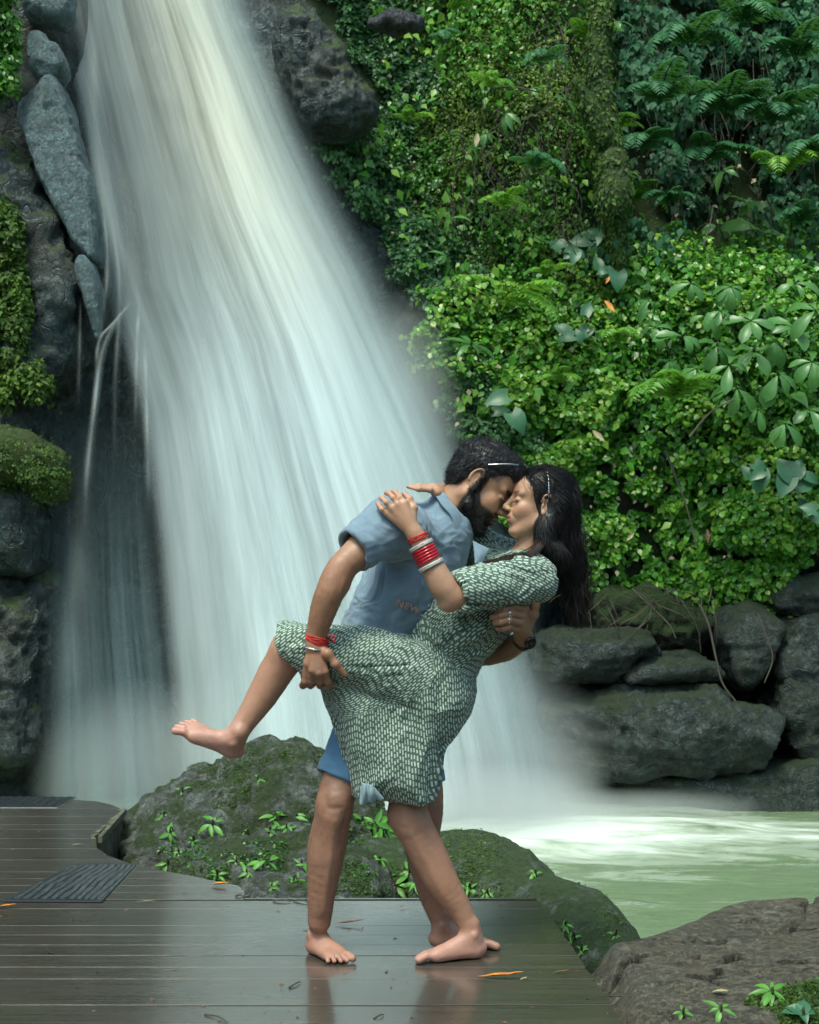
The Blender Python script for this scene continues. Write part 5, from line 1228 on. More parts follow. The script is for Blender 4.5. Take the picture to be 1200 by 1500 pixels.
def head_prims(f, c, M3, s, male):
    L = lambda x, y, z: np.asarray(c) + s * (M3 @ np.array([x, y, z], float))
    E = lambda p, r, k=.012, op='add', R=None: f.ell(L(*p), np.array(r) * s, M3 if R is None else M3 @ R, k * s, op)
    C = lambda a, b, ra, rb, k=.01, op='add': f.cone(L(*a), L(*b), ra * s, rb * s, k * s, op)
    E((-.012, 0, .035), (.098, .077, .086), .02)
    E((.040, 0, .040), (.052, .062, .052), .02)
    E((.030, 0, -.035), (.060, .060, .078), .02)
    for y in (-1, 1):
        C((-.012, y * .050, -.052), (.058, y * .020, -.100), .021, .018, .02)
        E((.057, y * .038, -.026), (.025, .022, .022), .016)
        E((.066, y * .028, -.043), (.020, .017, .018), .016)
        C((.078, y * .012, .022), (.070, y * .045, .024), .011, .010, .012)
    E((.066, 0, -.104), (.021, .024, .017), .016)
    E((.076, 0, -.062), (.024, .031, .026), .014)
    for y in (-1, 1):
        E((.097, y * .031, .002), (.017, .017, .013), .012, 'sub')
        E((.0725, y * .032, .000), (.0160, .0165, .0130), .004)
        f.bump(L(.089, y * .020, -.0045), L(.082, y * .046, -.0045), .0028 * s, -.0022 * s)
    C((.088, 0, .014), (.110, 0, -.024), .0075, .0105, .010)
    E((.108, 0, -.030), (.0125, .0115, .0095), .006)
    for y in (-1, 1):
        E((.099, y * .012, -.033), (.011, .0075, .008), .005); E((.104, y * .007, -.0405), (.005, .0035, .003), .002, 'sub')
        f.bump(L(.096, y * .020, -.034), L(.078, y * .036, -.062), .006 * s, -.003 * s)
    E((.0905, 0, -.0570), (.0100, .024, .0055), .004); E((.0890, 0, -.0700), (.0100, .022, .0065), .004)
    E((.097, 0, -.0635), (.009, .024, .0036), .002, 'sub'); E((.083, 0, -.063), (.0095, .018, .0040), .001)
    for y in (-1, 1): f.bump(L(.091, y * .017, -.0625), L(.079, y * .031, -.0545), .0030 * s, -.0032 * s); f.bump(L(.084, y * .028, -.047), L(.072, y * .038, -.036), .008 * s, .003 * s)
    f.bump(L(.086, -.012, -.084), L(.086, .012, -.084), .008 * s, -.004 * s)
    a = math.radians(12); R = np.array([[math.cos(a), 0, -math.sin(a)], [0, 1, 0], [math.sin(a), 0, math.cos(a)]])
    for y in (-1, 1):
        E((-.012, y * .079, -.006), (.018, .006, .031), .006, 'add', R)
        ang = np.linspace(-0.9, 3.6, 12)
        ring = [(-.012 - .017 * math.cos(t + .2) * (1 if t < 2.8 else .6), y * (.085 + .003 * math.sin(t)), .004 + .026 * math.sin(t)) for t in ang]
        for p, q in zip(ring[:-1], ring[1:]): C(p, q, .0042, .0042, .002)
        E((-.010, y * .087, -.002), (.009, .006, .015), .003, 'sub')
        E((-.004, y * .083, -.032), (.0085, .0045, .0095), .004)
        E((.001, y * .083, -.008), (.004, .005, .006), .003)
def local(V, c, M3, s): return (V - np.asarray(c)) @ M3 / s

def foot_prims(f, heel, toe, up, s, big):
    """heel/toe: contact points on the sole line; big=+1/-1: which side the big toe is (sign of local y)"""
    x = np.asarray(toe) - np.asarray(heel); L0 = np.linalg.norm(x); x = x / L0; up = np.asarray(up, float); up = up - x * (up @ x); up /= np.linalg.norm(up)
    y = np.cross(up, x) * big; k0 = L0 / 0.245; M3 = np.stack([x, y, up], 1)
    if np.linalg.det(M3) < 0: pass
    L = lambda a, b, c: np.asarray(heel) + k0 * (M3 @ np.array([a, b, c], float))
    E = lambda p, r, k=.015, op='add': f.ell(L(*p), np.array(r) * k0 * s, M3, k, op)
    C = lambda a, b, ra, rb, k=.012: f.cone(L(*a), L(*b), ra * k0 * s, rb * k0 * s, k)
    E((.034, 0, .030), (.036, .030, .031)); C((.044, 0, .066), (.050, 0, .105), .029, .027, .015)
    C((.055, .002, .060), (.150, .012, .030), .032, .022, .025); C((.050, -.008, .028), (.150, -.024, .017), .027, .018, .02)
    C((.045, .008, .026), (.170, .022, .022), .022, .022, .02); E((.168, .000, .020), (.036, .043, .018), .015)
    for (x0, y0, z0, x1, y1, z1, r0, r1) in [(.182, .027, .020, .230, .030, .0150, .0150, .0140), (.186, .008, .018, .230, .008, .0110, .0100, .0095), (.184, -.009, .017, .221, -.011, .0105, .0095, .009), (.178, -.025, .016, .208, -.029, .0100, .009, .0088), (.166, -.039, .014, .192, -.044, .0095, .009, .0088)]:
        xm, ym, zm = (x0 + x1) / 2, (y0 + y1) / 2, max(z0, z1) + .004
        C((x0, y0, z0), (xm, ym, zm), r0 * .95, r0 * .88, .004); C((xm, ym, zm), (x1, y1 * 1.06, z1), r0 * .88, r1 * .96, .001)
    for sy in (-1, 1): E((.050, sy * .031, .078 if sy > 0 else .070), (.008, .006, .009), .012)
    f.bump(L(.028, .026, .095), L(.014, .020, .060), .010, -.004); f.bump(L(.028, -.026, .095), L(.014, -.020, .060), .010, -.004)
    for yy in (.018, .006, -.006): f.bump(L(.09, yy * .6, .052), L(.165, yy * 1.3, .034), .003, .0013)
    return M3, L
def finger(f, pts, r0, r1, k=.0035):
    n = len(pts); r = np.linspace(r0, r1, n)
    for a, b, ra, rb in zip(pts[:-1], pts[1:], r[:-1], r[1:]): f.cone(a, b, ra, rb, k)
    for p, rr in zip(pts[1:-1], r[1:-1]): f.ell(p, (rr * 1.06,) * 3, k=k)

def basis(fwd, up):
    f_ = np.array(fwd, float); f_ /= np.linalg.norm(f_); u = np.array(up, float); u = u - f_ * (u @ f_); u /= np.linalg.norm(u)
    return np.stack([f_, np.cross(u, f_), u], 1)
H = 0.003
# ---- MAN ---------------------------------------------------------
man = empty('person', (J(560, 1400)[0], 4.48, 0.0), 'bearded man in pale blue polo shirt and denim shorts holding the woman', 'person')
man['_w'] = tuple(man.location)
MC = J(705, 711, .03); MM = basis((0.80, -0.16, -0.60), (0.62, 0.02, 0.78)); MS = 1.04
WC = J(789, 739, .0); WM = basis((-0.975, -0.12, 0.16), (0.17, 0.0, 0.98)); WS = 0.925
f = Field((-.40, 4.02, -.012), (.46, 4.92, 1.70), H)
tm = [(J(566, 1010, .06), .125), (J(573, 940, .06), .118), (J(598, 870, .06), .125), (J(622, 812, .06), .118), (J(640, 778, .06), .075)]
f.chain(tm, .04, flat=((.9, 0, .2), 1.15))
f.cone(J(588, 785, -.10), J(660, 790, .22), .07, .07, .05)
f.chain([(J(645, 770, .05), .070), (J(668, 738, .04), .060), (J(690, 712, .035), .058)], .03)
head_prims(f, MC, MM, MS, True)
# right arm (toward the viewer), holding her thigh
f.chain([(J(563, 775, -.16), .066), (J(530, 805, -.215), .050), (J(497, 836, -.25), .041), (J(484, 866, -.26), .042), (J(474, 893, -.25), .039), (J(464, 928, -.235), .030), (J(462, 945, -.235), .029)], .022)
kn = [J(450, 972, -.25), J(458, 982, -.26), J(467, 986, -.262), J(476, 984, -.255)]
for q in kn: f.cone(J(463, 946, -.235), q, .024, .0125, .012)
for q, dx in zip(kn, (-6, -3, 2, 8)):
    px = 600 + q[0] / q[1] * FPX; finger(f, [q, J(px + dx * .5, 998, -.235), J(px + dx, 1004, -.19), J(px + dx + 4, 1002, -.14)], .0115, .0095)
finger(f, [J(468, 950, -.245), J(480, 958, -.262), J(492, 973, -.262), J(505, 988, -.25)], .0155, .0095, .008)
# left arm, round behind her back
f.chain([(J(650, 800, .26), .06), (J(668, 880, .30), .046), (J(690, 950, .26), .042), (J(735, 953, .10), .038), (J(768, 937, -.06), .030)], .022)
for a, b in [((768, 937, -.06), (770, 893, -.15)), ((768, 937, -.06), (766, 903, -.16)), ((768, 937, -.06), (762, 913, -.162)), ((766, 937, -.06), (757, 922, -.155))]:
    f.cone(J(*a), J(*b), .024, .0125, .013)
for pts in [[(770, 893, -.15), (752, 889, -.185), (738, 892, -.195), (728, 895, -.19)], [(766, 903, -.16), (747, 899, -.20), (733, 902, -.21), (721, 904, -.20)],
            [(762, 913, -.162), (746, 909, -.20), (734, 912, -.21), (725, 913, -.20)], [(757, 922, -.155), (745, 919, -.19), (737, 921, -.195), (730, 921, -.19)]]:
    finger(f, [J(*p) for p in pts], .0112, .0092)
finger(f, [J(774, 915, -.11), J(782, 900, -.13), J(784, 886, -.14), J(781, 877, -.15)], .014, .010, .008)
# legs
F1 = (np.array([-.320, 4.545, 0]), np.array([-.190, 4.372, 0])); F2 = (np.array([.062, 4.60, 0]), np.array([.296, 4.575, 0]))
f.chain([(J(545, 1045, .04), .085), (J(516, 1110, .0), .070), (J(494, 1162, -.03), .058), (J(490, 1182, -.04), .055)], .03)
f.chain([(J(490, 1182, -.04), .054), (J(482, 1225, -.01), .058), (J(477, 1260, -.005), .055), (J(470, 1315, .015), .041), (J(468, 1350, .03), .036)], .02)
f.ell(J(494, 1170, -.075), (.030, .024, .036), k=.02); f.cone(J(488, 1200, -.07), J(474, 1330, -.0), .022, .018, .03)
f.chain([(J(590, 1045, .15), .095), (J(612, 1120, .15), .074), (J(624, 1180, .14), .056), (J(618, 1230, .16), .058), (J(630, 1295, .16), .047), (J(647, 1350, .15), .034)], .025)
f.bump(J(492, 1205, -.11), J(474, 1335, -.03), .012, .004); f.ell(J(468, 1245, .02), (.030, .034, .070), k=.03); f.bump(J(505, 1190, -.08), J(500, 1240, -.06), .014, -.004); f.bump(J(480, 1190, -.09), J(478, 1165, -.09), .010, -.003)
f.bump(J(476, 1160, -.1), J(508, 1156, -.1), .010, -.003); f.bump(J(480, 1184, -.1), J(506, 1184, -.1), .008, -.003)
for a, b in [((505, 850, -.29), (478, 920, -.27)), ((492, 842, -.29), (466, 915, -.27))]: f.bump(J(*a), J(*b), .006, .003)
f.bump(J(510, 818, -.26), J(492, 850, -.28), .010, -.004); f.ell(J(500, 850, -.25), (.026, .026, .034), k=.03)
foot_prims(f, F1[0], F1[1], (0, 0, 1), 1.0, +1)
foot_prims(f, F2[0], F2[1], (0, 0, 1), 1.0, -1)
f.plane((0, 0, 0.0015), (0, 0, -1), (-.6, 3.9, -.05), (.6, 5, .03), .004)
V, Q = f.mesh(); V = relax(V, Q, 1, .5); N = normals_of(V, Q)
V = V + N * (0.0012 * fbm(V * 28, 3, 5))[:, None]
base_m = np.array([0.40, 0.225, 0.135]); arm_m = np.array([0.30, 0.155, 0.092])
col = np.tile(base_m, (len(V), 1))
px_, py_ = proj(V); lo = local(V, MC, MM, MS); inhead = (np.abs(lo) < .16).all(1) & (py_ < 790)
tan = smooth01(-px_, -560, -530) * smooth01(py_, 790, 830) + smooth01(py_, 880, 900); tan = np.clip(tan, 0, 1)[:, None]
col = col * (1 - tan) + arm_m * tan
leg = smooth01(py_, 1120, 1140)[:, None]; col = col * (1 - leg) + np.array([0.30, 0.160, 0.105]) * leg
ft = smooth01(py_, 1335, 1385)[:, None]; col = col * (1 - ft) + np.array([0.38, 0.20, 0.145]) * ft
lx, ly, lz = lo.T
def beard_mask(lx, ly, lz):
    line = -.048 + 0.040 * smooth01(-lx, -.050, .0)
    b = smooth01(line - lz, -.004, .012) * smooth01(lx, -.020, -.004)
    sb = smooth01(lx, -.012, .0) * smooth01(.026 - lx, 0, .012) * smooth01(.05 - lz, 0, .03) * smooth01(np.abs(ly), .045, .06)
    mo = smooth01(lx, .080, .086) * smooth01(.006 - np.abs(lz + .047), -.002, .003) * smooth01(.032 - np.abs(ly), 0, .008)
    lips = np.exp(-((lz + .063) / .011) ** 2) * smooth01(lx, .086, .092) * smooth01(.024 - np.abs(ly), 0, .006)
    return np.clip(np.maximum(np.maximum(b, mo), sb) * (1 - lips), 0, 1)
bm = beard_mask(lx, ly, lz) * inhead
lipm = np.exp(-((lz + .063) / .010) ** 2) * smooth01(lx, .087, .093) * (np.abs(ly) < .024) * inhead
brow = np.exp(-((lz - .024 - .1 * (np.abs(ly) - .03)) / .0065) ** 2) * smooth01(lx, .055, .066) * smooth01(np.abs(ly), .008, .014) * smooth01(.052 - np.abs(ly), 0, .008) * inhead
lash = np.exp(-((lz + .004) / .003) ** 2) * smooth01(lx, .074, .08) * smooth01(np.abs(ly), .014, .018) * smooth01(.048 - np.abs(ly), 0, .004) * inhead
temple = smooth01(lz, .015, .035) * smooth01(.055 - lx, -.004, .012) * inhead
for mk, cc, a in [(bm, (0.02, 0.013, 0.010), .9), (lipm, (0.26, 0.085, 0.07), .8), (brow, (0.02, 0.014, 0.01), .9), (lash, (0.02, 0.012, 0.01), .85), (temple, (0.04, 0.03, 0.025), .8)]:
    col = col * (1 - a * mk[:, None]) + np.array(cc) * a * mk[:, None]
teeth = (np.abs(lz + .0625) < .0035) * (lx > .088) * (lx < .097) * (np.abs(ly) < .016) * inhead
col[teeth > 0] = (0.7, 0.66, 0.58)
body = obj_np('body', V, Q, M['skin'], man, attrs={'skin': col}); manV = V; manN = N
def strands(name, roots, dirs, length, rad, mat, parent, seed, curl=0.3, pts=6, grav=(0, 0, -.3), label=None):
    r = np.random.default_rng(seed); L_ = []; R_ = []
    grav = np.array(grav)
    for p, d in zip(roots, dirs):
        l = length * (0.6 + 0.7 * r.random()); d = d / np.linalg.norm(d); c = r.normal(size=3) * curl
        t = np.linspace(0, 1, pts)[:, None]
        L_.append(p + l * (d * t + (c * .5 + grav) * t * t * .6)); R_.append(rad * np.linspace(1, .25, pts))
    V, Q = tubes(L_, R_, 3); o = obj_np(name, V, Q, mat, parent); o['kind'] = 'stuff'
    if label: o['label'] = label
    return o
def mhair_field():
    g = Field(MC - .2, MC + .2, .003)
    L = lambda x, y, z: MC + MS * (MM @ np.array([x, y, z], float))
    g.ell(L(-.016, 0, .050), np.array((.106, .083, .084)) * MS, MM, .02)
    g.ell(L(.050, 0, .088), np.array((.052, .060, .036)) * MS, MM, .03)
    g.ell(L(-.060, 0, .000), np.array((.052, .068, .060)) * MS, MM, .02)
    g.ell(L(.070, 0, .010), np.array((.060, .12, .062)) * MS, MM, .012, 'sub')     # face
    g.ell(L(.020, 0, -.045), np.array((.070, .13, .062)) * MS, MM, .012, 'sub')
    for s in (-1, 1): g.ell(L(-.008, s * .085, -.002), np.array((.026, .03, .036)) * MS, MM, .006, 'sub')
    V, Q = g.mesh(); N = normals_of(V, Q); l = local(V, MC, MM, MS)
    top = smooth01(l[:, 2], .02, .08)
    q = l * np.array([38, 60, 60]) + 2.0 * fbm(l * 18, 2, 3)[:, None]
    V = V + N * ((.001 + .005 * top) * fbm(q * .6, 3, 8, ridged=True))[:, None]
    return V, Q, N
V, Q, N = mhair_field(); obj_np('hair', V, Q, M['hair'], man)
def combed(V, N, flow, n, length, rad, seed, mat, par, lift=.001, wob=.12, skip=None):
    r_ = np.random.default_rng(seed); k = r_.integers(0, len(V), n); A, B = [], []
    if skip is not None: k = k[~skip(V[k])]
    for p, nn in zip(V[k], N[k]):
        f_ = flow(p); tdir = f_ - nn * (f_ @ nn); tdir /= np.linalg.norm(tdir) + 1e-9; tdir = tdir + wob * r_.normal(size=3); l = length * (.6 + .8 * r_.random()); t = np.linspace(0, 1, 6)[:, None]
        A.append(p + nn * lift + l * tdir * t + nn * (.10 * l * np.sin(np.pi * t) - .16 * l * t * t)); B.append(rad * np.linspace(1, .3, 6))
    V_, Q_ = tubes(A, B, 3); o = obj_np('hair_strands', V_, Q_, mat, par); o['kind'] = 'stuff'
def mflow(p):
    l = (p - MC) @ MM / MS
    if l[2] > .05: return MM @ np.array([-.2 + 2.0 * l[0], .5 * math.sin(p[0] * 60 + p[1] * 40), .9])
    return MM @ np.array([-.55, 0, -.85])
combed(V, N, mflow, 5200, .020, .0008, 33, M['hair'], man, .0005, .35)
r = np.random.default_rng(4); k = r.integers(0, len(V), 3600); l = local(V[k], MC, MM, MS)
dirs = N[k] * .22 + (MM @ np.array([.8, 0, .1])) + .35 * r.normal(size=(len(k), 3))
back = l[:, 2] < .045; dirs[back] = N[k][back] * .25 + (MM @ np.array([-.5, 0, -.9])) + .2 * r.normal(size=(back.sum(), 3))
sz = np.where(back, .4, 1.0)
strands('hair_strands', V[k][~back] - N[k][~back] * .003, dirs[~back],   .017, .0009, M['hair'], man, 3, .4, grav=MM @ np.array([.1, 0, -.4]))
strands('hair_strands', V[k][back] - N[k][back] * .003, dirs[back], .007, .0006, M['hair'], man, 4, .2)
# fine hair on his shins and forearm
m_ = np.where((py_ > 1180) & (py_ < 1350))[0]; k = r.choice(m_, 2600); strands('leg_hair', manV[k], manN[k] * .35 + np.array([0, 0, -1.]) + .3 * r.normal(size=(len(k), 3)), .006, .0002, M['beard'], man, 21, .2, 4)
m_ = np.where((px_ < 520) & (py_ > 830) & (py_ < 925))[0]; k = r.choice(m_, 700); strands('arm_hair', manV[k], manN[k] * .35 + np.array([-.2, 0, -1.]) + .3 * r.normal(size=(len(k), 3)), .006, .0002, M['beard'], man, 22, .2, 4)
# beard
bi_ = np.where(bm > .5)[0]; k = r.choice(bi_, 4200); l = local(manV[k], MC, MM, MS)
d = manN[k] * .8 + (MM @ np.array([.25, 0, -.8])) + .35 * r.normal(size=(len(k), 3))
ln = .006 + .012 * smooth01(-l[:, 2], .06, .11)
strands('beard', manV[k] - manN[k] * .001, d * 1.0, .009, .0008, M['beard'], man, 5, .5, 5)
sc_ = Field(MC - .18, MC + .18, .003); L_ = lambda x, y, z: MC + MS * (MM @ np.array([x, y, z], float))
for y in (-1, 1):
    sc_.cone(L_(.0, y * .060, -.030), L_(.010, y * .056, -.072), .008 * MS, .016 * MS, .01); sc_.cone(L_(.010, y * .054, -.072), L_(.070, y * .014, -.106), .0185 * MS, .0195 * MS, .012)
    sc_.cone(L_(.068, y * .030, -.060), L_(.066, y * .024, -.100), .010 * MS, .016 * MS, .012); sc_.cone(L_(.090, y * .006, -.0465), L_(.079, y * .028, -.060), .0045 * MS, .006 * MS, .006)
sc_.ell(L_(.074, 0, -.108), np.array((.024, .028, .022)) * MS, MM, .012)
V, Q = sc_.mesh(); N = normals_of(V, Q); V = V + N * (.003 * fbm(V * 130, 3, 9))[:, None]
obj_np('beard', V, Q, M['beard'], man)
k = r.integers(0, len(V), 3200); strands('beard', V[k] - N[k] * .002, N[k] * .7 + (MM @ np.array([.25, 0, -.7])) + .35 * r.normal(size=(len(k), 3)), .008, .0008, M['beard'], man, 6, .5, 5)
# eyebrow hairs
bi_ = np.where(brow > .45)[0]
if len(bi_):
    k = r.choice(bi_, 260); strands('eyebrow', manV[k], manN[k] * .3 + (MM @ np.array([-.3, 0, .2])) + .1 * r.normal(size=(260, 3)), .008, .0006, M['beard'], man, 7, .2, 4)

# shirt
CN = J(663, 751, .04); CA = np.array([.80, 0, .60])
f = Field(J(455, 980, -.4) + np.array([0, -.0, 0]), J(740, 690, .55), .003)
st = [(J(556, 965, .06), .155), (J(562, 925, .06), .142), (J(586, 872, .05), .142), (J(620, 815, .05), .140), (J(646, 785, .05), .105)]
f.chain(st, .04, flat=((.9, 0, .2), 1.12))
f.cone(J(585, 780, -.11), J(655, 790, .22), .080, .080, .05)
f.cone(J(572, 772, -.155), J(523, 802, -.225), .084, .066, .04)
f.cone(J(632, 782, .05), CN - CA * .012, .085, .078, .02)
f.cone(J(652, 800, .26), J(664, 850, .29), .078, .066, .03)
fo = lambda a, b, w, d: f.bump(J(*a), J(*b), w, d)
for a, b, w, d in [((556, 838, -.16), (528, 905, -.12), .010, -.014), ((548, 850, -.14), (520, 880, -.12), .008, .010), ((575, 828, -.16), (560, 905, -.12), .012, -.010), ((600, 815, -.14), (596, 900, -.12), .012, .009), ((560, 800, -.2), (600, 770, -.14), .008, -.008), ((556, 812, -.2), (582, 790, -.19), .007, .008),
                   ((545, 812, -.2), (562, 770, -.2), .006, -.007), ((534, 800, -.25), (556, 760, -.2), .007, -.005), ((635, 800, -.1), (630, 880, -.09), .012, -.010), ((655, 790, -.07), (650, 860, -.07), .010, .009), ((612, 840, -.12), (580, 930, -.1), .009, -.008), ((540, 870, -.12), (505, 935, -.1), .010, .009), ((525, 900, -.1), (508, 940, -.08), .007, -.009),
                   ((622, 850, -.12), (640, 900, -.1), .007, .007), ((590, 860, -.13), (575, 935, -.12), .006, .006), ((670, 800, -.05), (668, 850, -.06), .008, -.008), ((548, 818, -.18), (590, 822, -.15), .012, -.010)]: fo(a, b, w, d)
a_, b_ = J(572, 772, -.155), J(523, 802, -.225); ax = (b_ - a_) / np.linalg.norm(b_ - a_)
f.plane(b_ + ax * .012, ax, b_ - .12, b_ + .12, .003); f.cone(b_ - ax * .03, b_ + ax * .1, .054, .060, .003, 'sub')
f.ell(J(694, 793, -.05), (.024, .024, .040), basis((.9, -.2, -.2), (.35, 0, 1)), .006, 'sub')        # open placket
f.cone(CN - CA * .02, CN + CA * .08, .068, .085, .004, 'sub')
f.plane(J(560, 958, .0), (-.1, 0, -1), J(440, 1050, -.5), J(700, 950, .6), .004)
V, Q = f.mesh(); V = relax(V, Q, 1, .5); N = normals_of(V, Q)
def wrinkle(V, d, along, across, seed):
    d = np.array(d, float); d /= np.linalg.norm(d); a = V @ d; P_ = V - a[:, None] * d
    return fbm(P_ * across + d * (a * along)[:, None] + 1.1 * fbm(V * 5, 2, seed)[:, None], 3, seed + 1, ridged=True)
w1 = wrinkle(V, (.45, 0, .9), 2.5, 8, 14); w2 = wrinkle(V, (-.7, .2, .7), 3, 11, 54)
V = V + N * (.012 * w1 + .007 * w2 + .0006 * fbm(V * 45, 3, 15))[:, None]
obj_np('shirt', V, Q, M['shirt'], man); shirtV = V
# sleeve hem stitched band
def lathe(name, c, axis, prof, mat, parent, seg=40, ecc=1.0, wob=0.0, seed=0, label=None, eaxis=None):
    """profile [(along, radius)] turned round the axis"""
    axis = np.asarray(axis, float); axis /= np.linalg.norm(axis)
    u = np.cross(axis, (0, 1.0, 0) if eaxis is None else eaxis); u /= np.linalg.norm(u); w = np.cross(axis, u)
    th = np.linspace(0, 2 * np.pi, seg, endpoint=False); n = len(prof)
    Vv = []
    for a, rr in prof:
        wv = wob * np.sin(th * 3 + seed + a * 50)
        Vv.append(np.asarray(c) + axis * (a + wv[:, None] * .5) + (rr + wv[:, None]) * (np.cos(th)[:, None] * u + ecc * np.sin(th)[:, None] * w))
    Vv = np.concatenate(Vv); i = np.arange(n)[:, None] * seg; j = np.arange(seg)[None, :]; j2 = (j + 1) % seg; i2 = (np.arange(n)[:, None] + 1) % n * seg
    o = obj_np(name, Vv, np.stack([i + j, i + j2, i2 + j2, i2 + j], -1).reshape(-1, 4), mat, parent)
    if label: o['label'] = label
    return o
# collar: a folded band round the neck with two points
def collar():
    cN = CN; ax = CA
    fr = np.array([.45, -.35, -.8]); fr -= ax * (fr @ ax); fr /= np.linalg.norm(fr); sd = np.cross(ax, fr)
    n = 61; th = np.linspace(math.radians(22), math.radians(338), n); rows = []
    for k_, (dr, h) in enumerate([(.000, -.022), (.001, .006), (.006, .012), (.014, .002), (.024, -.022)]):
        row = []
        for t in th:
            pt = np.exp(-((min(t, 2 * np.pi - t) - math.radians(24)) / .35) ** 2) if k_ >= 3 else 0
            rad = .074 + dr + .012 * pt * (k_ - 2); hh = h - (.030 * pt * (k_ - 2) if k_ >= 3 else 0) + .004
            row.append(cN + fr * rad * math.cos(t) * 1.12 + sd * rad * math.sin(t) + ax * hh + (.0015 * math.sin(t * 9)) * ax)
        rows.append(row)
    Vv = np.array(rows).reshape(-1, 3); i = (np.arange(4)[:, None] * n + np.arange(n - 1)[None, :]).ravel()
    o = obj_np('collar', Vv, np.stack([i, i + 1, i + n + 1, i + n], 1), M['shirt'], man); sm = o.modifiers.new('s', 'SOLIDIFY'); sm.thickness = .003; sm.offset = 1
    ss = o.modifiers.new('d', 'SUBSURF'); ss.levels = ss.render_levels = 1
collar()
def patch(name, c, bulge, mat, parent, nu=20, nv=16, th=.003, wave=0.0):
    u, v = np.meshgrid(np.linspace(0, 1, nu), np.linspace(0, 1, nv), indexing='xy'); c = np.array(c)
    Vv = c[0] * ((1 - u) * (1 - v))[..., None] + c[1] * (u * (1 - v))[..., None] + c[2] * (u * v)[..., None] + c[3] * ((1 - u) * v)[..., None]
    Vv[..., 1] -= bulge * np.sin(np.pi * u) * np.sin(np.pi * v) + wave * np.sin(u * 9 + v * 3)
    i = (np.arange(nv - 1)[:, None] * nu + np.arange(nu - 1)[None, :]).ravel()
    o = obj_np(name, Vv.reshape(-1, 3), np.stack([i, i + 1, i + nu + 1, i + nu], 1), mat, parent); sm = o.modifiers.new('s', 'SOLIDIFY'); sm.thickness = th; return o
patch('lapel', [J(696, 826, -.09), J(707, 824, -.08), J(717, 804, -.05), J(693, 792, -.06)], .012, M['shirt'], man)
# shorts
f = Field(J(440, 1180, -.3), J(690, 940, .5), .0035)
f.cone(J(562, 990, .08), J(566, 1030, .08), .140, .140, .03)
f.cone(J(545, 1040, .04), J(499, 1142, -.01), .100, .074, .03)
f.cone(J(592, 1040, .15), J(615, 1150, .14), .112, .074, .03)
for a, b, w, d in [((485, 1040, -.1), (500, 1120, -.11), .010, -.010), ((500, 1050, -.12), (508, 1110, -.11), .008, .008), ((478, 1060, -.06), (486, 1115, -.09), .008, .008), ((510, 1060, -.1), (516, 1120, -.1), .008, -.009), ((630, 1060, .07), (634, 1130, .07), .008, -.009), ((490, 1000, -.1), (500, 1060, -.12), .010, .010)]: f.bump(J(*a), J(*b), w, d)
for (h0, h1, r0) in [((545, 1040, .04), (499, 1142, -.01), .074), ((592, 1040, .15), (615, 1150, .14), .074)]:
    a_, b_ = J(*h0), J(*h1); ax = (b_ - a_) / np.linalg.norm(b_ - a_)
    f.cone(b_ - ax * .026, b_ + ax * .02, r0 + .010, r0 + .006, .002); f.plane(b_, ax, b_ - .14, b_ + .14, .002); f.cone(b_ - ax * .03, b_ + ax * .1, r0 - .010, r0 - .006, .002, 'sub')
V, Q = f.mesh(); N = normals_of(V, Q); V = V + N * (.004 * fbm(V * np.array([14, 14, 7]), 3, 24, ridged=True) + .001 * fbm(V * 60, 2, 25))[:, None]
obj_np('shorts', V, Q, M['shorts'], man)
# lettering on the shirt
def flat_text(txt, px, py, size, ang, V, mat, parent, off=.003):
    d = depth_at(V, px, py); cu = bpy.data.curves.new('lettering', 'FONT'); cu.body = txt; cu.size = size; cu.extrude = .0006; cu.align_x = 'CENTER'; cu.space_character = 1.15
    o = link(bpy.data.objects.new('lettering', cu), parent); p = P(px, py, d - off) - np.array(parent['_w']); o.location = tuple(p)
    o.rotation_euler = (math.radians(90), ang, 0.10); cu.materials.append(mat)
    bpy.context.view_layer.update(); me = bpy.data.meshes.new_from_object(o.evaluated_get(bpy.context.evaluated_depsgraph_get())); m_ = link(bpy.data.objects.new('lettering', me), parent); m_.location = o.location; m_.rotation_euler = o.rotation_euler; bpy.data.objects.remove(o); return m_
flat_text('NEW', 596, 893, .031, math.radians(22), shirtV, M['orange_print'], man, .013)
# wrist wear
wc, wa = J(465, 936, -.235), J(478, 890, -.25) - J(464, 935, -.235)
lines = []
for k in range(5):
    t = np.linspace(0, 2 * np.pi, 40); u = np.cross(wa, (0, 1, 0)); u /= np.linalg.norm(u); w = np.cross(wa / np.linalg.norm(wa), u)
    lines.append(wc + (wa / np.linalg.norm(wa)) * (.004 * (k - 2) + .003 * np.sin(t * 2 + k)[:, None]) + .0345 * (np.cos(t)[:, None] * u + np.sin(t)[:, None] * w))
lines.append(bez([J(484, 934, -.265), J(489, 938, -.275), J(491, 943, -.27)], 8)); lines.append(bez([J(480, 931, -.268), J(488, 931, -.277), J(492, 935, -.275)], 8))
V, Q = tubes(lines, [.0022] * len(lines), 5); o = obj_np('thread_bracelet', V, Q, M['redthread'], man); o['label'] = 'red thread bracelet knotted on his wrist'
lathe('bangle', J(461, 949, -.236), np.array([.18, -.1, 1.0]), [(-.004, .036), (0, .039), (.004, .036), (0, .034)], M['silver'], man, label='silver bangle below the red thread')
o = lathe('watch_strap', J(768, 937, -.06), J(772, 905, -.13) - J(735, 953, .10), [(-.011, .0325), (-.009, .035), (.009, .035), (.011, .0325), (0, .031)], M['black'], man, ecc=1.0)
lathe('watch_case', J(776, 941, -.093), (.45, -.85, -.25), [(0, .001), (0, .019), (.008, .020), (.012, .016), (.0125, .001)], M['black'], man, seg=28, label='round black watch case')
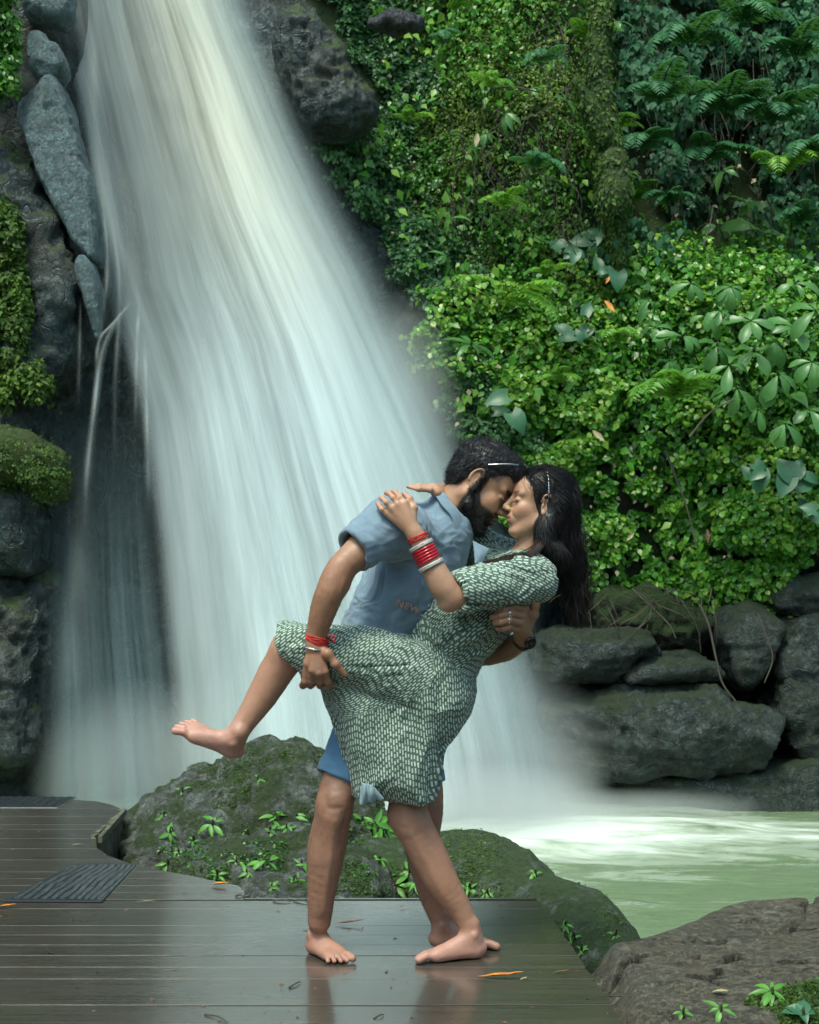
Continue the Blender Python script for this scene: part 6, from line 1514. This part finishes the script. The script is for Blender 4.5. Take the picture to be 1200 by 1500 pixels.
lathe('ring', J(747, 899, -.20), (-1, .05, -.1), [(-.002, .0120), (-.002, .0135), (.002, .0135), (.002, .0120)], M['silver'], man, 20); lathe('ring', J(746, 909, -.20), (-1, .05, -.1), [(-.0015, .0118), (-.0015, .013), (.0015, .013), (.0015, .0118)], M['silver'], man, 20)
# sunglasses pushed up on his hair
def sunglasses(c, M3, s, path, lens_at, parent, label):
    L = lambda x, y, z: np.asarray(c) + s * (M3 @ np.array([x, y, z], float)); lines = []
    for y in (-1, 1): lines.append(bez([L(x, y * yy, z) for x, yy, z in path], 14))
    lines.append(bez([lines[0][-1], L(lens_at[0], 0, lens_at[2]), lines[1][-1]], 12))
    V, Q = tubes(lines, [.0019] * 3, 6); g = obj_np('sunglasses_frame', V, Q, M['silver'], parent); g['label'] = label
    for y in ((-1, 1) if lens_at[0] > .05 else ()):
        lathe('lens', L(lens_at[0] - .004, y * .034, lens_at[2]), M3 @ np.array(lens_at[3]), [(0, .0005), (0, .024), (.002, .024), (.004, .0005)], M['lens'], parent, 24)
sunglasses(MC, MM, MS, [(-.005, .089, .052), (.02, .089, .072), (.045, .083, .092), (.064, .066, .106)], (.088, 0, .114, (.6, 0, .8)), man, 'sunglasses with a silver temple resting on his hair')
for (px, py) in [(668, 795), (664, 815), (680, 782)]:
    d = depth_at(shirtV, px, py)
    if d: lathe('button', P(px, py, d - .001), (0, -1, 0), [(0, .0005), (0, .005), (.002, .0045), (.002, .0005)], M['white'], man, 14)

# ---- WOMAN ---------------------------------------------------------
wom = empty('person', (J(650, 1400)[0], 4.43, 0.0), 'long-haired woman in a green dash-print dress leaning back, one leg raised', 'person')
wom['_w'] = tuple(wom.location)
f = Field((-.80, 4.0, -.012), (.56, 4.80, 1.58), H)
f.chain([(J(632, 1005, .03), .090), (J(660, 950, .03), .085), (J(715, 885, .0), .100), (J(750, 848, .02), .068), (J(771, 814, .02), .048), (J(785, 778, .01), .046)], .03)
f.cone(J(770, 846, -.09), J(770, 842, .13), .048, .048, .04)
head_prims(f, WC, WM, WS, False)
f.chain([(J(772, 848, -.12), .046), (J(725, 857, -.20), .042), (J(662, 876, -.245), .037)], .02)
f.chain([(J(661, 874, -.245), .037), (J(650, 860, -.255), .040), (J(636, 835, -.26), .036), (J(620, 803, -.262), .028), (J(608, 782, -.262), .0245)], .014)
f.ell(J(655, 888, -.245), (.020, .020, .016), k=.02)
# hand on his shoulder, back of the hand toward the viewer
hk = [(567, 751, -.262), (574, 744, -.272), (583, 739, -.275), (593, 737, -.268)]
for q in hk: f.cone(J(607, 780, -.262), J(*q), .020, .0115, .010)
for pts in [[hk[0], (560, 746, -.265), (556, 741, -.255), (553, 737, -.24)], [hk[1], (566, 736, -.275), (561, 731, -.262), (558, 729, -.245)], [hk[2], (576, 729, -.272), (570, 723, -.258), (566, 722, -.24)], [hk[3], (586, 729, -.262), (579, 721, -.245), (575, 720, -.23)]]:
    finger(f, [J(*p) for p in pts], .0092, .0074, .003)
finger(f, [J(605, 760, -.262), J(606, 744, -.258), J(600, 731, -.25), J(592, 723, -.24)], .0125, .008, .006)
# far hand laid over his other shoulder
f.chain([(J(775, 835, .15), .05), (J(735, 815, .16), .04), (J(700, 785, .15), .036), (J(670, 745, .14), .030), (J(650, 722, .07), .026)], .02)
for k in range(4):
    finger(f, [J(643, 717 + k * 1.5, .05 - k * .018), J(630, 713 + k * 1.6, .02 - k * .018), J(614, 712 + k * 1.5, .0 - k * .016), J(598 + k * 4, 713 + k * 1.2, -.01 - k * .012)], .0100, .0068, .004)
f.cone(J(650, 720, .07), J(636, 715, .0), .024, .016, .012); f.cone(J(650, 722, .07), J(640, 722, -.02), .020, .013, .012)
# legs: standing leg
G1 = (np.array([.243, 4.472, 0]), np.array([.006, 4.405, 0]))
f.chain([(J(625, 1040, .03), .078), (J(610, 1120, .01), .064), (J(597, 1182, -.02), .060), (J(601, 1202, -.02), .058)], .03)
f.chain([(J(601, 1200, -.02), .059), (J(627, 1250, -.005), .057), (J(647, 1290, .0), .051), (J(673, 1330, .01), .037), (J(689, 1362, .01), .028)], .015)
f.ell(J(583, 1195, -.03), (.028, .030, .034), k=.02)
f.bump(J(600, 1215, -.08), J(668, 1345, -.03), .014, .004); f.bump(J(578, 1212, -.08), J(596, 1214, -.08), .009, -.003)
foot_prims(f, G1[0], G1[1], (0, 0, 1), .92, +1)
# raised leg
f.chain([(J(635, 1005, -.04), .095), (J(530, 968, -.12), .072), (J(440, 945, -.14), .060), (J(424, 954, -.14), .056)], .03)
f.chain([(J(424, 954, -.14), .056), (J(404, 985, -.13), .052), (J(385, 1018, -.13), .046), (J(364, 1050, -.14), .036), (J(345, 1078, -.15), .031)], .02)
G2 = (J(352, 1112, -.10), J(252, 1062, -.14)); G2u = np.array([.40, -.62, .72])
foot_prims(f, G2[0], G2[1], G2u, .95, +1)
f.plane((0, 0, 0.0015), (0, 0, -1), (-.1, 3.9, -.05), (.6, 5, .03), .004)
V, Q = f.mesh(); V = relax(V, Q, 1, .5); N = normals_of(V, Q)
V = V + N * (.001 * fbm(V * 28, 3, 6))[:, None]
px_, py_ = proj(V); col = np.tile(np.array([0.46, 0.265, 0.17]), (len(V), 1))
lo = local(V, WC, WM, WS); inhead = (np.abs(lo) < .15).all(1) & (py_ < 800); lx, ly, lz = lo.T
leg = smooth01(py_, 930, 960)[:, None]; col = col * (1 - leg) + np.array([0.385, 0.21, 0.138]) * leg
ft = np.maximum(smooth01(py_, 1345, 1390), smooth01(-px_, -360, -325) * (py_ > 1030))[:, None]; col = col * (1 - ft) + np.array([0.47, 0.255, 0.195]) * ft
lipm = np.exp(-((lz + .063) / .009) ** 2) * smooth01(lx, .086, .092) * (np.abs(ly) < .024) * inhead
brow = np.exp(-((lz - .026 - .12 * (np.abs(ly) - .03)) / .0042) ** 2) * smooth01(lx, .055, .066) * smooth01(np.abs(ly), .01, .016) * smooth01(.050 - np.abs(ly), 0, .008) * inhead
lash = np.exp(-((lz + .004) / .0032) ** 2) * smooth01(lx, .074, .08) * smooth01(np.abs(ly), .014, .018) * smooth01(.050 - np.abs(ly), 0, .004) * inhead
blush = np.exp(-((lx - .065) / .02) ** 2 - ((lz + .03) / .02) ** 2) * inhead
for mk, cc, a in [(blush, (0.46, 0.20, 0.14), .35), (lipm, (0.36, 0.085, 0.08), .85), (brow, (0.02, 0.014, 0.01), .85), (lash, (0.015, 0.01, 0.01), .9)]:
    col = col * (1 - a * mk[:, None]) + np.array(cc) * a * mk[:, None]
teeth = (np.abs(lz + .0625) < .0035) * (lx > .088) * (lx < .097) * (np.abs(ly) < .016) * inhead
col[teeth > 0] = (0.78, 0.75, 0.68)
obj_np('body', V, Q, M['skin'], wom, attrs={'skin': col}); womV, womN = V, N
# eyelashes
L_ = lambda c, M3, s, x, y, z: np.asarray(c) + s * (M3 @ np.array([x, y, z], float))
for (c, M3, s, par) in ((WC, WM, WS, wom), (MC, MM, MS, man)):
    for y in (-1, 1):
        R0, D_ = [], []
        for t in np.linspace(0, 1, 22): R0.append(L_(c, M3, s, .0885 - .010 * t * t, y * (.020 + .027 * t), -.004 - .002 * math.sin(t * 3))); D_.append(M3 @ np.array([.8, y * .45 * t, -.55]))
        strands('eyelashes', np.array(R0), np.array(D_), .007, .0006, M['beard'], par, 9, .1, 4)

# dress
DR = Field(J(395, 1200, -.42), J(830, 770, .40), .003)
f = DR
def poly_prim(f, outline, d, T, R, power=2.2, k=.03, slope=(0, 0)):
    pl = smooth_poly(np.array([[P(x, y, d)[0], P(x, y, d)[2]] for x, y in outline]), 2)
    lo_ = np.array([pl[:, 0].min() - .08, d - T - .1, pl[:, 1].min() - .08]); hi_ = np.array([pl[:, 0].max() + .08, d + T + .1, pl[:, 1].max() + .08])
    sl, X_, Y_, Z_ = f.sub(lo_, hi_)
    g0, g2 = np.meshgrid(X_.ravel(), Z_.ravel(), indexing='ij'); s2 = poly_sd(g0, g2, pl)
    q = np.clip(1 + s2 / R, 0, 4)[:, None, :]; yy = (Y_ - d - slope[0] * (X_ - pl[:, 0].mean()) - slope[1] * (Z_ - pl[:, 1].mean())) / T
    F_ = ((np.abs(q) ** power + np.abs(yy) ** power) ** (1 / power) - 1) * min(R, T)
    f.comb(sl, F_.astype(np.float32), k, 'add')
f.chain([(J(420, 946, -.14), .076), (J(445, 953, -.14), .078), (J(480, 958, -.13), .080), (J(540, 966, -.12), .090), (J(600, 990, -.08), .110), (J(630, 1002, -.02), .112)], .04)
f.ell(J(618, 1008, .01), (.138, .160, .125), k=.05)
f.chain([(J(640, 1000, .02), .105), (J(658, 950, .01), .110), (J(698, 905, .0), .110), (J(738, 868, .02), .098), (J(768, 840, .03), .075)], .04)
f.cone(J(776, 846, -.10), J(774, 842, .15), .062, .062, .04)
f.ell(J(665, 918, -.06), (.11, .10, .075), k=.05)
poly_prim(f, [(466, 985), (560, 975), (692, 1000), (690, 1035), (668, 1075), (648, 1095), (644, 1130), (640, 1150), (629, 1189), (600, 1182), (566, 1168), (556, 1176), (535, 1176), (521, 1170), (514, 1130), (502, 1088), (486, 1040), (474, 1012)], 4.44, .150, .10, 2.2, .04, slope=(.05, 0))
# sleeves
f.chain([(J(782, 848, -.12), .066), (J(756, 851, -.16), .068), (J(718, 858, -.20), .064), (J(676, 868, -.235), .057)], .03)
f.chain([(J(775, 835, .15), .066), (J(738, 815, .155), .058), (J(702, 790, .15), .050)], .02)
f.cone(J(700, 800, .12), J(725, 830, .10), .045, .06, .02)
# hems hollowed
a_, b_ = J(718, 858, -.20), J(676, 868, -.235); ax = (b_ - a_) / np.linalg.norm(b_ - a_); cc = J(671, 868, -.238)
f.plane(cc, ax, cc - .11, cc + .11, .003); f.cone(cc - ax * .03, cc + ax * .1, .048, .055, .003, 'sub')
cc = J(430, 955, -.14); ax = np.array([-.86, -.1, -.34]); ax /= np.linalg.norm(ax)
f.plane(J(409, 948, -.14), ax, cc - .14, cc + .14, .003); f.cone(J(428, 958, -.14), J(385, 1018, -.13), .068, .074, .004, 'sub')
for a, b, w, d in [((470, 985, -.2), (560, 1010, -.2), .012, -.016), ((480, 1000, -.17), (600, 1035, -.17), .014, -.016), ((490, 985, -.22), (590, 990, -.2), .007, -.009), ((486, 978, -.22), (600, 975, -.19), .006, -.008), ((560, 1045, -.12), (650, 1090, -.1), .014, -.018), ((590, 1050, -.12), (660, 1065, -.1), .010, .010),
                   ((520, 1040, -.14), (560, 1120, -.12), .012, .010), ((505, 1040, -.13), (540, 1150, -.1), .010, -.012), ((560, 1090, -.12), (575, 1150, -.1), .012, -.010), ((600, 1100, -.12), (610, 1165, -.1), .012, .010), ((625, 1105, -.11), (625, 1170, -.08), .010, -.010), ((610, 1085, -.12), (645, 1110, -.08), .008, -.010), ((540, 1100, -.12), (550, 1160, -.1), .008, .009),
                   ((610, 930, -.16), (650, 905, -.16), .007, -.010), ((600, 945, -.16), (680, 945, -.14), .010, -.014), ((640, 955, -.13), (700, 900, -.15), .012, -.014), ((620, 915, -.17), (660, 890, -.17), .007, .008), ((640, 935, -.16), (690, 895, -.15), .007, .008), ((700, 925, -.12), (735, 950, -.08), .010, -.012), ((690, 940, -.12), (725, 965, -.06), .008, .008), ((700, 905, -.14), (745, 930, -.12), .008, -.010),
                   ((690, 885, -.27), (800, 885, -.15), .012, -.016), ((680, 845, -.28), (690, 890, -.28), .006, -.007), ((695, 842, -.28), (708, 892, -.26), .006, .007), ((720, 836, -.26), (735, 885, -.24), .007, -.007), ((745, 832, -.24), (765, 880, -.2), .007, .006), ((775, 850, -.2), (810, 835, -.14), .008, -.007), ((670, 850, -.29), (676, 885, -.29), .004, .006),
                   ((430, 925, -.2), (450, 985, -.2), .007, -.008), ((450, 925, -.2), (500, 940, -.2), .007, .007), ((420, 935, -.2), (432, 980, -.2), .006, .006)]: f.bump(J(*a), J(*b), w, d)
V, Q = f.mesh(); V = relax(V, Q, 1, .5); N = normals_of(V, Q)
regs = [(J(430, 952, -.14), J(600, 985, -.10), .085, -.85), (J(635, 1200, .0), J(635, 1000, .0), .150, 0.05), (J(650, 985, .0), J(745, 865, .0), .120, .25), (J(800, 842, -.10), J(676, 868, -.235), .068, .55), (J(775, 835, .15), J(702, 790, .15), .055, .3)]
best = np.full(len(V), 9e9); uvp = np.zeros((len(V), 3))
for kk, (a, b, R_, rot) in enumerate(regs):
    ax = b - a; Lb = np.linalg.norm(ax); ax /= Lb; t = (V - a) @ ax; tc = np.clip(t, 0, Lb)
    dist = np.linalg.norm(V - a - tc[:, None] * ax, axis=1) / R_
    e1 = np.cross(ax, (0, 1.0, 0)); e1 /= np.linalg.norm(e1); e2 = np.cross(ax, e1)
    rel = V - a; th_ = np.arctan2(rel @ e1, -(rel @ e2) * np.sign(e2[1])); rho = np.clip(dist * R_, .03, .30); u_, v_ = th_ * rho, t
    c_, s_ = math.cos(rot), math.sin(rot); m_ = dist < best
    if kk == 1: xc = V[:, 0] - .09; u_ = xc + .35 * np.sign(xc) * (V[:, 1] - 4.32) * smooth01(np.abs(xc), .03, .22); v_ = V[:, 2] + .25 * xc * xc
    uvp[m_] = np.stack([c_ * u_ + s_ * v_, -s_ * u_ + c_ * v_, 0 * u_ + kk * .1], -1)[m_]; best = np.minimum(best, dist)
w1 = wrinkle(V, (.2, 0, 1), 3, 12, 34); w2 = wrinkle(V, (.9, 0, -.35), 3, 13, 64); low = smooth01(1.0 - V[:, 2], 0, .12)
V = V + N * (.0130 * (w1 * low + w2 * (1 - low)) + .003 * w2 + .0008 * fbm(V * 38, 3, 35))[:, None]
obj_np('dress', V, Q, M['dress'], wom, attrs={'cloth': uvp}); dressV = V
# turned-up hem corner showing the pale lining
u, v = np.meshgrid(np.linspace(0, 1, 24), np.linspace(0, 1, 16), indexing='xy')
c00, c10, c11, c01 = J(529, 1146, -.150), J(546, 1150, -.165), J(563, 1168, -.150), J(527, 1178, -.145)
Vv = (c00 * ((1 - u) * (1 - v))[..., None] + c10 * (u * (1 - v))[..., None] + c11 * (u * v)[..., None] + c01 * ((1 - u) * v)[..., None]); Vv[..., 1] += .006 * np.sin(u * 14 + v * 4) - .012 * np.sin(np.pi * u) * np.sin(np.pi * v); Vv[..., 2] -= .006 * np.abs(np.sin(u * 9)) * v
i = (np.arange(15)[:, None] * 24 + np.arange(23)[None, :]).ravel()
o = obj_np('hem_lining', Vv.reshape(-1, 3), np.stack([i, i + 1, i + 25, i + 24], 1), M['lining'], wom); o['label'] = 'pale lining at the turned-up hem corner'; sm = o.modifiers.new('s', 'SOLIDIFY'); sm.thickness = .002

# her hair
g = Field(J(730, 930, -.25), J(905, 675, .30), .0035)
Lw = lambda x, y, z: WC + WS * (WM @ np.array([x, y, z], float))
g.ell(Lw(-.018, 0, .043), np.array((.104, .084, .088)) * WS, WM, .02); g.ell(Lw(-.055, 0, -.01), np.array((.065, .080, .085)) * WS, WM, .02)
g.ell(Lw(.096, 0, .000), np.array((.072, .14, .078)) * WS, WM, .012, 'sub'); g.ell(Lw(.050, 0, -.065), np.array((.070, .14, .062)) * WS, WM, .012, 'sub')
for s in (-1, 1): g.ell(Lw(-.004, s * .095, -.008), np.array((.036, .042, .040)) * WS, WM, .006, 'sub')
g.chain([(J(816, 745, -.02), .060), (J(824, 785, -.01), .052), (J(834, 825, .0), .028), (J(844, 862, .01), .022), (J(848, 895, .02), .006)], .04)
g.chain([(J(800, 770, -.06), .030), (J(800, 795, -.07), .028), (J(818, 812, -.07), .024)], .03)
V, Q = g.mesh(); N = normals_of(V, Q); q = V * np.array([75, 75, 12]); V = V + N * (.0028 * fbm(q + 1.2 * fbm(V * 9, 2, 3)[:, None], 3, 44, ridged=True))[:, None]
obj_np('hair', V, Q, M['hair'], wom)
r = np.random.default_rng(9); L1, R1 = [], []
def wflow(p):
    l = (p - WC) @ WM / WS
    if l[2] > -.02 and l[0] > -.09: return WM @ np.array([-.8, 0, -.35 - 4 * abs(l[1])])
    return np.array([.12, 0, -1.0])
def near_ear(p):
    l = local(p, WC, WM, WS); return (np.hypot(l[:, 0] - .012, l[:, 2] + .002) < .042) & (np.abs(l[:, 1]) > .04)
combed(V, N, wflow, 5600, .042, .0008, 31, M['hair'], wom, skip=near_ear)
for k in range(2300):       # long strands swept from the crown over the ear and down
    a = r.uniform(-1, 1); s_ = -1 if r.random() < .72 else 1
    st_ = Lw(r.uniform(-.05, .03) , s_ * r.uniform(.012, .074), 0.0); lz_ = .105 - .9 * (abs((st_ - WC) @ WM[:, 1]) / WS) * .55
    st_ = Lw(*(local(st_[None], WC, WM, WS)[0] * np.array([1, 1, 0]) + np.array([0, 0, lz_])))
    j = lambda w: r.normal(size=3) * w
    m1 = Lw(-.066, s_ * r.uniform(.064, .084), r.uniform(.0, .06)); m2 = J(r.normal(825, 12), 785, s_ * .05 * r.random() - .0) + j(.008); e_ = r.random() ** 1.6
    m3 = J(r.normal(837, 10), 830, s_ * .035 * r.random()) + j(.008); m4 = J(r.normal(843, 7), 866 + 10 * r.random(), .0) + j(.01); m5 = J(r.normal(848, 5), 885 + 34 * r.random() ** 1.5, .01) + j(.008)
    wv = .012 * math.sin(int(k / 60) * 2.3) + .003 * r.normal(); m3 = m3 + [wv, 0, 0]; m4 = m4 - [wv, 0, 0]
    pts = [st_, m1, m2, m3, m4, m5][: (6 if e_ < .6 else 5)]
    L1.append(bez(pts, 16)); R1.append(.0009 * np.linspace(1, .3, 16))
V, Q = tubes(L1, R1, 3); obj_np('hair_strands', V, Q, M['hair'], wom)['kind'] = 'stuff'
L1, R1 = [], []
for k in range(260):        # fly-away tips
    a = J(r.normal(842, 10), r.uniform(770, 880), .0); b = a + np.array([r.normal(.03, .03), r.normal() * .03, -r.uniform(.05, .14)])
    L1.append(bez([a, (a + b) / 2 + r.normal(size=3) * .012, b], 9)); R1.append(.0006 * np.linspace(1, .2, 9))
V, Q = tubes(L1, R1, 3); obj_np('hair_strands', V, Q, M['hair_brown'], wom)['kind'] = 'stuff'
L1, R1 = [], []
for k in range(150):        # lock lying forward over her shoulder
    t = r.random(); o0 = r.normal() * 3
    pts = [J(803 + o0, 775, -.07), J(792 + o0, 796, -.10), J(775 + o0, 811 + o0 * .5, -.14), J(745, 817 + r.normal() * 3, -.20), J(715, 826 + r.normal() * 3, -.215), J(690 + 14 * t, 834 + r.normal() * 2.5, -.22)]
    L1.append(bez(pts, 16)); R1.append(.0009 * np.linspace(1, .3, 16))
V, Q = tubes(L1, R1, 3); obj_np('hair_strands', V, Q, M['hair_brown'], wom)['kind'] = 'stuff'
# hairband/sunglasses on her head
sunglasses(WC, WM, WS, [(-.012, .093, .020), (-.008, .090, .050), (-.004, .076, .082), (.000, .058, .106)], (.004, 0, .125, (.35, 0, .93)), wom, 'thin metal sunglasses arm over her hair')
# earring, bangles
lathe('earring', Lw(-.002, -.0895, -.034), (0, -1, 0), [(0, .0004), (0, .0035), (.004, .0032), (.005, .0004)], M['gold'], wom, 16)
fa = J(608, 782, -.262) - J(636, 835, -.26); fa /= np.linalg.norm(fa)
lathe('bangle', J(617, 799, -.262), fa, [(-.006, .031), (-.006, .0385), (-.002, .0395), (.002, .0385), (.004, .0395), (.006, .037), (.006, .031)], M['stones'], wom, 64, label='upper white stone bangle')
for k in range(5):
    c = J(620.2 + 1.9 * k, 804.5 + 4.0 * k, -.262); lathe('bangle', c, fa, [(-.0041, .034), (-.0041, .0375), (0, .0388), (.0041, .0375), (.0041, .034)], M['redbangle'], wom, 56)
lathe('bangle', J(631.5, 828, -.262), fa, [(-.006, .033), (-.006, .0405), (-.002, .0415), (.002, .0405), (.004, .0415), (.006, .039), (.006, .033)], M['stones'], wom, 64, label='lower white stone bangle')
t = np.linspace(0, 2 * np.pi, 50); u = np.cross(fa, (0, 1, 0)); u /= np.linalg.norm(u); w = np.cross(fa, u)
lines = [J(612.5, 789, -.262) + fa * (.003 * (k - 1) + .003 * np.sin(t * 2 + k * 2)[:, None]) + .0305 * (np.cos(t)[:, None] * u + np.sin(t)[:, None] * w) for k in range(4)]
V, Q = tubes(lines, [.0022] * 4, 5); o = obj_np('thread_bracelet', V, Q, M['redthread'], wom); o['label'] = 'red thread tied above her bangles'
for o in (man, wom): del o['_w']
del deck['_w']; del tr['_w']
